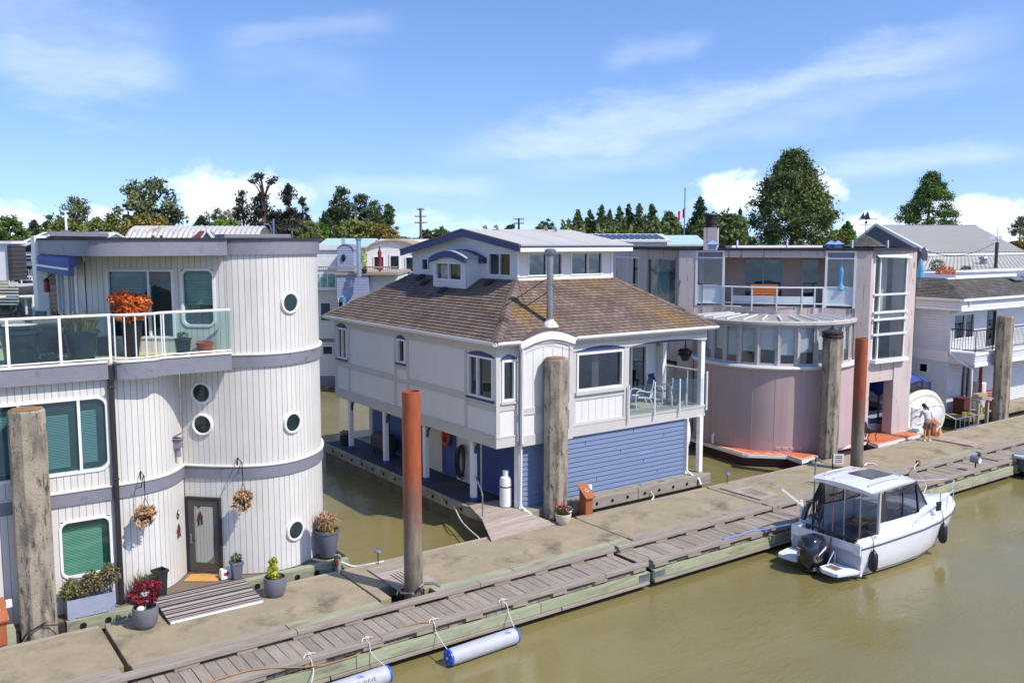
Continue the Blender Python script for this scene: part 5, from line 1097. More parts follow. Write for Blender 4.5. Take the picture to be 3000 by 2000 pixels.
for a, b in ((-.98, -.44), (-.4, .1), (.14, .97)): MB().add([(.99, a, .5), (.99, b, .5), (.99, b, 2.3), (.99, a, 2.3)], [(0, 1, 2, 3)]).build('rear_door_pane', glass('boat_glass', (.9, .93, .95), .8), BT)
MB().box(1.9, 2.4, -.95, -.5, .4, 1.0).box(2.3, 2.42, -.95, -.5, 1.0, 1.5).build('helm_seat', mat('grey_vinyl', S(146, 150, 166), .5), BT, bevel=.04)
MB().box(1.3, 2.6, .45, .95, .4, .85).build('cabin_berth', MATS['grey_vinyl'], BT, bevel=.04); MB().box(1.4, 2.1, -.15, .4, 1.02, 1.06).cyl((1.75, .1, .4), (1.75, .1, 1.03), .04).build('cabin_table', mat('cabin_table', S(150, 120, 92), .5), BT)
MB().box(.75, 1.0, -1.15, -.98, 1.04, 1.12).build('coaming_pad', m_gelm, BT, bevel=.03); MB().obox((1.7, .15, 1.09), (.25, .3, .05), rz=.4).build('yellow_case', mat('yellow_case', S(206, 160, 70), .5), BT); MB().box(1.05, 1.15, -.6, .5, 2.12, 2.26).build('cabin_display', m_gelm, BT, bevel=.02)
MB().box(.3, .75, .45, .95, .4, .72).build('cockpit_bench', m_gelm, BT, bevel=.03); MB().box(.35, .8, -.9, -.55, .4, .62).build('cool_box', mat('teal_box', S(70, 140, 140), .5), BT, bevel=.03)
MB().box(2.6, 3.3, -.95, .95, .4, 1.42).build('dashboard', m_gelm, BT, bevel=.05)
MB().ring((2.5, -.7, 1.35), (0, 1, 0), (.5, 0, .85), .19, .018).build('steering_wheel', m_blkp, BT)
# pulpit, cleats, fenders, gear
def sheer(x):
    for i in range(len(ST)-1):
        if ST[i] <= x <= ST[i+1]:
            k = (x-ST[i])/(ST[i+1]-ST[i]); return SHB[i]+(SHB[i+1]-SHB[i])*k, SHZ[i]+(SHZ[i+1]-SHZ[i])*k
    return .03, 1.18
pr = []
for x, h in ((2.4, .02), (2.7, .3), (3.4, .4), (4.4, .46), (5.2, .5), (5.8, .52)): hb, hz = sheer(x); pr.append((x, -(hb-.09), hz+h))
pr2 = pr+[(6.2, -.12, 1.72), (6.2, .12, 1.72)]+[(p[0], -p[1], p[2]) for p in pr[::-1]]
MB().tube(pr2, .017, 6).build('bow_rail', m_ss, BT, smooth=True)
for x in (3.4, 4.4, 5.3):
    for sg in (1, -1): hb, hz = sheer(x); MB().cyl((x, sg*(hb-.09), hz+.02), (x+.05, sg*(hb-.09), hz+.42+.05*(x-3.4)), .013, n=6).build('rail_stanchion', m_ss, BT)
for x, sg in ((3.75, -1),): hb, hz = sheer(x); MB().box(x-.1, x+.12, sg*(hb-.1)-.03, sg*(hb-.1)+.03, hz+.22, hz+.5).build('nav_light', m_blkp, BT, bevel=.02)
def fender(x, y, z, lab):
    f = thing('boat_fender', lab, 'fender', (x, y, z), 'black fenders on the motorboat')
    MB().lathe([(.02, -.3), (.07, -.28), (.12, -.2), (.13, 0), (.12, .2), (.07, .28), (.03, .31), (.03, .34)], (x, y, z), 14).build('bumper', m_blkp, f, smooth=True)
    MB().tube([(x, y, z+.33), (x+.02, y+.05, z+.6), (x+.05, y+.16, z+.72)], .012, 5).build('cord', m_bolt, f)
    return f
fender(22.35, 13.98, .02, 'black fender hanging at the stern corner of the white motorboat'); fender(25.8, 13.9, .18, 'black fender hanging forward along the white motorboat')
MB().tube([(.2, .62, .4), (.2, .62, 1.4)], .03, 6).build('rod_holder_post', m_blkp, BT); MB().tube([(.2, .4, .8), (.2, .4, 1.5)], .02, 6).build('rod_holder', m_blkp, BT)
MB().tube([(.12, .98, 1.0), (.14, 1.0, 1.6), (.14, 1.0, 1.75)], .045, 8).bar((.2, .95, 1.55), (-.5, 1.25, 2.15), .1, .06).build('pot_hauler', m_white2, BT)
MB().tube([(.1, .9, 1.2), (.2, .85, 1.55), (.28, .8, 1.75)], .08, 8).build('hauler_motor', m_cow, BT)
rod = thing('fishing_rod', 'dark red fishing rod leaning up against the motorboat roof', 'fishing rod', (22.3, 15.1, .1)); MB().tube([(21.75, 15.0, -.1), (22.1, 15.15, .7), (22.75, 15.62, 2.0)], [.02, .014, .008], 6).build('rod_blank', mat('red_rod', S(110, 40, 36), .3), rod); MB().tube([(21.75, 15.0, -.1), (21.87, 15.05, .2)], .026, 8).build('rod_grip', m_blkp, rod)
nt = MB()
for k in range(26): 
    x, y = 22.75+rnd.uniform(-.12, .12), 16.15+rnd.uniform(-.18, .18); nt.tube([(22.8, 16.1, 1.75), (x, y, 1.2), (x+rnd.uniform(-.1, .1), y+rnd.uniform(-.12, .12), rnd.uniform(.35, .7))], .012, 4)
tag(nt.build('landing_net', m_blkp), 'black landing net hanging from the motorboat roof corner', 'net')
for (x, y, z, c, nm, lab) in ((22.35, 15.75, .12, S(60, 150, 150), 'plastic_bag', 'teal and blue plastic bag lying in the motorboat cockpit'), (22.6, 14.75, .1, S(40, 40, 44), 'crab_trap', 'dark wire crab trap in the motorboat cockpit')):
    b = MB()
    if nm == 'crab_trap':
        for k in range(5):
            for q in ((x-.35, x+.35),): b.tube([(q[0], y-.3+k*.15, z-.15), (q[0], y-.3+k*.15, z+.15), (q[1], y-.3+k*.15, z+.15), (q[1], y-.3+k*.15, z-.15)], .012, 4)
        for k in range(6): b.tube([(x-.35+k*.14, y-.3, z-.15), (x-.35+k*.14, y-.3, z+.15), (x-.35+k*.14, y+.3, z+.15), (x-.35+k*.14, y+.3, z-.15)], .012, 4)
    else: b.ball((x, y, z), (.25, .16, .14), 10, 7)
    tag(b.build(nm, mat(nm, c, .5, var=.3, scale=6)), lab, nm.replace('_', ' '))
BT.rotation_euler = (0, 0, R(-2.6)); OFF[BT.name] = Vector(BT.location)
# ------------------------------------------------------------ plants and small things along the dock
m_lf = mat('leaf_green', S(82, 104, 48), .6, var=.25, scale=5, island=.35, trans=.25)
m_lfd = mat('leaf_dark', S(52, 72, 42), .6, var=.25, scale=5, island=.35, trans=.2)
m_lfy = mat('leaf_lime', S(182, 186, 66), .6, var=.2, scale=5, island=.25, trans=.3)
m_lfo = mat('leaf_orange', S(212, 112, 56), .6, var=.2, scale=4, island=.35, spots=[(S(190, 62, 48), 3, .56, .7), (S(222, 160, 84), 4, .5, .66)], trans=.25)
m_lfr = mat('leaf_red', S(128, 36, 46), .6, var=.2, scale=5, island=.4, trans=.25)
m_dry = mat('dry_straw', S(176, 140, 104), .85, var=.25, scale=6, island=.35)
m_heath = mat('heather', S(116, 104, 76), .8, var=.3, scale=6, island=.4, spots=[(S(108, 118, 60), 2, .45, .65)])
m_olive = mat('grass_olive', S(136, 128, 60), .7, var=.25, scale=6, island=.4, trans=.2)
m_pink2 = mat('flower_pink', S(206, 62, 92), .6, var=.2, island=.3); m_whf = mat('flower_white', S(226, 220, 206), .6, var=.1)
m_soil = mat('potting_soil', S(70, 54, 42), .95, var=.3, scale=12)
m_pot = mat('grey_glazed_pot', S(112, 112, 120), .35, var=.05, scale=2); m_pot2 = mat('grey_plastic_pot', S(104, 106, 118), .55, var=.06)
m_teal = mat('teal_glazed_pot', S(34, 56, 60), .25, var=.12, scale=3); m_blkpot = mat('black_planter', S(42, 40, 44), .5, var=.1)
m_rope = mat('white_rope', S(214, 208, 198), .8, var=.12, scale=10); m_rust = mat('tan_rope', S(168, 124, 78), .85, var=.15)
def leaves(c, r, n, size, shape='ball', seed=1, asp=1.0, up=0.0):
    rr = random.Random(seed); b = MB(); k = 0
    while k < n:
        p = Vector((rr.uniform(-1, 1), rr.uniform(-1, 1), rr.uniform(-1, 1)))
        if p.length > 1: continue
        if shape == 'ball' and p.length < rr.random()*.75: continue
        k += 1; q = Vector((c[0]+p.x*r[0], c[1]+p.y*r[1], c[2]+p.z*r[2])); s = size*rr.uniform(.6, 1.3)
        d = Vector((rr.gauss(0, 1), rr.gauss(0, 1), rr.gauss(0, 1)+up)).normalized(); e = d.orthogonal().normalized(); e = Matrix.Rotation(rr.random()*6.28, 3, d) @ e; f = d.cross(e)
        b.add([q-e*s*asp*.5, q-f*s*.28+d*s*.05, q+e*s*asp*.5, q+f*s*.28+d*s*.05], [(0, 1, 2, 3)])
    return b
def blades(c, r, n, h, seed=1, spread=.6, w=.012, droop=.3):
    rr = random.Random(seed); b = MB()
    for k in range(n):
        a = rr.random()*6.28; q = r*math.sqrt(rr.random()); x, y = c[0]+q*math.cos(a), c[1]+q*math.sin(a); hh = h*rr.uniform(.6, 1.15); l = spread*hh*rr.uniform(.2, 1); dx, dy = math.cos(a+rr.gauss(0, .5)), math.sin(a+rr.gauss(0, .5))
        P = [Vector((x, y, c[2])), Vector((x+dx*l*.4, y+dy*l*.4, c[2]+hh*.6)), Vector((x+dx*l, y+dy*l, c[2]+hh*(1-droop*rr.random())))]; sd = Vector((-dy, dx, 0))*w
        b.add([P[0]-sd, P[0]+sd, P[1]+sd, P[1]-sd, P[2]], [(0, 1, 2, 3), (3, 2, 4)])
    return b
def pot_round(lab, x, y, z, prof, m, soil_z, soil_r, nm='flower_pot'):
    t_ = thing(nm, lab, 'plant pot', (x, y, z)); MB().lathe(prof, (x, y, z), 26, caps=False).build('pot', m, t_, smooth=True, autos=40)
    MB().lathe([(soil_r, soil_z), (.01, soil_z+.01)], (x, y, z), 20).build('soil', m_soil, t_); return t_
bowl = [(.02, .0), (.16, .0), (.2, .02), (.25, .12), (.285, .28), (.29, .42), (.275, .5), (.25, .5), (.25, .4)]
t_ = pot_round('round grey glazed pot with a red lace leaf maple beside the striped mat', 4.72, 21.3, 0, bowl, m_pot, .42, .26)
MB().tube([(4.72, 21.3, .42), (4.76, 21.32, .65), (4.72, 21.35, .85), (4.86, 21.4, 1.0)], .014, 5).tube([(4.74, 21.33, .72), (4.55, 21.35, .85), (4.45, 21.35, .8)], .01, 5).tube([(4.72, 21.35, .8), (4.9, 21.5, .92)], .01, 5).build('branches', mat('pale_bark', S(176, 164, 148), .8), t_)
mb = MB()
for i, (c, r) in enumerate([((4.72, 21.35, .98), (.22, .22, .12)), ((4.5, 21.36, .78), (.16, .16, .12)), ((4.95, 21.45, .9), (.2, .2, .14)), ((4.62, 21.3, .66), (.14, .14, .12)), ((4.88, 21.25, .7), (.12, .12, .12))]):
    l = leaves(c, r, 190, .075, seed=i, asp=1.5); mb.add(l.v, l.f)
mb.build('foliage', m_lfr, t_); MB().ball((4.6, 21.2, .5), (.09, .08, .07), 8, 6).build('white_ornament', m_white2, t_)
t_ = pot_round('round grey glazed pot with lime leaved plant right of the striped mat', 7.86, 21.36, 0, bowl, m_pot, .42, .26)
l = leaves((7.8, 21.36, .62), (.15, .15, .2), 160, .1, seed=3, asp=1.4, up=.6); q = leaves((7.84, 21.4, .86), (.1, .1, .12), 90, .1, seed=4, asp=1.5, up=1); l.add(q.v, q.f); l.build('foliage', m_lfy, t_)
t_ = thing('flower_pot', 'small square grey pot with green herbs right of the grey door', 'plant pot', (7.36, 22.8, .12))
MB().rings([[(7.36+s*.7*math.cos(a), 22.8+s*.7*math.sin(a), z) for a in (pi/4, 3*pi/4, 5*pi/4, 7*pi/4)] for s, z in ((.2, .12), (.27, .5), (.3, .5), (.3, .58), (.26, .58), (.25, .53))]).build('pot', m_pot2, t_); l = leaves((7.36, 22.8, .66), (.15, .15, .12), 160, .07, seed=5, up=1); l.build('foliage', m_lf, t_)
t_ = thing('flower_pot', 'white square planter with grasses behind the red maple pot', 'plant pot', (4.98, 22.5, .1)); MB().box(4.78, 5.2, 22.32, 22.72, .1, .45).build('pot', mat('pale_stone_planter', S(172, 176, 190), .7, var=.15), t_, bevel=.012); blades((4.98, 22.5, .45), .2, 160, .38, 6).build('foliage', m_lf, t_); blades((4.85, 22.6, .45), .1, 20, .6, 9, w=.006).build('dry_stems', m_dry, t_)
t_ = thing('flower_pot', 'tall tapered dark square planter against the wave wall', 'plant pot', (5.42, 22.72, .1))
MB().rings([[(5.42+s*.7*math.cos(a), 22.72+s*.7*math.sin(a), z) for a in (pi/4+.3, 3*pi/4+.3, 5*pi/4+.3, 7*pi/4+.3)] for s, z in ((.2, .1), (.27, .72), (.32, .74), (.32, .8), (.27, .8), (.25, .66))]).build('pot', m_blkpot, t_); MB().lathe([(.16, .68), (.01, .68)], (5.42, 22.72, 0), 4, a0=pi/4+.3).build('soil', m_soil, t_)
t_ = thing('planter_box', 'weathered blue grey trough planter full of heather under the green window', 'planter', (3.78, 22.6, .12))
MB().rings([[(3.26+.0, 22.42, z), (4.3, 22.42, z), (4.3, 22.78, z), (3.26, 22.78, z)] if i < 2 else [(3.29, 22.45, z), (4.27, 22.45, z), (4.27, 22.75, z), (3.29, 22.75, z)] for i, z in enumerate((.14, .58, .58, .48))]).build('trough', mat('weathered_blue_paint', S(150, 158, 176), .8, var=.12, spots=[(S(104, 110, 128), 3, .58, .72)]), t_)
for x in (3.3, 4.14): MB().box(x, x+.12, 22.41, 22.5, .1, .2).build('foot', MATS['weathered_blue_paint'], t_)
mb = MB()
for i in range(13): l = leaves((3.3+i*.085, 22.6, .72+.09*math.sin(i*1.3)+.02*i), (.17, .22, .24), 210, .06, seed=20+i, asp=1.6, up=.8); mb.add(l.v, l.f)
mb.build('foliage', m_heath, t_); l = leaves((3.7, 22.5, .95), (.5, .2, .25), 14, .06, seed=40); l.build('yellow_flowers', m_lfy, t_)
t_ = pot_round('large tapered grey pot of dried flowers at the corner of the curvy tower', 9.98, 22.93, .15, [(.02, 0), (.22, 0), (.235, .02), (.32, .68), (.345, .69), (.345, .75), (.315, .75), (.3, .6)], m_pot2, .66, .3)
l = blades((9.95, 22.93, .8), .2, 220, .62, 7, spread=.5, w=.014, droop=.6); l.build('dried_stems', m_dry, t_); l = leaves((9.92, 22.93, 1.15), (.2, .2, .28), 420, .1, seed=8, asp=1.8); l.build('dried_heads', m_dry, t_); l = leaves((10.02, 22.86, .9), (.3, .28, .12), 200, .1, seed=9); l.build('foliage', m_olive, t_)
# striped ramp mat, door mat, bag
t_ = thing('ramp_mat', 'wide grey and white striped mat over a ramp down to the concrete dock', 'mat', (6.3, 21.85, .1))
yA, yB = 22.58, 21.12; n = 34; pat = 'ddwdwddwwddwdwdddwwwddwdwddwwwddwdwd'; dk_, wh_ = MB(), MB()
for k in range(len(pat)):
    f0, f1 = k/len(pat), (k+1)/len(pat); y0, y1 = yA+(yB-yA)*f0, yA+(yB-yA)*f1; z0, z1 = .175-.12*f0, .175-.12*f1
    (wh_ if pat[k] == 'w' else dk_).add([(5.2, y0, z0), (5.2, y1, z1), (7.46, y1, z1), (7.46, y0, z0)], [(0, 1, 2, 3)])
dk_.build('mat_stripes', mat('charcoal_mat', S(66, 60, 58), .95, var=.12, bump=.003, bscale=150), t_); wh_.build('pale_stripes', mat('pale_mat_stripe', S(168, 158, 152), .95, var=.1, bump=.003, bscale=150), t_)
MB().add([(5.19, yA, .165), (7.47, yA, .165), (7.47, yB, .045), (5.19, yB, .045), (5.19, yA, .08), (7.47, yA, .08), (7.47, yB-.02, .0), (5.19, yB-.02, .0)], [(0, 3, 2, 1), (3, 7, 6, 2), (0, 4, 7, 3), (1, 2, 6, 5), (4, 5, 6, 7)]).build('ramp_board', m_dark, t_)
MB().box(5.22, 7.45, 21.09, 21.125, .01, .06).build('front_edge', m_white2, t_)
o = MB().obox((6.66, 23.33, .12), (.86, .5, .03), rz=-.62).build('door_mat', mat('coir', S(204, 152, 84), .95, var=.18, scale=8, bump=.006, bscale=90), bevel=.01); tag(o, 'tan coir doormat in front of the grey glass door', 'doormat')
t_ = thing('paper_bag', 'white paper bag standing right of the doormat by the grey door', 'bag', (7.12, 22.98, .12)); MB().rings([[(7.12+sx*s, 22.98+sy_*s*.7, z) for sx, sy_ in ((-1, -1), (1, -1), (1, 1), (-1, 1))] for s, z in ((.13, .12), (.135, .3), (.12, .37), (.115, .36), (.12, .28))]).build('bag_body', m_white2, t_); MB().obox((7.12, 22.882, .26), (.13, .006, .08)).build('red_print', mat('red_print', S(170, 60, 60), .6), t_)
def basket(lab, x, y, z, wx, wy, m, seed, dead=True):
    t_ = thing('hanging_basket', lab, 'hanging basket', (x, y, z), 'hanging baskets on the curvy house')
    MB().lathe([(.01, -.16), (.1, -.15), (.17, -.02), (.18, 0), (.165, 0), (.15, -.04)], (x, y, z), 14).build('basket', m_blkpot, t_)
    for a in (0, 2.1, 4.2): MB().tube([(x+.17*math.cos(a), y+.17*math.sin(a), z), (x, y, z+.42)], .006, 4).build('chain', m_bolt, t_)
    MB().tube([(x, y, z+.42), (x, y, z+.5), (x, y-.04, z+.6), (x, y+.02, z+.66)], .01, 5).tube([(wx, wy, z+.5), (wx, wy-.02, z+.98), (x, y, z+.95), (x, y, z+.6)], .014, 5).tube([(wx, wy, z+.55), (x, y+.1, z+.93)], .01, 5).build('bracket', m_bolt, t_)
    l = leaves((x, y, z+.06), (.24, .22, .14), 330, .09, seed=seed, asp=2.0); q = leaves((x-.05, y, z-.12), (.24, .2, .2), 120, .09, seed=seed+1, asp=2.2); l.add(q.v, q.f); l.build('dried_plant', m, t_)
basket('small hanging basket of dead stems left of the house number', 5.1, 22.5, 2.32, 5.12, 22.93, m_dry, 50); basket('bushy hanging basket of dried brown flowers right of the grey door', 7.5, 22.5, 2.3, 7.55, 23.02, m_dry, 55)
o = MB(F6).add([(-.13, .02, 1.42), (.13, .02, 1.42), (.0, .03, 1.66)], [(0, 1, 2)]).tube([(-.06, .02, 1.42), (-.07, .025, 1.26)], .02, 5).tube([(.05, .02, 1.42), (.06, .025, 1.27)], .02, 5).build('wall_ornament', mat('rust_ornament', S(110, 52, 38), .6), H1)
# mooring post, path lights, ropes
t_ = thing('mooring_post', 'short grey wooden mooring post with an orange clip by the tower pot', 'post', (9.95, 22.22, -.3)); MB().box(9.88, 10.03, 22.14, 22.3, -.4, .38).build('post_timber', m_timber, t_, bevel=.015); MB().tube([(9.86, 22.12, .1), (9.8, 22.1, .3), (9.9, 22.1, .42), (10.0, 22.12, .3)], .015, 5).build('hose_loop', m_blkp, t_); MB().box(9.86, 9.93, 22.1, 22.14, .12, .26).build('orange_clip', mat('orange_plastic', S(214, 82, 40), .4), t_)
def rope(lab, pts, r=.018, m=None, nm='mooring_rope'):
    o = MB().tube(spline_pts(pts), r, 6).build(nm, m or m_rope, smooth=True); return tag(o, lab, 'rope', 'mooring ropes')
def spline_pts(P, n=8):
    P = [Vector(p) for p in P]; P = [P[0]*2-P[1]]+P+[P[-1]*2-P[-2]]; out = []
    for i in range(1, len(P)-2):
        for k in range(n):
            t = k/n; a, b, c, d = P[i-1:i+3]; out.append(.5*((2*b)+(c-a)*t+(2*a-5*b+4*c-d)*t*t+(3*b-a-3*c+d)*t**3))
    return out+[P[-2]]
rope('white twisted rope from the tower post to the concrete dock', [(10.1, 22.3, .12), (10.4, 22.15, -.02), (10.75, 22.0, .0), (11.2, 21.9, .03)], .03)
rope('white mooring rope from the blue house float to the dock edge', [(15.42, 25.0, .12), (15.0, 23.8, -.05), (14.45, 22.0, .03)], .022)
rope('short white mooring rope tied to the float timber below the blue wall', [(22.0, 22.45, .12), (21.9, 22.2, .02), (21.5, 21.9, .03)], .025)
for lab, x, y in (('mushroom path light on the dock edge left of the orange rust pole', 11.0, 21.86), ('mushroom path light on the dock edge right of the blue house', 25.35, 21.9)):
    t_ = thing('path_light', lab, 'light', (x, y, 0), 'mushroom path lights'); MB().cyl((x, y, 0), (x, y, .4), .014, n=6).build('stem', m_bolt, t_); MB().lathe([(.13, .37), (.12, .4), (.06, .44), (.02, .46)], (x, y, 0), 16).build('shade', m_galv, t_, smooth=True)
def pedestal(lab, x, y, rz, light=True):
    t_ = thing('service_pedestal', lab, 'pedestal', (x, y, 0), 'brown service pedestals'); M = Matrix.Translation((x, y, 0)) @ Matrix.Rotation(rz, 4, 'Z'); m = mat('orange_cedar', S(158, 88, 48), .6, var=.2, scale=3, stretch=(4, 4, .4))
    MB(M).prism([(-.17, .0), (.17, .0), (.17, .9), (-.17, .66)], -.15, .15, 'x').build('box', m, t_, bevel=.01); MB(M).add([(-.2, -.25, .6), (.2, -.25, .6), (.2, .24, .97), (-.2, .24, .97), (-.2, -.25, .56), (.2, -.25, .56), (.2, .24, .93), (-.2, .24, .93)], [(0, 1, 2, 3), (7, 6, 5, 4), (0, 4, 5, 1), (1, 5, 6, 2), (2, 6, 7, 3), (3, 7, 4, 0)]).build('slanted_lid', m, t_)
    MB(M).ring((0, -.02, .79), (1, 0, 0), (0, .8, .6), .06, .014, 16, 6).build('meter_ring', m_offw, t_); MB(M).box(.15, .17, -.04, .06, .4, .5).build('outlet', m_blkp, t_); MB(M).box(.22, .34, .1, .2, .74, .9).build('lamp', m_white2, t_)
    return t_
pedestal('orange cedar service pedestal at the lower left corner beside the piling', 1.82, 22.26, .1); pedestal('orange cedar service pedestal in front of the blue clapboard wall', 18.72, 22.1, .0); pedestal('orange cedar service pedestal beside the standing person', 39.5, 22.1, .0)
t_ = pot_round('cream pot of pink and white flowers at the foot of the concrete piling', 17.42, 21.68, 0, [(.02, 0), (.14, 0), (.17, .04), (.235, .16), (.25, .27), (.265, .28), (.265, .35), (.235, .35), (.22, .3)], mat('cream_ceramic', S(206, 196, 178), .5, var=.06), .3, .22)
leaves((17.42, 21.68, .47), (.24, .24, .15), 320, .08, seed=60, up=.6).build('foliage', m_lf, t_); leaves((17.36, 21.66, .58), (.24, .22, .12), 80, .07, seed=61).build('pink_flowers', m_pink2, t_); leaves((17.55, 21.6, .48), (.14, .2, .13), 50, .06, seed=62).build('white_flowers', m_whf, t_)
# gangway of the blue house
t_ = thing('wooden_ramp', 'grey two part wooden ramp from the dock up to the blue house deck', 'ramp', (15.8, 22.8, .1))
def planks(a, b, c, d, n, m, nm, th=.04):
    a, b, c, d = map(Vector, (a, b, c, d)); p = MB(); dn = Vector((0, 0, -th))
    for k in range(n):
        f0, f1 = k/n, (k+.94)/n; q = [a.lerp(d, f0), b.lerp(c, f0), b.lerp(c, f1), a.lerp(d, f1)]; p.add(q+[v+dn for v in q], [(0, 1, 2, 3), (7, 6, 5, 4), (0, 4, 5, 1), (1, 5, 6, 2), (2, 6, 7, 3), (3, 7, 4, 0)])
    return p.build(nm, m, t_)
planks((15.05, 22.72, .31), (16.6, 22.72, .31), (16.75, 24.1, .335), (15.5, 24.2, .335), 12, m_plankx, 'upper_planks'); planks((14.62, 21.6, .045), (17.2, 21.72, .045), (16.62, 22.7, .31), (15.03, 22.7, .31), 9, m_plankx, 'lower_planks')
MB().bar((14.7, 21.62, -.0), (15.1, 22.7, .25), .05, .06).bar((17.1, 21.74, -.0), (16.55, 22.7, .25), .05, .06).build('ramp_bearers', m_dark, t_)
t_ = thing('handrail', 'grey metal handrail beside the wooden ramp of the blue house', 'handrail', (15.2, 23.2, .3)); MB().tube(spline_pts([(15.93, 24.45, 1.18), (15.6, 23.8, 1.16), (15.3, 23.15, 1.08), (15.2, 22.95, .98)]), .024, 8).cyl((15.24, 23.0, .3), (15.24, 23.0, 1.02), .024, n=8).build('rail_tube', mat('blue_grey_tube', S(130, 142, 164), .4, metal=.4), t_, smooth=True)
t_ = thing('propane_tank', 'tall white propane cylinder beside the blue house corner', 'gas cylinder', (16.42, 23.42, .3)); MB().lathe([(.16, .3), (.17, .34), (.195, .36), (.195, 1.2), (.17, 1.3), (.08, 1.36), (.03, 1.38)], (16.42, 23.42, 0), 20).build('cylinder', m_white2, t_, smooth=True); MB().lathe([(.1, 1.34), (.1, 1.52), (.085, 1.52), (.085, 1.36)], (16.42, 23.42, 0), 14, caps=False).build('collar', m_white2, t_, smooth=True); MB().cyl((16.42, 23.42, 1.36), (16.42, 23.42, 1.5), .03, n=8).build('valve', m_galv, t_); MB().lathe([(.198, .98), (.2, 1.0), (.198, 1.02)], (16.42, 23.42, 0), 20).build('strap', m_bolt, t_)
def coil(lab, x, y, z, r, n, m, nm='garden_hose'):
    b = MB()
    rr = random.Random(n)
    for k in range(n): b.ring((x-.03-.02*(k % 4), y+rr.uniform(-.06, .06), z+rr.uniform(-.06, .06)), (.1*rr.uniform(-1, 1), 1, .12*rr.uniform(-1, 1)), (0, .12*rr.uniform(-1, 1), 1), r*rr.uniform(.72, 1.05), .022, 20, 5, R1=r*rr.uniform(.9, 1.1)*(1.0+1.2*(nm == 'garden_hose')))
    return tag(b.build(nm, m, smooth=True), lab, nm.replace('_', ' '))
coil('coiled dark green garden hose on the white door of the blue house', 16.85, 26.75, 1.1, .25, 11, mat('green_hose', S(40, 56, 48), .5)); coil('bright orange life ring coil on the blue door under the overhang', 16.9, 27.85, 1.72, .22, 12, mat('orange_hose', S(206, 78, 44), .5), 'rescue_line')
o = MB().obox((16.5, 26.75, .31), (.55, .85, .015), rz=.1).build('rubber_mat', mat('grey_rubber', S(74, 72, 70), .9)); tag(o, 'grey rubber mat on the deck below the coiled hose', 'mat')
t_ = thing('barbecue', 'black covered barbecue on the deck of the blue house', 'barbecue', (16.5, 32.1, .3)); MB().rings([[(16.5+sx*w, 32.1+sy_*d, z) for sx, sy_ in ((-1, -1), (1, -1), (1, 1), (-1, 1))] for w, d, z in ((.25, .62, .55), (.28, .68, .62), (.28, .7, 1.0), (.22, .5, 1.2), (.1, .4, 1.25))]).build('cover', m_blkpot, t_, bevel=.04)
for sx in (-.2, .2):
    for sy_ in (-.5, .5): MB().cyl((16.5+sx, 32.1+sy_, .3), (16.5+sx, 32.1+sy_, .58), .03, n=6).build('leg', m_blkp, t_)
MB().cyl((16.7, 32.0, 1.2), (16.7, 32.0, 1.85), .02, n=6).ring((16.7, 32.0, 1.95), (0, 1, 0), (0, 0, 1), .09, .02, 14, 5).build('tool_handle', m_blkp, t_)
t_ = pot_round('small black pot of dark leaves at the far end of the blue house deck', 16.05, 34.75, .3, [(.02, 0), (.2, 0), (.25, .4), (.22, .4)], m_blkpot, .36, .2); leaves((16.05, 34.75, .8), (.28, .28, .14), 120, .1, seed=70).build('foliage', m_lfd, t_)
# long floating fenders along the near dock
m_fab = mat('grey_fender_fabric', S(176, 178, 184), .55, var=.08, scale=4, bump=.004, bscale=30); m_fbl = mat('blue_vinyl', S(36, 88, 190), .4, var=.1)
def long_fender(lab, a, b, r, logo, word=True):
    a, b = Vector(a), Vector(b); d = (b-a).normalized(); t_ = thing('dock_fender', lab, 'fender', tuple((a+b)/2), 'long grey fenders along the dock')
    L = (b-a).length; MB().tube([a+d*(L*k) for k in (.0, .02, .06, .5, .94, .98, 1)], [r*.9, r*.97, r, r*1.01, r, r*.97, r*.9], 24).build('body', m_fab, t_, smooth=True, autos=50)
    for p, q in ((a, -1), (b, 1)):
        MB().tube([p-d*q*.04, p+d*q*.012, p+d*q*.02], [r*1.005, r*.98, r*.6], 20).build('end_cap', m_fbl, t_, smooth=True, autos=50); MB().tube([p+d*q*.015, p+d*q*.035], [.035, .03], 8).build('eyelet', m_white2, t_)
        for k in range(6): e = d.cross(Vector((0, 0, 1))).normalized(); v = e*math.cos(k)*r*.7+Vector((0, 0, 1))*math.sin(k)*r*.7; MB().tube([p+d*q*.01+v, p+d*q*.026+v], [.014, .012], 6).build('rivet', m_white2, t_)
    e = d.cross(Vector((0, 0, 1))).normalized(); up_ = (Vector((0, 0, 1))*.55+e*.83).normalized(); vert = up_.cross(d)
    if vert.z < 0: vert = -vert
    def wrap(ob, c, s0):   # bend lettering on to the round fender
        for v in ob.data.vertices:
            w = v.co; ang = w.y/r; pos = c+d*(w.x)+(up_*math.cos(ang)+vert*math.sin(ang))*(r*1.012+w.z); v.co = pos-OFF[t_.name]
    c = a+d*(L*logo)
    ob = text('COOLWAVE', .115, mat('black_print', S(40, 40, 46), .6), 'lettering', None, Matrix.Translation((0, -.03, 0)), .002) if word else None
    if ob: ob.parent = t_; wrap(ob, c, 0)
    for k in range(3):
        s = MB(); s.grid([[(-.09+.018*k+.15*q/8, .1+.035*math.sin(pi*q/8)*(1-.25*k)-.02*k+z, .001) for q in range(9)] for z in (0, .012)]); ob = s.build('logo_wave', m_fbl, None); ob.parent = t_; wrap(ob, c, 0)
    return t_
long_fender('long grey floating fender with black lettering cut by the bottom edge of the view', (6.65, 16.47, -.3), (8.52, 16.55, -.3), .19, .62); long_fender('long grey floating fender with blue ends alongside the near plank dock', (9.95, 16.42, -.3), (11.85, 16.5, -.3), .19, .84, False)
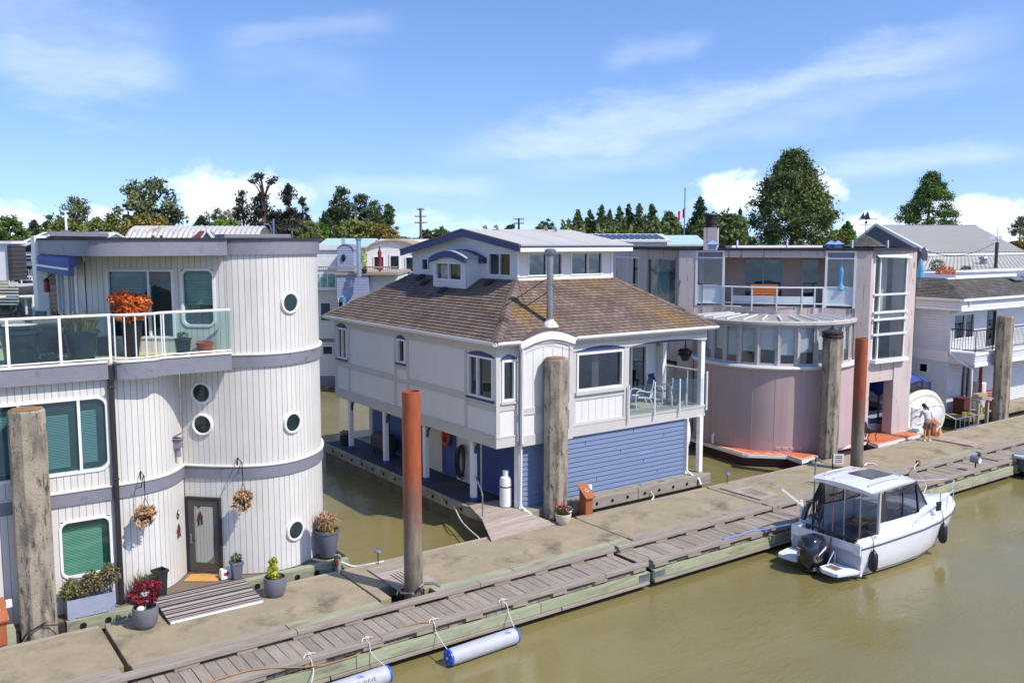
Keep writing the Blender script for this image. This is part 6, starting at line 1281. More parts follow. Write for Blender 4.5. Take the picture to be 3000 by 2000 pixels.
for lab, x, xe, ye, kx in (('white cord tying the lettered fender to the bull rail', 8.35, 8.5, 16.55, 8.33), ('white cord tying the left end of the blue ended fender', 10.0, 9.97, 16.42, 10.02), ('white cord tying the right end of the blue ended fender', 12.0, 11.83, 16.5, 11.95), ('white cord knotted on the bull rail at the bottom left', 7.0, 6.7, 16.47, 7.0)):
    o = MB().tube(spline_pts([(xe, ye, -.16), (x+.02, 17.0, .0), (x, 17.08, .22), (kx, 17.2, .27), (kx+.04, 17.32, .24)]), .012, 5).tube(spline_pts([(kx-.14, 17.13, .27), (kx-.05, 17.22, .3), (kx+.05, 17.16, .31), (kx+.02, 17.28, .3), (kx+.16, 17.2, .28)]), .012, 5).build('fender_cord', m_rope, smooth=True); tag(o, lab, 'rope', 'fender cords')
rope('tan rope running along the bull rail at the bottom', [(4.5, 17.18, .27), (5.6, 17.25, .29), (6.2, 17.1, .27), (6.9, 17.03, .12), (7.5, 17.04, .05), (8.1, 17.05, .06)], .014, m_rust)
rope('tan rope end lying over the bull rail by the blue ended fender', [(9.3, 17.3, .27), (9.7, 17.25, .28), (9.95, 17.12, .26), (10.05, 17.06, .15)], .014, m_rust)
rope('blue and white mooring line on the bull rail behind the motorboat stern', [(19.8, 17.2, .27), (20.4, 17.12, .29), (21.0, 17.2, .28), (21.6, 17.0, .3), (22.0, 16.5, .5)], .03, mat('blue_rope', S(120, 138, 184), .7, var=.3, scale=25))
rope('white bow line from the motorboat to the brown dock post', [(27.6, 15.6, .7), (29.5, 16.6, .5), (31.5, 18.2, .4), (33.05, 18.95, .3)], .018)
t_ = thing('boat_hook', 'upright grey boat hook pole standing on the dock beside the boat', 'pole', (24.2, 17.3, .1)); MB().cyl((24.2, 17.3, .05), (24.2, 17.3, 1.9), .025, n=8).build('pole_shaft', m_timber, t_); MB().tube([(24.2, 17.3, 1.88), (24.2, 17.3, 2.1), (24.28, 17.3, 2.02)], .02, 6).build('hook', m_blkp, t_)
t_ = thing('dock_sign', 'small white notice board with red lines on a black post by the boat roof', 'sign', (28.3, 19.5, 0)); MB().cyl((28.3, 19.5, 0), (28.3, 19.5, 1.15), .025, n=8).build('sign_post', m_blkp, t_); MS = frame((28.33, 19.46, 0), (RT.x, RT.y, 0)); pt_ = MB(MS).box(-.04, .34, 0, .015, .82, 1.18).build('sign_plate', m_white2, t_)
for z, m in ((1.1, m_bolt), (1.03, m_bolt), (.95, MATS['red_print']), (.88, MATS['red_print'])): MB(MS).box(.02, .28, .015, .018, z-.018, z+.018).build('sign_line', m, pt_)
t_ = thing('dock_lamp', 'grey drum shaped lamp head on the plank dock beyond the boat', 'lamp', (34.5, 17.4, .05)); MB().cyl((34.5, 17.3, .48), (34.5, 17.62, .52), .13, .15, n=16).build('lamp_head', m_galv, t_, smooth=True); MB().cyl((34.5, 17.28, .48), (34.5, 17.3, .48), .11, n=16).build('lens', m_white2, t_); MB().tube([(34.5, 17.45, .05), (34.5, 17.45, .42)], .03, 6).box(34.35, 34.75, 17.3, 17.5, .05, .1).build('stand', m_dark, t_)
# traffic cone, railing, benches at the far end of the dock
t_ = thing('traffic_cone', 'faded orange traffic cone by the cedar pedestal and the person', 'cone', (39.55, 21.72, 0)); m = mat('faded_orange', S(226, 150, 96), .6, var=.12); MB().lathe([(.14, .03), (.12, .04), (.04, .42), (.02, .42)], (39.55, 21.72, 0), 14).build('cone_body', m, t_, smooth=True); MB().box(39.37, 39.73, 21.54, 21.9, .0, .03).build('cone_base', m, t_); MB().lathe([(.094, .16), (.074, .26)], (39.55, 21.72, 0), 14, caps=False).build('cone_band', m_white2, t_)
t_ = thing('dock_railing', 'silver tube railing at the dock edge beyond the person', 'railing', (42.4, 21.95, 0)); MB().tube([(41.35, 21.95, .02), (41.35, 21.95, .56), (43.6, 21.95, .56), (44.0, 22.0, .6)], .025, 6).tube([(41.35, 21.95, .06), (43.5, 21.95, .06)], .025, 6).tube([(41.35, 21.95, .56), (41.0, 22.3, .8)], .025, 6).build('rail_frame', m_galv, t_)
for k in range(4): MB().cyl((41.75+k*.42, 21.95, .06), (41.75+k*.42, 21.95, .56), .018, n=6).build('rail_bar', m_galv, t_)
t_ = thing('garden_bench', 'black iron garden bench on the orange tiled deck of the pink house', 'bench', (36.0, 22.75, .1)); mi = m_blkp
MB().box(35.4, 36.0, 22.6, 23.1, .5, .54).build('seat', m_bolt, t_); MB().add([(35.4, 23.05, .54), (36.0, 23.05, .54), (36.0, 23.2, .95), (35.4, 23.2, .95)], [(0, 1, 2, 3)]).build('backrest', m_bolt, t_)
for x in (35.42, 35.98): MB().tube([(x, 22.62, .1), (x, 22.7, .3), (x, 22.62, .5), (x, 22.6, .7), (x, 23.0, .72)], .02, 5).tube([(x, 23.2, .1), (x, 23.08, .5)], .02, 5).build('leg', mi, t_)
t_ = thing('park_bench', 'red slatted bench on the float of the white house at the right edge', 'bench', (47.8, 23.2, .2)); m = mat('red_bench', S(150, 58, 44), .6, var=.15)
for k in range(4): MB().box(47.1, 48.6, 23.5+.02*k, 23.54+.02*k, .68+.12*k, .77+.12*k).build('back_slat', m, t_)
for k in range(4): MB().box(47.1, 48.6, 23.0+.11*k, 23.09+.11*k, .6, .64).build('seat_slat', m, t_)
for x in (47.15, 48.5): MB().box(x, x+.07, 23.0, 23.5, .2, .6).build('leg', m, t_)
t_ = thing('storage_chest', 'dark red wicker chest beside the patio door of the white house', 'chest', (44.9, 23.5, .2)); MB().box(44.6, 45.3, 23.3, 23.9, .24, .95).build('chest_body', mat('red_wicker', S(92, 44, 38), .6, var=.2, lap=(.05, .01)), t_, bevel=.05); MB().box(44.57, 45.33, 23.27, 23.93, .951, 1.02).build('chest_lid', MATS['red_wicker'], t_, bevel=.03)
t_ = thing('water_heater', 'white cylindrical water heater against the white house wall', 'tank', (47.0, 23.85, .2)); MB().lathe([(.3, .2), (.32, .24), (.32, 1.55), (.28, 1.6), (.02, 1.63)], (47.0, 23.8, 0), 20).build('tank_body', m_white2, t_, smooth=True); MB().tube([(46.9, 23.8, 1.6), (46.9, 23.8, 2.2), (47.05, 23.85, 2.35), (47.1, 23.9, 2.0)], .02, 5).build('pipes', m_bolt, t_)
for lab, x, y in (('yellow plastic jerry can on the float by the water heater', 45.7, 23.0), ('clear and yellow jerry can at the float edge by the chest', 43.9, 22.85)):
    t_ = thing('jerry_can', lab, 'jerry can', (x, y, .2), 'yellow jerry cans'); MB().box(x-.16, x+.16, y-.1, y+.1, .21, .5).build('can_body', mat('yellow_plastic', S(204, 190, 70), .4, var=.12), t_, bevel=.04); MB().tube([(x-.1, y, .5), (x-.08, y, .6), (x+.06, y, .6), (x+.08, y, .5)], .02, 6).build('can_handle', m_blkp, t_)
t_ = thing('work_bench', 'rough timber bench with planks and boxes beside the dock railing', 'work bench', (44.6, 22.5, .0))
for x, y in ((44.1, 22.35), (44.5, 22.55), (45.1, 22.4)): MB().box(x-.07, x+.07, y-.07, y+.07, -.5, 1.1).build('leg', m_timber, t_)
MB().box(44.0, 45.3, 22.2, 22.7, 1.1, 1.16).build('bench_top', m_timber, t_); MB().obox((44.6, 22.45, 1.24), (.8, .3, .12), rz=.2).build('plank_stack', m_plankx, t_); MB().obox((44.5, 22.5, 1.36), (.7, .35, .1), rz=-.1).build('cardboard_box', mat('cardboard', S(176, 150, 118), .8), t_)
t_ = thing('patio_umbrella', 'folded red striped umbrella beside the patio door of the white house', 'umbrella', (45.95, 23.3, .2)); MB().lathe([(.03, .2), (.04, 2.6), (.01, 2.75)], (45.9, 23.2, 0), 8).build('umbrella_pole', m_white2, t_); MB().lathe([(.05, 1.0), (.09, 1.1), (.05, 2.6), (.01, 2.7)], (45.9, 23.2, 0), 10).build('canopy', mat('red_canvas', S(158, 34, 34), .7, var=.12), t_)
# ------------------------------------------------------------ balcony of the curvy house
def big_pot(lab, x, y, z, rt, rb, h, m, grp=None):
    t_ = thing('flower_pot', lab, 'plant pot', (x, y, z), grp); MB().lathe([(.02, 0), (rb, 0), (rb*1.03, .03), (rt*.97, h*.88), (rt*1.05, h*.9), (rt*1.05, h), (rt*.93, h), (rt*.9, h*.85)], (x, y, z), 24, caps=False).build('pot', m, t_, smooth=True, autos=40); MB().lathe([(rt*.9, h*.9), (.01, h*.92)], (x, y, z), 16).build('soil', m_soil, t_); return t_
t_ = big_pot('big teal glazed pot of yellowing grass behind the glass railing', 4.05, 23.55, 6.05, .4, .28, .74, m_teal); blades((4.05, 23.55, 6.75), .32, 260, .5, 80, spread=.8, w=.018).build('foliage', m_olive, t_); blades((3.95, 23.5, 6.75), .22, 90, .45, 81, w=.014).build('dried_stems', m_dry, t_)
t_ = big_pot('big teal glazed pot holding a wide dish at the left of the balcony', 2.78, 23.7, 6.05, .44, .33, .8, m_teal); MB().lathe([(.1, .8), (.36, .92), (.38, .92), (.36, .9), (.05, .84)], (2.78, 23.7, 6.05), 18).build('dish', m_offw, t_)
t_ = thing('flower_pot', 'tall black tapered planter of orange red foliage behind the barred railing', 'plant pot', (5.25, 23.75, 6.05)); MB().rings([[(5.25+s*math.cos(a), 23.75+s*math.sin(a), z) for a in [k*2*pi/8 for k in range(8)]] for s, z in ((.15, 6.05), (.29, 6.98), (.31, 6.98), (.31, 7.04), (.26, 7.04))]).build('pot', m_blkpot, t_)
mb = MB()
for i, (c, r, n) in enumerate([((5.25, 23.75, 7.3), (.46, .42, .3), 700), ((5.02, 23.7, 7.5), (.3, .3, .18), 300), ((5.5, 23.75, 7.42), (.28, .3, .18), 260), ((5.2, 23.6, 7.06), (.42, .3, .14), 260)]): l = leaves(c, r, n, .1, seed=90+i, asp=1.5, up=.5); mb.add(l.v, l.f)
mb.build('foliage', m_lfo, t_)
t_ = thing('flower_pot', 'low dark trough planter at the foot of the glass railing', 'plant pot', (3.3, 23.1, 6.05)); MB().rings([[(3.3+sx*w, 23.1+sy_*d, z) for sx, sy_ in ((-1, -1), (1, -1), (1, 1), (-1, 1))] for w, d, z in ((.2, .1, 6.05), (.28, .15, 6.22), (.24, .12, 6.22), (.22, .1, 6.17))]).build('pot', m_teal, t_); blades((3.3, 23.1, 6.2), .18, 60, .14, 95).build('foliage', m_lfd, t_)
t_ = big_pot('dark teal square shouldered pot by the balcony sliding door', 6.35, 23.25, 6.05, .2, .16, .42, m_teal); leaves((6.35, 23.25, 6.55), (.16, .16, .08), 90, .07, seed=96).build('foliage', m_lf, t_)
t_ = thing('bucket', 'orange plastic tub on the balcony below the rounded window', 'tub', (6.85, 23.1, 6.05)); MB().lathe([(.02, 0), (.17, 0), (.21, .26), (.225, .26), (.225, .3), (.2, .3), (.16, .03)], (6.85, 23.1, 6.05), 18, caps=False).build('tub', mat('orange_tub', S(214, 84, 44), .45, var=.06), t_, smooth=True, autos=40); MB().tube([(6.65, 23.1, 6.33), (6.7, 23.1, 6.4), (7.0, 23.1, 6.4), (7.05, 23.1, 6.33)], .014, 5).build('tub_handle', MATS['orange_tub'], t_)
t_ = thing('flower_pot', 'black square pot beside the wave wall corner of the balcony', 'plant pot', (4.75, 24.4, 6.05)); MB().box(4.58, 4.9, 24.25, 24.57, 6.05, 6.5).build('pot', m_blkpot, t_, bevel=.02)
def chair_dark(lab, x, y, z, rz, m=None, nm='patio_chair', grp='dark patio chairs'):
    t_ = thing(nm, lab, 'chair', (0, 0, 0), grp); m = m or m_blkp
    MB().obox((0, 0, .42), (.5, .48, .05)).build('seat', m, t_, bevel=.01); MB().obox((0, .25, .75), (.5, .04, .62), rx=-.15).build('backrest', m, t_, bevel=.01)
    for sx in (-.23, .23):
        MB().tube([(sx, -.22, 0), (sx, -.2, .62), (sx, .24, .64)], .018, 5).build('armrest', m, t_); MB().cyl((sx, .22, 0), (sx, .2, .42), .018, n=5).build('leg', m, t_)
    t_.location = (x, y, z); t_.rotation_euler = (0, 0, rz); return t_
chair_dark('black patio chair at the end of the rooftop table', 1.6, 26.3, 6.05, 1.9); chair_dark('black patio chair by the glass door on the upper deck', 3.3, 26.0, 6.05, -1.2)
t_ = thing('patio_table', 'long grey slatted table on the upper deck', 'table', (2.4, 27.5, 6.05)); tp = MB(); [tp.box(1.4, 3.3, 27.0+.1*k, 27.09+.1*k, 6.74, 6.78) for k in range(9)]; tp.build('table_top', m_plankx, t_)
for x in (1.5, 3.2):
    for y in (27.05, 27.8): MB().box(x-.03, x+.03, y-.03, y+.03, 6.05, 6.74).build('leg', m_blkp, t_)
t_ = thing('gas_grill', 'black gas grill with shelves between the teal pots', 'grill', (3.42, 24.6, 6.05)); MB().box(3.15, 3.7, 24.4, 24.85, 6.2, 6.8).build('cabinet', m_blkp, t_, bevel=.02); MB().tube([(3.15, 24.62, 6.85), (3.7, 24.62, 6.85)], .24, 14).build('lid', m_blkpot, t_, smooth=True, autos=40); MB().box(3.72, 4.0, 24.45, 24.8, 6.74, 6.78).build('side_shelf', m_galv, t_)
for x in (3.2, 3.65): MB().cyl((x, 24.62, 6.05), (x, 24.62, 6.2), .04, n=8).build('leg', m_blkp, t_)
t_ = big_pot('dark pot of spiky agave leaves by the side windows', 4.02, 25.6, 6.05, .24, .18, .5, m_blkpot); blades((4.02, 25.6, 6.5), .12, 26, .75, 99, spread=.9, w=.03, droop=.2).build('foliage', m_lfd, t_)
t_ = thing('planter_box', 'slatted black planter with spiky leaves on the upper deck', 'planter', (2.6, 29.8, 6.05))
for k in range(7): MB().box(1.9+.2*k, 2.02+.2*k, 29.6, 29.64, 6.1, 6.75).build('slat', m_blkp, t_)
MB().box(1.85, 3.3, 29.64, 30.1, 6.1, 6.7).build('box', m_blkpot, t_); blades((2.55, 29.87, 6.7), .5, 50, .4, 98, spread=.8, w=.03).build('foliage', m_lfd, t_)
rl = thing('glass_railing', 'white railing at the back edge of the curvy house upper deck', 'railing', (1.5, 31.6, 6.05)); MB().tube([(-4, 31.6, 7.2), (4.2, 31.6, 7.2)], .035, 8).build('top_rail', m_steelw, rl)
for k in range(6): MB().box(4.1-1.5*k, 4.16-1.5*k, 31.57, 31.63, 6.05, 7.18).build('post', m_steelw, rl)
for k in range(5): MB().quad((2.66-1.5*k, 31.6, 6.2), (4.08-1.5*k, 31.6, 6.2), (4.08-1.5*k, 31.6, 7.12), (2.66-1.5*k, 31.6, 7.12)).build('glass_panel', g_rail, rl)
t_ = thing('lantern', 'dark red glass lantern hanging by the end post of the curvy house', 'lantern', (4.1, 28.6, 7.5)); MB().lathe([(.02, .0), (.09, .02), (.075, .3), (.1, .34), (.02, .42)], (4.1, 28.6, 7.45), 10).build('red_glass', mat('red_glass', S(120, 26, 22), .2), t_); MB().tube([(4.1, 28.6, 7.85), (4.3, 28.6, 8.0), (4.5, 28.6, 8.0)], .015, 5).build('lantern_bracket', m_blkp, t_)
# ------------------------------------------------------------ balcony of the blue house
m_navyc = mat('navy_mesh_fabric', S(44, 58, 96), .7, var=.1); m_wht = m_steelw
def sling(lab, x, y, rz, col):
    t_ = thing('patio_chair', lab, 'chair', (0, 0, 0), 'white framed patio chairs')
    MB().add([(-.24, -.24, .42), (.24, -.24, .42), (.24, .22, .38), (-.24, .22, .38)], [(0, 1, 2, 3)]).build('seat', col, t_)
    MB().add([(-.25, .24, .4), (.25, .24, .4), (.25, .42, 1.05), (-.25, .42, 1.05)], [(0, 1, 2, 3)]).build('backrest', col, t_)
    for sx in (-.27, .27):
        MB().tube(spline_pts([(sx, -.26, 0), (sx, -.3, .35), (sx, -.26, .6), (sx, -.1, .66), (sx, .3, .62), (sx*.95, .42, 1.05)]), .02, 6).build('armrest', m_wht, t_, smooth=True)
        MB().tube(spline_pts([(sx, -.2, .42), (sx, .2, .38), (sx, .34, .2), (sx, .4, 0)]), .02, 6).build('leg', m_wht, t_, smooth=True)
    MB().tube([(-.27, -.25, .02), (.27, -.25, .02)], .018, 5).build('crossbar', m_wht, t_)
    t_.location = (x, y, 2.82); t_.rotation_euler = (0, 0, rz); return t_
sling('white framed patio chair with navy mesh back facing the water', 24.25, 24.35, .25, m_navyc); sling('white framed patio chair turned sideways by the sliding door', 22.85, 23.95, -1.9, mat('blue_mesh', S(92, 122, 150), .7)); sling('low white framed patio chair at the front corner of the balcony', 24.45, 23.55, 2.4, MATS['blue_mesh'])
t_ = thing('side_table', 'wooden side table with a blue planter in the balcony corner', 'table', (24.75, 23.9, 2.82)); MB().box(24.5, 25.05, 23.65, 24.3, 3.32, 3.36).build('table_top', m_plankx, t_)
for x in (24.55, 25.0):
    for y in (23.7, 24.25): MB().box(x-.025, x+.025, y-.025, y+.025, 2.82, 3.32).build('leg', m_plankx, t_)
t_ = thing('flower_pot', 'blue rectangular planter on the balcony side table', 'plant pot', (24.78, 23.95, 3.36)); MB().box(24.6, 24.98, 23.8, 24.12, 3.365, 3.56).build('pot', m_navyc, t_, bevel=.02); leaves((24.8, 23.96, 3.64), (.2, .16, .1), 80, .07, seed=101).build('foliage', m_lfd, t_)
t_ = thing('hanging_basket', 'hanging basket of red flowers under the balcony arch', 'hanging basket', (24.95, 23.75, 4.6)); MB().lathe([(.01, -.22), (.12, -.2), (.21, 0), (.19, .0)], (24.95, 23.75, 4.62), 12).build('basket', m_blkpot, t_); leaves((24.95, 23.75, 4.72), (.3, .3, .16), 260, .1, seed=102).build('foliage', m_lfd, t_); leaves((25.0, 23.72, 4.82), (.2, .22, .1), 40, .08, seed=103).build('red_flowers', m_pink2, t_); MB().tube([(24.95, 23.75, 4.7), (24.97, 23.75, 5.3)], .02, 5).tube([(24.78, 23.75, 4.65), (24.97, 23.75, 5.1), (25.1, 23.75, 4.65)], .008, 4).build('hanger', m_bolt, t_)
t_ = thing('inflatable_ring', 'white life ring hanging by the blue house balcony post', 'life ring', (24.75, 23.4, 1.7)); MB().ring((24.62, 23.35, 1.75), (.5, .85, 0), (0, 0, 1), .36, .1, 20, 8, R1=.5).build('ring_tube', m_white2, t_, smooth=True)
# ------------------------------------------------------------ person by the far pedestal
def skin(name, pts, edges, rad, m, parent, sub=2, root=0):
    me = bpy.data.meshes.new(name); me.from_pydata(pts, edges, []); me.materials.append(m); o = bpy.data.objects.new(name, me); COL.objects.link(o); o.parent = parent
    md = o.modifiers.new('skin', 'SKIN'); md.use_smooth_shade = True
    for i, v in enumerate(me.skin_vertices[0].data): v.radius = (rad[i], rad[i]) if not isinstance(rad[i], tuple) else rad[i]; v.use_root = (i == root)
    s = o.modifiers.new('sub', 'SUBSURF'); s.levels = s.render_levels = sub; return o
m_skin = mat('skin', S(196, 150, 124), .55, var=.05); m_tee = mat('pale_grey_shirt', S(200, 204, 210), .85, var=.06); m_short = mat('brown_shorts', S(108, 98, 86), .85, var=.08); m_hair = mat('dark_hair', S(46, 36, 32), .5, var=.2)
PN = thing('person', 'person in pale grey shirt and brown shorts standing on the dock, back turned', 'person', (0, 0, 0)); OFF[PN.name] = Vector()
J = [(0, .0, .88), (0, .02, 1.02), (-.01, .08, 1.2), (-.03, .16, 1.34), (-.05, .22, 1.42), (-.07, .27, 1.52), (-.08, .29, 1.6),
     (-.09, 0, .84), (-.1, .03, .47), (-.1, -.01, .09), (-.11, .13, .04), (.09, 0, .84), (.1, .04, .47), (.1, .0, .09), (.12, .14, .04),
     (-.2, .15, 1.31), (-.27, .17, 1.07), (-.19, .4, 1.0), (-.17, .47, .99), (.16, .15, 1.31), (.24, .18, 1.07), (.15, .42, 1.02), (.13, .49, 1.01)]
E_ = [(0, 1), (1, 2), (2, 3), (3, 4), (4, 5), (5, 6), (0, 7), (7, 8), (8, 9), (9, 10), (0, 11), (11, 12), (12, 13), (13, 14), (3, 15), (15, 16), (16, 17), (17, 18), (3, 19), (19, 20), (20, 21), (21, 22)]
rad = [(.15, .11), (.13, .1), (.15, .11), (.12, .09), .052, .085, .07, .085, .056, .036, .035, .085, .056, .036, .035, .055, .042, .03, .026, .055, .042, .03, .026]
body = skin('body', J, E_, rad, m_skin, PN)
for hx, hy, hz in ((-.17, .47, .99), (.13, .49, 1.01)):
    for k in range(5):
        a = (-.03+.016*k); L = (.05, .075, .08, .075, .06)[k]
        pts = [(hx+a*.8, hy+(0 if k else -.02), hz), (hx+a*(1.1 if k else 1.5), hy+L*.6, hz-.012), (hx+a*(1.1 if k else 1.4), hy+L, hz-.035)]
        skin('finger', pts, [(0, 1), (1, 2)], [.012, .01, .008], m_skin, body, 1)
skin('shirt', [(0, -.0, .93), (0, .02, 1.05), (-.01, .08, 1.2), (-.03, .155, 1.32), (-.04, .19, 1.38), (-.2, .15, 1.31), (-.25, .165, 1.17), (.16, .15, 1.31), (.215, .17, 1.17)], [(0, 1), (1, 2), (2, 3), (3, 4), (3, 5), (5, 6), (3, 7), (7, 8)], [(.172, .13), (.155, .125), (.168, .13), (.13, .1), .07, .075, .066, .075, .066], m_tee, PN)
skin('shorts', [(0, 0, .93), (0, 0, .86), (-.095, .005, .78), (-.1, .02, .52), (.095, .005, .78), (.1, .025, .52)], [(0, 1), (1, 2), (2, 3), (1, 4), (4, 5)], [(.165, .12), (.165, .125), .105, .085, .105, .085], m_short, PN)
hr = MB(); hr.ball((-.078, .265, 1.575), (.098, .108, .105), 14, 10); hr.tube([(-.07, .17, 1.58), (.0, .1, 1.5), (.06, .1, 1.42), (.1, .12, 1.36)], [.05, .045, .03, .012], 8); hr.build('hair', m_hair, PN, smooth=True)
MB().ball((-.078, .36, 1.56), (.075, .03, .085), 12, 8).ball((-.078, .39, 1.55), (.014, .02, .022), 8, 6).build('face', m_skin, PN, smooth=True)
for sx in (-.112, -.044): MB().ball((sx, .383, 1.575), (.014, .01, .009), 8, 6).build('eye', m_hair, PN)
for x in (-.115, .115): MB().rings([[(x+w*math.cos(a), .06+l*math.sin(a), z) for a in [k*2*pi/14 for k in range(14)]] for w, l, z in ((.05, .13, .0), (.055, .135, .03), (.045, .11, .07), (.03, .05, .1))]).build('shoe', m_white2, PN, smooth=True)
PN.location = (38.2, 21.55, .005); PN.rotation_euler = (0, 0, R(54.5-90))
# ------------------------------------------------------------ small craft in the slip between the pink and white houses
m_hyp = mat('cream_hypalon', S(212, 208, 192), .5, var=.06); m_fg = mat('white_fibreglass', S(222, 222, 218), .35, var=.05, spots=[(S(200, 198, 186), 1.4, .55, .75)])
t_ = thing('inflatable_dinghy', 'cream inflatable dinghy hung on its side with the white hull bottom facing out', 'boat', (40.95, 23.4, .4))
hullp = [(39.65, 1.15), (40.15, 1.38), (40.95, 1.5), (41.75, 1.38), (42.35, 1.0), (42.63, .45), (42.45, -.05), (41.95, -.3), (41.35, -.2), (40.25, -.12), (39.65, -.1)]
cen = Vector((40.95, .6)); rr_ = []
for k, y in ((1.0, 23.42), (.92, 23.2), (.62, 22.98), (.25, 22.9), (.02, 22.88)): rr_.append([(cen.x+(x-cen.x)*k, y, cen.y+(z-cen.y)*k) for x, z in hullp])
MB().rings(rr_, caps=False).build('hull', m_fg, t_, smooth=True, autos=18)
MB().tube(spline_pts([(39.50, 23.5, 1.3), (40.15, 23.5, 1.5), (40.95, 23.5, 1.6), (41.85, 23.5, 1.45), (42.55, 23.5, .95), (42.80, 23.5, .4), (42.55, 23.5, -.15), (41.95, 23.5, -.35), (41.15, 23.5, -.3), (39.85, 23.5, -.25)]), .2, 12).build('air_tube', m_hyp, t_, smooth=True)
for z in (.35, .75, 1.05): MB().tube([(39.75, 23.05-.08*(z < .5), z), (41.15, 22.93, z+.05), (42.25, 23.12, z-.1)], .03, 6).build('hull_strake', m_fg, t_)
MB().ball((39.70, 23.0, -.05), (.62, .3, .3), 14, 8).build('lower_tube_end', m_hyp, t_, smooth=True); MB().box(39.50, 39.70, 23.25, 23.5, .0, 1.1).build('transom_board', m_fg, t_)
t_ = thing('motorboat', 'motorboat with a blue canvas enclosure berthed behind the pink pillar', 'boat', (40.6, 24.8, -.5))
rows = []
for x, hb, z1, zk in ((36.4, .25, .75, .3), (37.2, .75, .62, -.3), (38.5, .98, .5, -.7), (41, 1.02, .42, -.8), (43.2, .98, .4, -.75)): rows.append([(x, 24.9+hb, z1), (x, 24.9+hb*.9, (z1+zk)/2), (x, 24.9, zk), (x, 24.9-hb*.9, (z1+zk)/2), (x, 24.9-hb, z1)])
MB().grid(rows).add([r[0] for r in rows]+[r[4] for r in rows], [(i, i+1, i+6, i+5) for i in range(4)]).poly(rows[-1]).build('hull', m_fg, t_, smooth=True, autos=30); MB().grid([[(r[4][0], r[4][1]-.015, r[4][2]-.12) for r in rows], [(r[4][0], r[4][1]-.015, r[4][2]-.04) for r in rows]]).build('hull_stripe', m_navy, t_)
m_canv = mat('blue_canvas', S(48, 72, 142), .7, var=.1); cf = lambda x, z, w: [(x, 24.9-w, z*.0+.5), (x, 24.9-w, z-.2), (x, 24.9-w*.6, z), (x, 24.9+w*.6, z), (x, 24.9+w, z-.2), (x, 24.9+w, .5)]
for x, z in ((38.2, 1.9), (40.2, 2.2), (41.9, 2.35), (42.6, 2.15)): MB().tube(cf(x, z, .9), .05, 6).build('canopy_frame', m_canv, t_)
MB().grid([[p for p in cf(x, z, .88)[1:5]] for x, z in ((38.2, 1.9), (40.2, 2.2), (41.9, 2.35), (42.6, 2.15))]).build('canopy_top', m_canv, t_, smooth=True)
g_pl = glass('clear_vinyl', (.7, .74, .8), 1.4)
MB().grid([[(x, 24.9-.88, .55), (x, 24.9-.88, z-.22)] for x, z in ((38.2, 1.9), (40.2, 2.2), (41.9, 2.35), (42.6, 2.15))]).poly([(42.6, 24.05, .55), (42.6, 25.75, .55), (42.6, 25.75, 1.95), (42.6, 24.05, 1.95)]).build('vinyl_window', g_pl, t_)
MB().grid([[(x, 24.9-.91, .45), (x, 24.9-.91, .7)] for x in (36.6, 38.2, 40.2, 42.6)]).build('canvas_skirt', m_canv, t_)
# a silver pontoon bow at the right edge
t_ = thing('skiff', 'grey aluminium skiff moored at the right edge beyond the dock end', 'boat', (39.5, 16.6, -.5)); rows = []
for x, hb, z1, zk in ((37.05, .55, .28, -.35), (37.6, .72, .22, -.65), (39, .8, .12, -.7), (42, .8, .1, -.7)): rows.append([(x, 16.7+hb, z1), (x, 16.7+hb*.8, (z1+zk)/2), (x, 16.7, zk), (x, 16.7-hb*.8, (z1+zk)/2), (x, 16.7-hb, z1)])
MB().grid(rows).poly(rows[0]).build('hull', mat('dark_aluminium', S(84, 90, 100), .4, metal=.5, var=.15), t_, smooth=True, autos=30); MB().add([r[0] for r in rows]+[r[4] for r in rows], [(i, i+1, i+5, i+4) for i in range(3)]).build('deck', m_gelm, t_)
for q in (0, 4): MB().tube([(r[q][0], r[q][1], r[q][2]+.05) for r in rows], .07, 8).build('gunwale', m_galv, t_, smooth=True)
MB().tube([(37.05, 16.2, .33), (37.05, 17.2, .33)], .07, 8).build('bow_bumper', m_white2, t_, smooth=True)
# ------------------------------------------------------------ trees beyond the marina
GZ = 1.5
m_bark = mat('tree_bark', S(98, 82, 68), .9, var=.25, scale=3, stretch=(3, 3, .5))
def leafmat(nm, a, b, c=None): return mat(nm, a, .75, var=.2, scale=.35, island=.4, spots=[(b, .22, .45, .62)]+([(c, .4, .6, .72)] if c else []), trans=.12, spec=.2)
LM_ = {'dark': leafmat('fir_needles', S(86, 101, 71), S(69, 82, 64)), 'pine': leafmat('pine_needles', S(116, 129, 75), S(88, 103, 64), S(146, 144, 88)), 'green': leafmat('tree_leaves', S(105, 129, 66), S(82, 108, 58), S(129, 144, 79)),
       'olive': leafmat('olive_leaves', S(131, 136, 75), S(105, 116, 66), S(153, 149, 82)), 'grey': leafmat('grey_green_leaves', S(114, 123, 86), S(90, 101, 73), S(138, 138, 95)), 'gold': leafmat('golden_leaves', S(149, 127, 64), S(120, 116, 62)),
       'lime': leafmat('bright_leaves', S(112, 146, 54), S(90, 125, 49)), 'black': leafmat('ragged_pine_needles', S(73, 75, 64), S(56, 58, 54), S(92, 84, 71)), 'pale': leafmat('pale_twigs', S(153, 151, 120), S(129, 131, 103))}
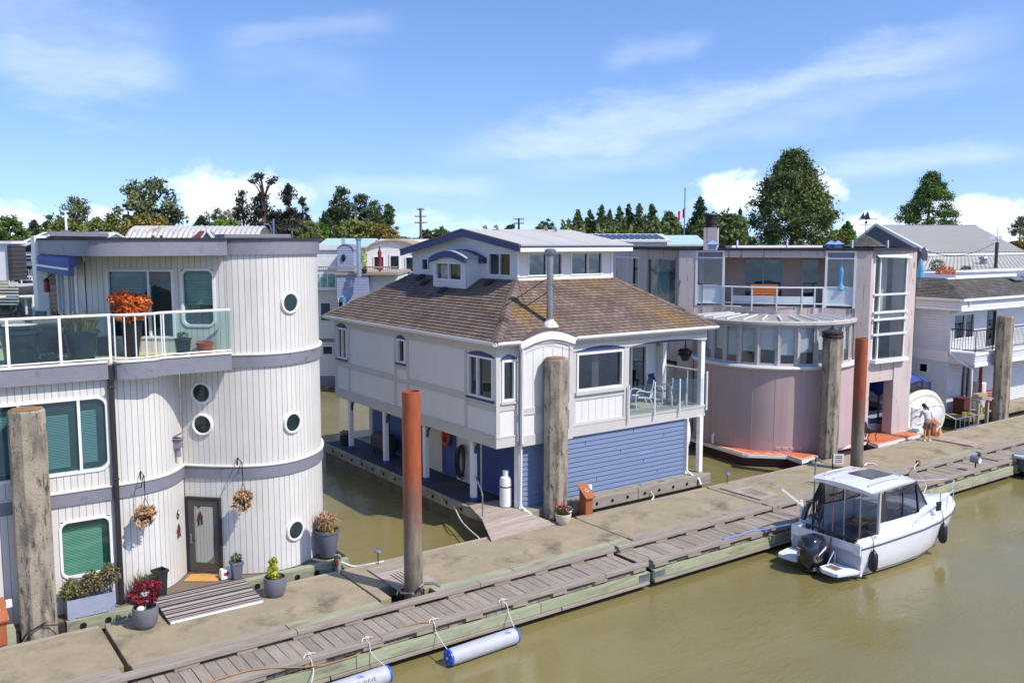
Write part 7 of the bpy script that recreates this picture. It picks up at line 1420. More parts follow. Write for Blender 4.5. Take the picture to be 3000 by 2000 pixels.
def tree(lab, u, vtop, wpx, w, kind, leaf, seed, vbase=None, dens=1.0, nm=None):
    """trunk with limbs, crown of leaf clumps: kind sets how the limbs and clumps are laid out"""
    rr = random.Random(seed); b = far(u, 707, w); ztop = 8.9+(707-vtop)/FPX*w; r = wpx/2/FPX*w*{'cone': 1.8, 'ragged': 1.4, 'flat': 1.1, 'poplar': 1.25}.get(kind, 1.0); x, y = b.x, b.y; H = ztop-GZ; ZB = 8.9-(722-707)/FPX*w; HC = ztop-ZB   # the crown starts just below the roofs that hide the trunks
    t_ = thing(nm or {'cone': 'conifer_tree', 'ragged': 'pine_tree', 'pine': 'pine_tree'}.get(kind, 'leafy_tree'), lab, 'tree', (x, y, GZ), 'trees beyond the float homes')
    tr = MB(); tr.tube([(x, y, GZ-.3), (x+rr.gauss(0, .1), y, GZ+H*.3), (x+rr.gauss(0, .15), y+rr.gauss(0, .15), GZ+H*.65), (x, y, GZ+H*(.97 if kind in ('cone', 'ragged', 'pine') else .8))], [max(.15, H*.022), H*.018, H*.011, .03], 7)
    cl = []   # clumps: centre, radius
    s = 1/FPX*w   # one photo pixel in metres
    if kind == 'cone':
        n = int(16+H*1.2)
        for k in range(n):
            f = (k+.5)/n; z = ZB+HC*(.0+.97*f); rad = r*(1-f)**.8*rr.uniform(.8, 1.1)
            for q in range(max(3, int(7*(1-f))+2)):
                a = rr.random()*6.28; d = rad*rr.uniform(.35, 1); cl.append((Vector((x+d*math.cos(a), y+d*math.sin(a), z-d*.22)), r*(.07+.27*(1-f))))
    elif kind == 'pine':
        for k in range(int(150*dens)):
            f = rr.random()**.85; z = ZB+HC*.985*f; rad = r*max(.1, (1-f**2)**.92)*rr.uniform(.86, 1.07); a = rr.random()*6.28; d = rad*rr.uniform(.25, 1)**.5; cl.append((Vector((x+d*math.cos(a), y+d*math.sin(a), z)), r*rr.uniform(.12, .2)))
    elif kind == 'ragged':
        for k in range(int(30*dens)):
            f = rr.random(); z = ZB+HC*.97*f; rad = r*(1-f)**.55*rr.uniform(.2, 1); a = rr.random()*6.28; c = Vector((x+rad*math.cos(a), y+rad*math.sin(a), z)); cl.append((c, r*rr.uniform(.16, .3)))
    elif kind == 'flat':
        for k in range(10):
            a = rr.random()*6.28; d = r*rr.uniform(.1, 1); z = ZB+HC*rr.uniform(.88, .98); cl.append((Vector((x+d*math.cos(a), y+d*math.sin(a), z)), r*rr.uniform(.2, .34)))
        for k in range(5): cl.append((Vector((x+rr.gauss(0, .2*r), y, ZB+HC*rr.uniform(.4, .7))), r*.24))
    elif kind == 'poplar':
        for k in range(int(70*dens)):
            f = rr.random(); z = ZB+HC*(.97*f); rad = r*math.sin(pi*min(1, .2+.8*f)*.98)**.6*rr.uniform(.2, 1); a = rr.random()*6.28; cl.append((Vector((x+rad*math.cos(a), y+rad*math.sin(a), z)), r*rr.uniform(.2, .34)))
    else:
        for k in range(int(90*dens)):
            p = Vector((rr.gauss(0, 1), rr.gauss(0, 1), rr.gauss(0, 1))).normalized()*rr.uniform(.35, 1)**.6
            z = ZB+HC*((.42 if kind != 'open' else .5)+p.z*(.55 if kind != 'open' else .48))
            rad = r*(1+rr.gauss(0, .08)); cl.append((Vector((x+p.x*rad*.92, y+p.y*rad*.92, z)), r*rr.uniform(.13, .24)))
    for c, q in rr.sample(cl, min(len(cl), 14 if kind not in ('flat',) else 15)):
        zb = min(c.z-.25*HC, ZB+HC*.7) if kind not in ('cone', 'pine', 'ragged') else c.z+.04*HC
        st = Vector((x, y, zb)); tr.tube([st, st.lerp(c, .55)+Vector((0, 0, .02*H)), c], [H*.008, H*.005, H*.002], 5)
    tr.build('trunk', m_bark, t_)
    lf = MB(); sz = max(3.6*s, .085*r) if kind != 'pine' else max(3.2*s, .036*r); per = {'pine': 120, 'cone': 40, 'ragged': 60, 'flat': 60, 'open': 48}.get(kind, 52)
    for c, q in cl:
        for k in range(per):
            p = Vector((rr.gauss(0, .5), rr.gauss(0, .5), rr.gauss(0, .36)))*q; p = c+p; e = sz*rr.uniform(.6, 1.25)
            d = Vector((rr.gauss(0, 1), rr.gauss(0, 1), rr.gauss(.5, 1))).normalized(); a = d.orthogonal().normalized(); a = Matrix.Rotation(rr.random()*6.28, 3, d) @ a; f = d.cross(a)
            lf.add([p-a*e, p-f*e*.45, p+a*e, p+f*e*.45], [(0, 1, 2, 3)])
    lf.build('crown', LM_[leaf], t_); return t_
TR = [('round dark tree at the far left edge', 20, 633, 130, 120, 'round', 'green', 'grey'), ('dark small fir right of the far left round tree', 104, 645, 60, 130, 'cone', 'dark', 1), ('rounded dark tree left of the white pole', 160, 620, 76, 125, 'round', 'green', 1), ('tall pointed tree behind the white pole', 226, 582, 92, 120, 'poplar', 'grey', 1),
      ('olive round tree between the pointed tree and the tall open tree', 310, 616, 125, 118, 'round', 'olive', 1), ('tall open crowned tree above the quonset roof', 446, 522, 190, 112, 'open', 'grey', 1), ('golden brush in front of the tall open tree', 430, 628, 150, 100, 'bush', 'gold', 1), ('small dark tree right of the tall open tree', 588, 628, 62, 120, 'round', 'dark', 1),
      ('pale bare domed tree above the quonset roof end', 665, 603, 125, 135, 'round', 'pale', .8), ('bright green bush behind the quonset roof end', 655, 642, 110, 96, 'bush', 'lime', 1), ('ragged dark pine left of the flat topped pine', 712, 560, 70, 110, 'ragged', 'black', 1.2), ('tall flat topped pine with a bare stem', 778, 513, 84, 112, 'flat', 'black', 1),
      ('broad ragged pine around the flat topped stem', 775, 566, 92, 115, 'ragged', 'black', 1.4), ('ragged dark pine right of the flat topped pine', 850, 543, 80, 113, 'ragged', 'black', 1.5), ('low ragged pine at the right of the dark pine group', 888, 578, 50, 116, 'ragged', 'black', 1.2), ('yellow green bush in front of the dark pines', 905, 648, 90, 94, 'bush', 'olive', 1), ('bright small bush beside the street lamp', 945, 650, 40, 96, 'bush', 'lime', 1),
      ('fir tree left of the twin tall firs', 957, 624, 60, 110, 'cone', 'dark', 1), ('tall fir with the highest tip in the middle grove', 1003, 553, 92, 115, 'ragged', 'dark', 1.8), ('fir with a leaning tip in the middle grove', 1060, 563, 72, 118, 'ragged', 'dark', 1.8), ('grey poplar right of the leaning fir', 1100, 588, 56, 116, 'poplar', 'grey', 1.2), ('rounded poplar at the right end of the middle grove', 1138, 594, 44, 114, 'poplar', 'green', 1.1),
      ('broad green tree in front of the middle grove', 1040, 640, 130, 100, 'bush', 'olive', 1.2), ('golden bush at the foot of the middle grove', 1130, 655, 90, 98, 'bush', 'gold', 1), ('dense green tree filling the middle grove behind the tallest fir', 985, 608, 120, 124, 'round', 'green', 1.2), ('dense olive tree filling the right of the middle grove', 1105, 618, 120, 122, 'round', 'olive', 1.1), ('dusky round tree behind the ragged pines', 830, 606, 150, 130, 'round', 'grey', 1.2), ('olive tree behind the white mast', 200, 646, 150, 112, 'round', 'olive', 1), ('small grey tree beside the tall utility pole', 1290, 662, 60, 170, 'round', 'green', 1), ('thin tree right of the tall utility pole', 1250, 668, 40, 170, 'round', 'grey', 1),
      ('low dark tree behind the blue house roof ridge', 1494, 655, 46, 130, 'round', 'dark', 1), ('rounded dark tree right of the small utility pole', 1600, 636, 62, 125, 'round', 'green', 1),
      ('first fir of the hedge row from the left', 1692, 612, 48, 100, 'cone', 'pine', 1), ('second fir of the hedge row, slim', 1727, 615, 46, 101, 'cone', 'pine', 1), ('third and tallest left fir of the hedge row', 1762, 600, 54, 100, 'cone', 'pine', 1), ('fourth short fir of the hedge row', 1786, 614, 40, 102, 'cone', 'pine', 1), ('fifth fir of the hedge row', 1813, 604, 48, 100, 'cone', 'pine', 1), ('sixth fir of the hedge row with a sharp tip', 1840, 595, 44, 101, 'cone', 'pine', 1), ('seventh fir of the hedge row with a sharp tip', 1872, 594, 46, 100, 'cone', 'pine', 1), ('eighth broad fir of the hedge row', 1908, 596, 58, 100, 'cone', 'pine', 1), ('ninth low fir of the hedge row by the flagpole', 1960, 622, 80, 100, 'cone', 'pine', 1),
      ('layered dark cedar right of the flagpole', 2048, 577, 66, 92, 'cone', 'dark', 1), ('broad dark pine behind the pink chimney', 2110, 622, 170, 90, 'round', 'pine', 1.3), ('thin fir tip between the dark pine and the huge pine', 2166, 611, 30, 95, 'cone', 'dark', 1), ('huge dense conical pine standing above the pink house', 2318, 453, 272, 100, 'pine', 'pine', 2.3), ('small green fir right of the huge pine', 2482, 648, 50, 105, 'cone', 'lime', 1), ('low green tree at the foot of the huge pine', 2455, 672, 60, 104, 'bush', 'olive', 1),
      ('bright leafy tree rising behind the grey warehouse roof', 2720, 511, 190, 120, 'pine', 'green', 1.3), ('sparse larch at the right edge', 2990, 635, 70, 95, 'ragged', 'pale', 1), ('low shrubs at the right edge under the larch', 2985, 708, 60, 90, 'bush', 'gold', 1)]
for i, (lab, u, v, wp, w, kind, leaf, d) in enumerate(TR): tree(lab, u, v, wp, w, kind, leaf, 200+i, dens=d if isinstance(d, (int, float)) else 1)
hd = MB(); rr = random.Random(5)
for k in range(12000):
    u = rr.uniform(1640, 2190); p = far(u, 707, rr.uniform(92, 97)); p.z = GZ+rr.uniform(.3, 1)*(10.2-GZ+.5*math.sin(u*.05)+.45*math.sin(u*.13)+.4*math.sin(u*.31)); e = .26*rr.uniform(.6, 1.3)
    d = Vector((rr.gauss(0, 1), rr.gauss(0, 1), rr.gauss(.4, 1))).normalized(); a = d.orthogonal().normalized(); f = d.cross(a); hd.add([p-a*e, p-f*e*.5, p+a*e, p+f*e*.5], [(0, 1, 2, 3)])
tag(hd.build('hedge', LM_['pine']), 'clipped dark conifer hedge under the row of firs', 'hedge', kind='stuff')
wo = MB()
for k in range(20000):
    u = rr.choice((rr.uniform(-100, 1330), rr.uniform(-100, 1330), rr.uniform(2440, 3100))); w = rr.uniform(190, 320); p = far(u, 707, w); top = (688+9*math.sin(u*.011)+5*math.sin(u*.037+1)) if u < 1400 else 712+4*math.sin(u*.03); zt = 8.9+(707-top)/FPX*w; p.z = GZ+rr.uniform(.05, 1)**.7*(zt-GZ); e = .75*rr.uniform(.5, 1.2)
    d = Vector((rr.gauss(0, 1), rr.gauss(0, 1), rr.gauss(.4, 1))).normalized(); a = d.orthogonal().normalized(); f = d.cross(a); wo.add([p-a*e, p-f*e*.55, p+a*e, p+f*e*.55], [(0, 1, 2, 3)])
tag(wo.build('distant_wood', leafmat('distant_leaves', S(86, 100, 74), S(74, 90, 76))), 'low distant wood along the horizon', 'wood', kind='stuff')
# ------------------------------------------------------------ buildings behind the front row
m_corr = mat('corrugated_metal', S(196, 192, 184), .45, metal=.2, var=.1, scale=.8, spots=[(S(150, 112, 84), .5, .58, .72, (1, 1, 1)), (S(170, 166, 158), 1.2, .55, .7)])
m_roofg = mat('grey_metal_roof', S(178, 172, 160), .6, var=.06, scale=.5); m_teal_r = mat('teal_metal_roof', S(178, 204, 206), .5, var=.05); m_whr = mat('white_metal_roof', S(216, 214, 208), .55, var=.05, scale=.6); m_tanr = mat('tan_roof', S(168, 146, 120), .8, var=.1)
m_bluew = mat('blue_grey_siding', S(150, 158, 184), .6, var=.05, lap=(.16, .02)); m_glap = mat('white_house_siding', S(222, 220, 214), .6, var=.05, lap=(.15, .03)); m_drk = mat('charcoal_cladding', S(64, 60, 60), .7, var=.1, lap=(.18, .02))
def fframe(u, w): p = far(u, 707, w); return frame((p.x, p.y, 0), (RT.x, RT.y, 0))   # local x to the right, y towards us, z up
zf = lambda v, w: 8.9+(707-v)/FPX*w
def house(lab, u0, u1, w, nm='house', cat='house'):
    p = far((u0+u1)/2, 707, w); t_ = thing(nm, lab, cat, (p.x, p.y, 0), 'float homes in the back rows'); return t_, fframe(u0, w), (u1-u0)/FPX*w
def win(t_, M, a, b, c, d, m=(), fm=None, y=0.0): return window(t_, M @ Matrix.Translation((0, y, 0)), a, b, c, d, mull=m, fm=fm, gm=m_port, proud=.05, rec=-.012, depth=-.0)
# narrow grey sided house seen between the two front houses
t_, M, L = house('tall white lap sided house seen in the gap beside the curvy tower', 900, 986, 57)
w = 57; MB(M).box(0, L, -8, 0, zf(1108, w), zf(732, w)).build('wall', m_glap, t_); MB(M).box(-.1, L+.15, -8, .12, zf(732, w), zf(716, w)).build('roof_fascia', m_white2, t_); MB(M).box(-.1, L+.1, -8, .1, -.3, zf(1106, w)).build('float_skirt', m_gband, t_); MB(M).box(0, L+.05, -7, .05, zf(1003, w), zf(993, w)).build('belt', m_gband, t_)
win(t_, M, .72, 1.42, zf(942, w), zf(885, w)); win(t_, M, .8, 1.5, zf(1042, w), zf(1014, w))
MB(M).box(0, L+.06, .05, .6, zf(848, w), zf(840, w)).box(0, L+.06, .55, .6, zf(802, w), zf(795, w)).build('balcony_ledge', m_white2, t_); MB(M).quad((0, .58, zf(840, w)), (L, .58, zf(840, w)), (L, .58, zf(802, w)), (0, .58, zf(802, w))).build('glass_panel', g_green, t_)
for x in (.9, 1.35, L): MB(M).box(x-.03, x+.03, .55, .61, zf(840, w), zf(800, w)).build('rail_post', m_white2, t_)
MB(M).box(.1, L, .02, .08, zf(790, w), zf(760, w)).build('wind_screen', m_white2, t_)
# blue grey deck house with the curved turret and railing
t_, M, L = house('blue grey house with a railed roof deck behind the shingle roof', 984, 1160, 55)
w = 55; MB(M).box(0, 1.95, -7, 0, -.4, zf(804, w)).build('side_wall', m_bluew, t_); MB(M).box(1.951, L, -6, -.6, -.4, zf(803, w)).build('front_wall', m_glap, t_); MB(M).box(-.1, L+.1, -7, .08, zf(805, w), zf(798, w)).build('deck_edge', m_plankx, t_)
n = 36
for k in range(n+1): MB(M).box(-1.2+k*.135, -1.175+k*.135, .0, .03, zf(800, w), zf(782, w)).build('baluster', m_plankx, t_)
MB(M).box(-1.3, 3.75, -.02, .05, zf(784, w), zf(780, w)).build('hand_rail', m_plankx, t_)
tu = MB(M); P = [(0, zf(795, w)), (1.0, zf(795, w)), (1.0, zf(735, w))]+[(.5+.5*math.cos(k*pi/10), zf(735, w)+.38*math.sin(k*pi/10)) for k in range(1, 10)]+[(0, zf(735, w))]
tu.prism(P, -2.5, -.3, 'y'); tu.build('turret', m_bluew, t_); MB(M).prism([(.5+.54*math.cos(k*pi/10), zf(735, w)+.42*math.sin(k*pi/10)) for k in range(11)]+[(.5+.5*math.cos(k*pi/10), zf(735, w)+.385*math.sin(k*pi/10)) for k in range(10, -1, -1)], -2.55, -.26, 'y').build('turret_roof', m_gband, t_)
MB(M).ball((.4, -.25, zf(755, w)), (.14, .05, .22), 8, 6).build('wall_ornament', m_blkp, t_); win(t_, M, .05, .4, zf(905, w), zf(873, w)); MB(M).cyl((.42, .3, zf(884, w)), (.42, .3, zf(870, w)), .2, n=10).build('blue_bin', mat('teal_bin', S(70, 130, 150), .5), t_)
pp = far(1050, 707, 53.5); MB().cyl((pp.x, pp.y, 6.8), (pp.x, pp.y, zf(704, 53.5)), .14, n=12).build('flue_pipe', mat('bright_steel', S(186, 194, 204), .3, metal=.7), t_, smooth=True); MB().cyl((pp.x, pp.y, zf(704, 53.5)), (pp.x, pp.y, zf(699, 53.5)), .19, n=12).build('flue_cap', m_galv, t_)
p2 = far(1006, 707, 58); MB().cyl((p2.x, p2.y, 8.4), (p2.x, p2.y, zf(697, 58)), .12, n=10).build('flue_pipe', MATS['bright_steel'], t_)
pt = far(1067, 780, 54.5); t2 = thing('flower_pot', 'potted green plant on the roof deck beside the steel flue', 'plant pot', (pt.x, pt.y, 6.9)); MB().lathe([(.02, 0), (.14, 0), (.18, .3), (.15, .3)], (pt.x, pt.y, 6.95), 10).build('pot', m_blkpot, t2); leaves((pt.x, pt.y, 7.8), (.2, .2, .6), 160, .16, seed=120, up=1).build('foliage', m_lfy, t2)
pu = far(1113, 790, 56); t2 = thing('patio_umbrella', 'closed dark red parasol on the roof deck', 'umbrella', (pu.x, pu.y, 6.9)); MB().lathe([(.04, .1), (.2, .25), (.16, .6), (.1, .95), (.13, 1.25), (.05, 1.45), (.01, 1.6)], (pu.x, pu.y, 6.95), 12).build('canopy', mat('dark_red_canvas', S(132, 24, 28), .7, var=.15), t2, smooth=True); MB().cyl((pu.x, pu.y, 6.9), (pu.x, pu.y, 8.56), .03, n=6).build('umbrella_pole', m_blkp, t2)
# white house with the arched gable
t_, M, L = house('white clapboard house with an arched roof behind the roof deck', 1074, 1222, 62); w = 62
gp_ = [(0, zf(850, w)), (L, zf(850, w)), (L, zf(735, w))]+[(L/2+L/2*math.cos(k*pi/14), zf(737, w)+.72*math.sin(k*pi/14)) for k in range(1, 14)]+[(0, zf(735, w))]
MB(M).prism(gp_, -8, 0, 'y').build('wall', m_glap, t_); MB(M).prism([(L/2+(L/2+.12)*math.cos(k*pi/14), zf(737, w)+.84*math.sin(k*pi/14)) for k in range(15)]+[(L/2+L/2*math.cos(k*pi/14), zf(737, w)+.725*math.sin(k*pi/14)) for k in range(14, -1, -1)], -8.2, .2, 'y').build('arched_roof', m_tanr, t_)
win(t_, M, .45, 1.2, zf(797, w), zf(750, w)); win(t_, M, 2.65, 3.3, zf(797, w), zf(752, w)); d_ = MB(M).box(1.55, 2.3, 0, .06, zf(805, w), zf(743, w)).build('door', m_white2, t_); MB(M).box(1.65, 2.2, .06, .07, zf(790, w), zf(750, w)).build('pane', m_port, d_)
def block(lab, u0, u1, v0, v1, w, dep, m, nm='house', z0=None, parts=()):
    t_, M, L = house(lab, u0, u1, w, nm, 'house' if nm == 'house' else 'building'); MB(M).box(0, L, -dep, 0, zf(v1, w) if z0 is None else z0, zf(v0, w)).build('wall', m, t_); return t_, M, L
def pitched(lab, u0, u1, vr, ve, w, dep, mr, mw, base=None, inset=0, rise_back=False, nm='house'):
    """low house with its ridge across our view: front slope, back slope, walls"""
    t_, M, L = house(lab, u0, u1, w, nm); zr, ze = zf(vr, w), zf(ve, w)
    MB(M).prism([(0, ze), (-dep/2, zr), (-dep, ze), (-dep, ze-.12), (-dep/2, zr-.12), (0, ze-.12)], 0, L, 'x').build('roof', mr, t_); MB(M).prism([(-.3, base if base is not None else -.4), (-.3, ze-.1), (-dep/2, zr-.13), (-dep+.3, ze-.1), (-dep+.3, base if base is not None else -.4)], .2, L-.2, 'x').build('wall', mw, t_); return t_, M, L
pitched('low house with a pale teal metal roof behind the arched house', 925, 1080, 698, 722, 74, 9, m_teal_r, m_glap); pitched('white metal roofed house left of the blue house gable', 1090, 1330, 700, 724, 80, 10, m_whr, m_glap)
pitched('house with a teal metal roof beside the solar panels', 1925, 2075, 688, 716, 72, 9, m_teal_r, m_glap)
t_, M, L = pitched('house with solar panels on its white roof', 1700, 1965, 684, 704, 64, 7, m_whr, m_glap); m_sol = mat('solar_cell', (.02, .025, .05), .2, var=.1)
for k in range(12):
    x = .7+k*.44; zr, ze = zf(684, 64), zf(704, 64); f = lambda q: ze+(zr-ze)*q+.05
    MB(M).add([(x+.25, -.5, f(.14)), (x+.62, -.5, f(.14)), (x+.37, -2.9, f(.83)), (x, -2.9, f(.83))], [(0, 1, 2, 3)]).build('solar_panel', m_sol, t_)
# quonset and neighbours at the left
t_, M, L = house('quonset shed with a ribbed white metal barrel roof', 350, 748, 68, 'quonset_hut'); R_ = 2.9; zc = zf(664, 68)-R_; q = MB(M); nr = 26; rows = []
for i in range(nr*2+1):
    x = L*i/(nr*2); rb = R_+(.13 if (i//1) % 2 else 0)
    rows.append([(x, -R_-.0-rb*math.cos(a*pi/16), zc+rb*math.sin(a*pi/16)) for a in range(17)])
q.grid(rows).build('barrel_roof', m_corr, t_); MB(M).prism([(-R_-R_*math.cos(a*pi/16), zc+R_*math.sin(a*pi/16)) for a in range(17)], .1, .14, 'x').build('end_wall', m_navy, t_); MB(M).box(.0, L, -2*R_, -.05, -.4, zc+.02).build('base_wall', m_glap, t_); MB(M).box(.7, L*.7, .2, 1.2, zf(707, 68), zf(699, 68)).build('flat_roof', m_white2, t_)
for x in (2.8, 3.4): MB(M).cyl((x, .6, zf(700, 68)), (x, .6, zf(690, 68)), .12, n=8).build('vent', m_roofk, t_)
t_, M, L = house('small house with a red tiled gable roof', 545, 628, 52); w = 52; zr, ze = zf(676, w), zf(706, w)
MB(M).add([(.0, -.4, ze), (.74, -.15, ze), (1.14, -.3, zr), (.3, -1.4, zr)], [(0, 1, 2, 3)]).build('roof', mat('red_tile', S(140, 62, 52), .7, var=.15, lap=(.1, .03)), t_); MB(M).prism([(.74, ze-.3), (1.56, ze-.3), (1.56, ze), (1.14, zr-.04), (.74, ze)], -1.3, -.32, 'y').build('gable', m_gband, t_); MB(M).bar((.7, -.25, ze), (1.14, -.25, zr+.02), .14, .1).bar((1.14, -.25, zr+.02), (1.6, -.25, ze), .14, .1).build('gable_trim', m_white2, t_); MB(M).box(.1, 1.6, -3, -.3, -.4, ze).build('wall', m_glap, t_)
t_, M, L = pitched('white gabled house with a broad bright roof at the left', 20, 250, 678, 726, 56, 9, m_whr, m_glap); MB(M).box(1.95, 2.15, -3.6, -3.2, zf(700, 56), zf(672, 56)).build('chimney', m_galv, t_)
t_, M, L = house('house with a rising shed roof and white balcony rail at the left', 28, 150, 44); w = 44
MB(M).prism([(0, zf(742, w)), (2.05, zf(686, w)), (2.05, zf(1000, w)), (0, zf(1000, w))], -6, -.2, 'y').build('wall', m_drk, t_); MB(M).prism([(-.25, zf(742, w)-.12), (2.1, zf(684, w)-.12), (2.1, zf(684, w)+.1), (-.25, zf(742, w)+.1)], -6.2, .2, 'y').build('shed_roof', m_gband, t_); MB(M).prism([(-.2, zf(748, w)), (2.08, zf(692, w)), (2.08, zf(686, w)), (-.2, zf(742, w))], .201, .26, 'y').build('barge_board', m_white2, t_)
for a, b, c, d in ((.35, 1.0, zf(758, w), zf(738, w)), (1.1, 1.7, zf(758, w), zf(724, w)), (.3, .8, zf(822, w), zf(788, w)), (.85, 1.35, zf(822, w), zf(788, w)), (.35, 1.3, zf(870, w), zf(846, w))): win(t_, M, a, b, c, d, y=-.2)
for za, zb, yy in ((765, 778, .5), (830, 838, .5)): MB(M).box(.1, 1.35, -.2, yy, zf(zb, w), zf(za, w)).build('balcony_slab', m_gband if za < 800 else m_white2, t_)
for v in (745, 809):
    MB(M).box(.1, 1.35, .44, .5, zf(v, w)-.03, zf(v, w)+.03).build('balcony_rail', m_white2, t_)
    for x in (.12, .72, 1.3): MB(M).box(x-.025, x+.025, .45, .49, zf(v+22, w), zf(v, w)).build('rail_post', m_white2, t_)
t_, M, L = house('dark slatted house corner with a white chimney cap at the left edge', -60, 46, 38); w = 38
MB(M).box(0, L, -4, -.1, -.4, zf(850, w)).build('wall', m_drk, t_)
for k in range(8): MB(M).box(-.2, L-.05, -.08, .0, zf(826+9*k, w)-.06, zf(826+9*k, w)).build('slat', m_offw, t_)
MB(M).box(.1, L-.45, -1.2, -.2, zf(822, w), zf(714, w)).build('chimney', m_white2, t_); MB(M).box(L-.44, L-.25, -1.2, -.1, zf(822, w), zf(720, w)).build('chimney_side', m_drk, t_); MB(M).box(0, L-.2, -1.3, -.05, zf(714, w), zf(706, w)).build('chimney_cap', m_white2, t_)
t_, M, L = block('dark decked house behind the balcony at the left', -80, 118, 862, 1100, 39, 4, m_drk); MB(M).box(.4, 3.0, .0, .04, zf(905, 39), zf(890, 39)).build('rail_board', m_white2, t_)
t2 = thing('garden_table', 'green oval patio table seen on the far deck at the left', 'table', tuple(far(75, 872, 38))); p = far(75, 872, 38); MB().lathe([(.02, .0), (.34, 0), (.35, .04), (.02, .05)], tuple(p), 18).build('table_top', mat('green_plastic', S(96, 168, 150), .5), t2); MB().cyl((p.x, p.y, p.z-.7), tuple(p), .05, n=8).build('pedestal', m_white2, t2)
# grey warehouse on the bank at the right and its shingled gable
t_, M, L = house('large grey metal roofed warehouse at the right', 2565, 2990, 74, 'warehouse'); w = 74
zr, z1, z2 = zf(661, w), zf(742, 62), zf(800, 58)
a = [far(2562, 707, 84), far(2856, 707, 84), far(3010, 707, 66), far(2712, 707, 63)]
def zq(p, z): return (p.x, p.y, z)
z84 = zf(661, 84); rows_ = 40; rb = MB()
A0, A1, B0, B1 = Vector(zq(a[0], z84)), Vector(zq(a[1], z84)), Vector(zq(a[3], zf(742, 63))), Vector(zq(a[2], zf(738, 66)))
ru = MB(); n = 60
ru.grid([[A0.lerp(A1, k/n)+Vector((0, 0, .05*(k % 2))) for k in range(n+1)], [B0.lerp(B1, k/n)+Vector((0, 0, .05*(k % 2))) for k in range(n+1)]]); ru.build('roof', m_roofg, t_)
C0, C1 = Vector(zq(far(2690, 707, 55), zf(800, 55))), Vector(zq(far(3060, 707, 58), zf(786, 58)))
ru = MB(); ru.grid([[B0.lerp(B1, k/n)+Vector((-.1, -.1, -.25+.04*(k % 2))) for k in range(n+1)], [C0.lerp(C1, k/n)+Vector((0, 0, .04*(k % 2))) for k in range(n+1)]]); ru.build('lower_roof', m_roofg, t_)
MB().bar(B0+Vector((0, 0, -.1)), B1+Vector((0, 0, -.1)), .3, .16).build('eave_gutter', m_white2, t_); MB().bar(C0, C1, .25, .14).build('lower_gutter', m_white2, t_)
MB().bar(A0, A1, .4, .12).build('ridge_cap', m_galv, t_)
G0 = Vector(zq(far(2462, 707, 88), zf(745, 88)))
MB().add([A0, B0, (B0.x, B0.y, .5), (G0.x, G0.y, .5), G0], [(0, 1, 2, 3, 4)]).build('gable_wall', mat('dark_shingle_wall', S(104, 92, 86), .9, var=.25, scale=3, lap=(.2, .03)), t_); MB().bar(A0+Vector((-.1, -.2, .05)), B0+Vector((-.1, -.2, .05)), .2, .35).bar(A0+Vector((-.1, -.2, .05)), G0+Vector((-.1, -.2, .05)), .2, .35).build('barge_board', m_white2, t_)
MB().add([A1, B1, (B1.x, B1.y, .5), (A1.x, A1.y, .5)], [(0, 1, 2, 3)]).add([C0, C1, (C1.x, C1.y, .3), (C0.x, C0.y, .3)], [(0, 1, 2, 3)]).build('front_wall', m_glap, t_)
pc = far(2535, 707, 66); t_ = thing('cupola', 'small grey shingled pyramid roof with a weathervane', 'roof', (pc.x, pc.y, 0)); z0, z1 = zf(722, 66), zf(688, 66); rr_ = 1.75
for k in range(4):
    aa = [HD+pi/2+.2+q*pi/2 for q in (k, k+1)]; e = [(pc.x+rr_*math.cos(q), pc.y+rr_*math.sin(q), z0) for q in aa]; tp = [(pc.x+.03*math.cos(q), pc.y+.03*math.sin(q), z1) for q in aa]; slope(e[0], e[1], tp[0], tp[1], 9, m_shg, t_, 'roof')
MB().lathe([(1.6, 2), (1.6, z0-.02)], (pc.x, pc.y, 0), 4, a0=HD+.2).build('wall', m_glap, t_); zv = zf(630, 66)
MB().cyl((pc.x, pc.y, z1-.1), (pc.x, pc.y, zv-.3), .03, n=6).bar((pc.x-RT.x*.45, pc.y-RT.y*.45, zv-.75), (pc.x+RT.x*.45, pc.y+RT.y*.45, zv-.75), .04, .04).bar((pc.x-RT.x*.6, pc.y-RT.y*.6, zv-.35), (pc.x+RT.x*.8, pc.y+RT.y*.8, zv-.3), .05, .05).ball((pc.x, pc.y, zv-.55), .1, 8, 6).add([(pc.x-RT.x*.5, pc.y-RT.y*.5, zv-.3), (pc.x+RT.x*.3, pc.y+RT.y*.3, zv-.3), (pc.x+RT.x*.1, pc.y+RT.y*.1, zv+.25), (pc.x-RT.x*.15, pc.y-RT.y*.15, zv-.1), (pc.x-RT.x*.2, pc.y-RT.y*.2, zv+.2)], [(0, 1, 2, 3, 4)]).build('weathervane', m_blkp, t_)
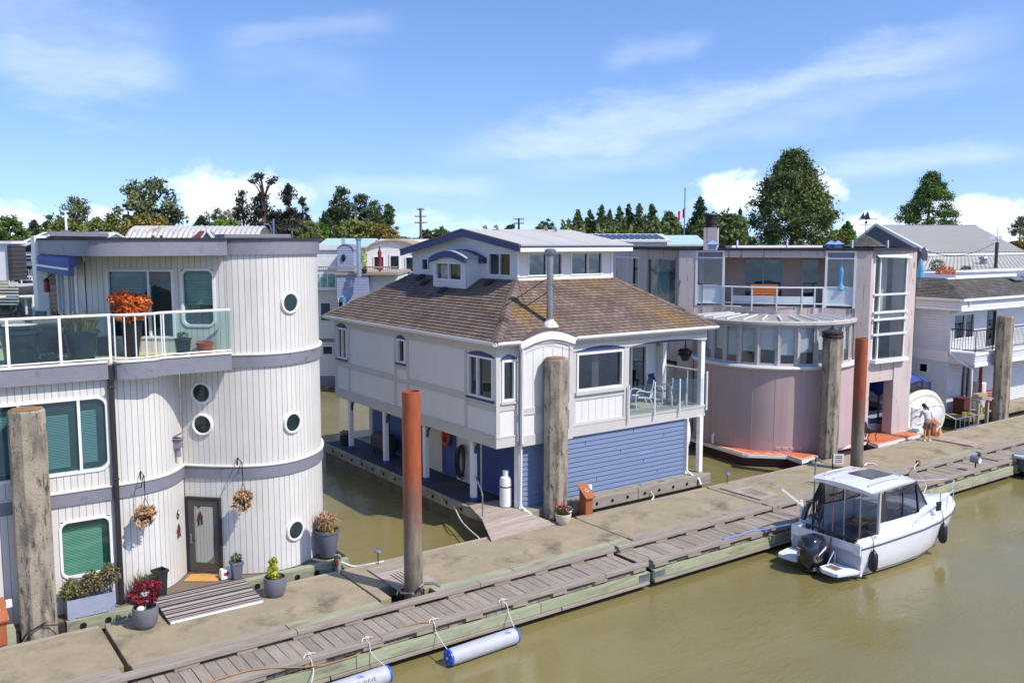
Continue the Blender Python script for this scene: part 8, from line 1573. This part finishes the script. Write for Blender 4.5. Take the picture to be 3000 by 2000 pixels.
# roof top of the right hand house
def shrub(lab, u, v, w, r, m, seed, n=320, size=.13):
    p = far(u, v, w); o = leaves(tuple(p), r, n, size, seed=seed, up=.4).build('shrub', m); return tag(o, lab, 'shrub')
shrub('orange and green shrub on the roof terrace of the right hand house', 2770, 797, 53, (.75, .5, .38), m_lfo, 130, 500); shrub('clipped dark green shrub left on the right hand roof terrace', 2745, 778, 56, (.5, .45, .42), m_lfd, 131, 500, .1); shrub('clipped dark box hedge near the steel flue on the right roof terrace', 2831, 790, 57, (.45, .4, .25), m_lfd, 132, 400, .1)
p = far(2706, 745, 46); t_ = thing('satellite_dish', 'grey satellite dish at the corner of the pink house roof', 'dish', tuple(p)); d = Vector((.75, -.6, .2)).normalized(); o1 = d.orthogonal().normalized(); o2 = d.cross(o1)
MB().rings([[p+d*dd+(o1*math.cos(k*2*pi/18)+o2*math.sin(k*2*pi/18))*q for k in range(18)] for q, dd in ((.36, .06), (.3, .02), (.15, -.03), (.02, -.04))], caps=False).build('reflector', m_gband, t_, smooth=True); MB().tube([p-d*.04, p-d*.2+Vector((0, 0, -.3)), p+Vector((0, 0, -.9))], .04, 6).tube([p+o2*.3, p+d*.35], .015, 5).ball(tuple(p+d*.36), .05, 8, 6).build('mast', m_galv, t_)
p = far(2697, 790, 47); t_ = thing('patio_umbrella', 'closed pale blue parasol beside the satellite dish', 'umbrella', tuple(p)); MB().lathe([(.05, -.5), (.2, -.4), (.18, .0), (.1, .4), (.02, .6)], tuple(p), 10).build('canopy', mat('sky_blue_canvas', S(96, 170, 208), .7, var=.1), t_); MB().cyl((p.x, p.y, p.z-1.2), (p.x, p.y, p.z+.6), .025, n=6).build('umbrella_pole', m_galv, t_)
pb = FB @ Vector((5.95, -.9, 6.1)); t_ = thing('patio_umbrella', 'closed turquoise parasol behind the right glass bay of the pink house', 'umbrella', tuple(pb)); MB().lathe([(.05, .6), (.18, .7), (.09, 1.0), (.12, 1.5), (.02, 1.95)], tuple(pb), 10).build('canopy', MATS['sky_blue_canvas'], t_); MB().cyl(tuple(pb), tuple(pb+Vector((0, 0, 2))), .025, n=6).build('umbrella_pole', m_galv, t_)
pb = FB @ Vector((2.7, -.8, 6.0)); t_ = thing('garden_bench', 'orange wooden bench on the pink house balcony', 'bench', tuple(pb)); Mb = FB @ Matrix.Translation((2.7, -.8, 6.0)); m = mat('orange_teak', S(198, 128, 74), .6, var=.12)
for k in range(4): MB(Mb).box(-.6, .6, -.25, -.2, .5+.12*k, .6+.12*k).build('back_slat', m, t_)
MB(Mb).box(-.6, .6, -.2, .25, .42, .46).build('seat', m, t_)
for x in (-.55, .5): MB(Mb).box(x, x+.06, -.2, .24, .0, .42).build('leg', m, t_)
# ------------------------------------------------------------ poles, lamps, flag
def pole(lab, u, vt, vb, w, r, m, arms=(), nm='utility_pole', cat='pole'):
    p = far(u, 707, w); t_ = thing(nm, lab, cat, (p.x, p.y, zf(vb, w)), 'utility poles' if nm == 'utility_pole' else None)
    MB().cyl((p.x, p.y, min(GZ, zf(vb, w))), (p.x, p.y, zf(vt, w)), r*1.15, r*.8, n=8).build('pole_shaft', m, t_)
    for v, half in arms:
        z = zf(v, w); c = MB().bar((p.x-RT.x*half, p.y-RT.y*half, z), (p.x+RT.x*half, p.y+RT.y*half, z), .1, .12).build('crossarm', m, t_)
        for k in (-.9, -.45, .45, .9): MB().cyl((p.x+RT.x*half*k, p.y+RT.y*half*k, z+.05), (p.x+RT.x*half*k, p.y+RT.y*half*k, z+.22), .04, n=6).build('insulator', m_galv, c)
    return t_
mp = mat('pole_wood', S(116, 96, 80), .9, var=.15); mpd = mat('pole_dark', S(74, 66, 62), .9, var=.15)
pole('tall utility pole with three crossarms left of the blue house roof', 1233, 611, 700, 120, .2, mp, ((615, .5), (635, .75), (653, .8))); pole('short utility pole with two crossarms behind the blue house ridge', 1520, 640, 670, 130, .18, mpd, ((643, .8), (655, .75))); pole('low utility pole with crossarms beyond the arched house', 1018, 672, 700, 105, .15, mp, ((676, .6), (682, .55))); pole('short utility pole with a transformer at the left of the dark pines', 856, 670, 700, 100, .14, mp, ((674, .4),)); pole('dark utility pole behind the yellow bush', 938, 662, 700, 100, .14, mpd, ((675, .35),))
pole('slim utility pole at the left of the flagpole', 1952, 620, 700, 100, .12, mp, ((623, .35),)); pole('white mast standing over the left house roof', 196, 620, 705, 60, .09, m_white2, ((620, .2),), 'light_mast'); pole('grey pole with a wire in front of the dark pines', 803, 642, 700, 92, .13, m_galv, (), 'light_mast')
p = far(790, 700, 92); t_ = thing('street_lamp', 'curved arm street lamp in front of the dark pines', 'street lamp', tuple(p)); MB().tube([tuple(far(797, 700, 92)), tuple(far(796, 676, 92)), tuple(far(792, 662, 92)), tuple(far(784, 656, 92)), tuple(far(779, 657, 92))], .09, 6).build('lamp_arm', m_galv, t_)
q = far(779, 657, 92); MB().ball(tuple(q), (.3, .2, .1), 8, 5).build('lamp_head', m_galv, t_)
p = far(2916, 800, 58); t_ = thing('floodlight_pole', 'dark pole with two white floodlights on the right hand roof terrace', 'floodlight', tuple(p)); MB().cyl((p.x, p.y, 6.5), (p.x, p.y, zf(710, 58)), .11, n=8).build('pole_shaft', mpd, t_); MB().cyl((p.x, p.y, zf(712, 58)), (p.x, p.y, zf(665, 58)), .025, n=6).bar((p.x-RT.x*.35, p.y-RT.y*.35, zf(700, 58)), (p.x+RT.x*.3, p.y+RT.y*.3, zf(700, 58)), .06, .06).build('crossarm', m_galv, t_)
for k in (-.36, .12): MB().cyl((p.x+RT.x*k, p.y+RT.y*k-.1, zf(702, 58)), (p.x+RT.x*(k-.18), p.y+RT.y*(k-.18)-.2, zf(696, 58)), .1, .16, n=10).build('floodlight', m_white2, t_)
p = far(2004, 707, 88); t_ = thing('flagpole', 'tall grey flagpole with a small red and white flag', 'flagpole', (p.x, p.y, GZ)); MB().cyl((p.x, p.y, GZ), (p.x, p.y, zf(556, 88)), .1, .05, n=8).build('pole_shaft', m_galv, t_); MB().ball((p.x, p.y, zf(555, 88)), .1, 8, 6).build('finial', m_galv, t_)
fl = lambda k, z: (p.x-RT.x*k+.06*math.sin(k*5), p.y-RT.y*k, zf(610, 88)+z-.55*k)
f = MB().grid([[fl(.05+.06*i, -.9), fl(.05+.06*i, 0)] for i in range(4)]).build('flag', mat('flag_red', S(180, 34, 44), .7), t_); MB().grid([[fl(.23+.06*i, -.9), fl(.23+.06*i, 0)] for i in range(5)]).build('flag_white_band', m_white2, f); MB().grid([[fl(.47+.06*i, -.9), fl(.47+.06*i, 0)] for i in range(4)]).build('flag_red_end', MATS['flag_red'], f)
def wire(lab, a, b, sag, r=.02):
    a, b = Vector(a), Vector(b); o = MB().tube([a.lerp(b, k/10)-Vector((0, 0, sag*4*(k/10)*(1-k/10))) for k in range(11)], r, 4).build('power_line', m_roofk); return tag(o, lab, 'wire', 'power lines')
wire('thin power line sagging left of the white mast', far(-20, 617, 100), far(200, 655, 100), .4); wire('power line between the grey pole and the yellow bush', far(803, 644, 92), far(930, 668, 92), .3); wire('power line from the grey pole towards the quonset', far(803, 644, 92), far(680, 650, 92), .3); wire('festoon wire from the floodlight pole to the satellite dish', far(2912, 712, 58), far(2716, 735, 50), .5)
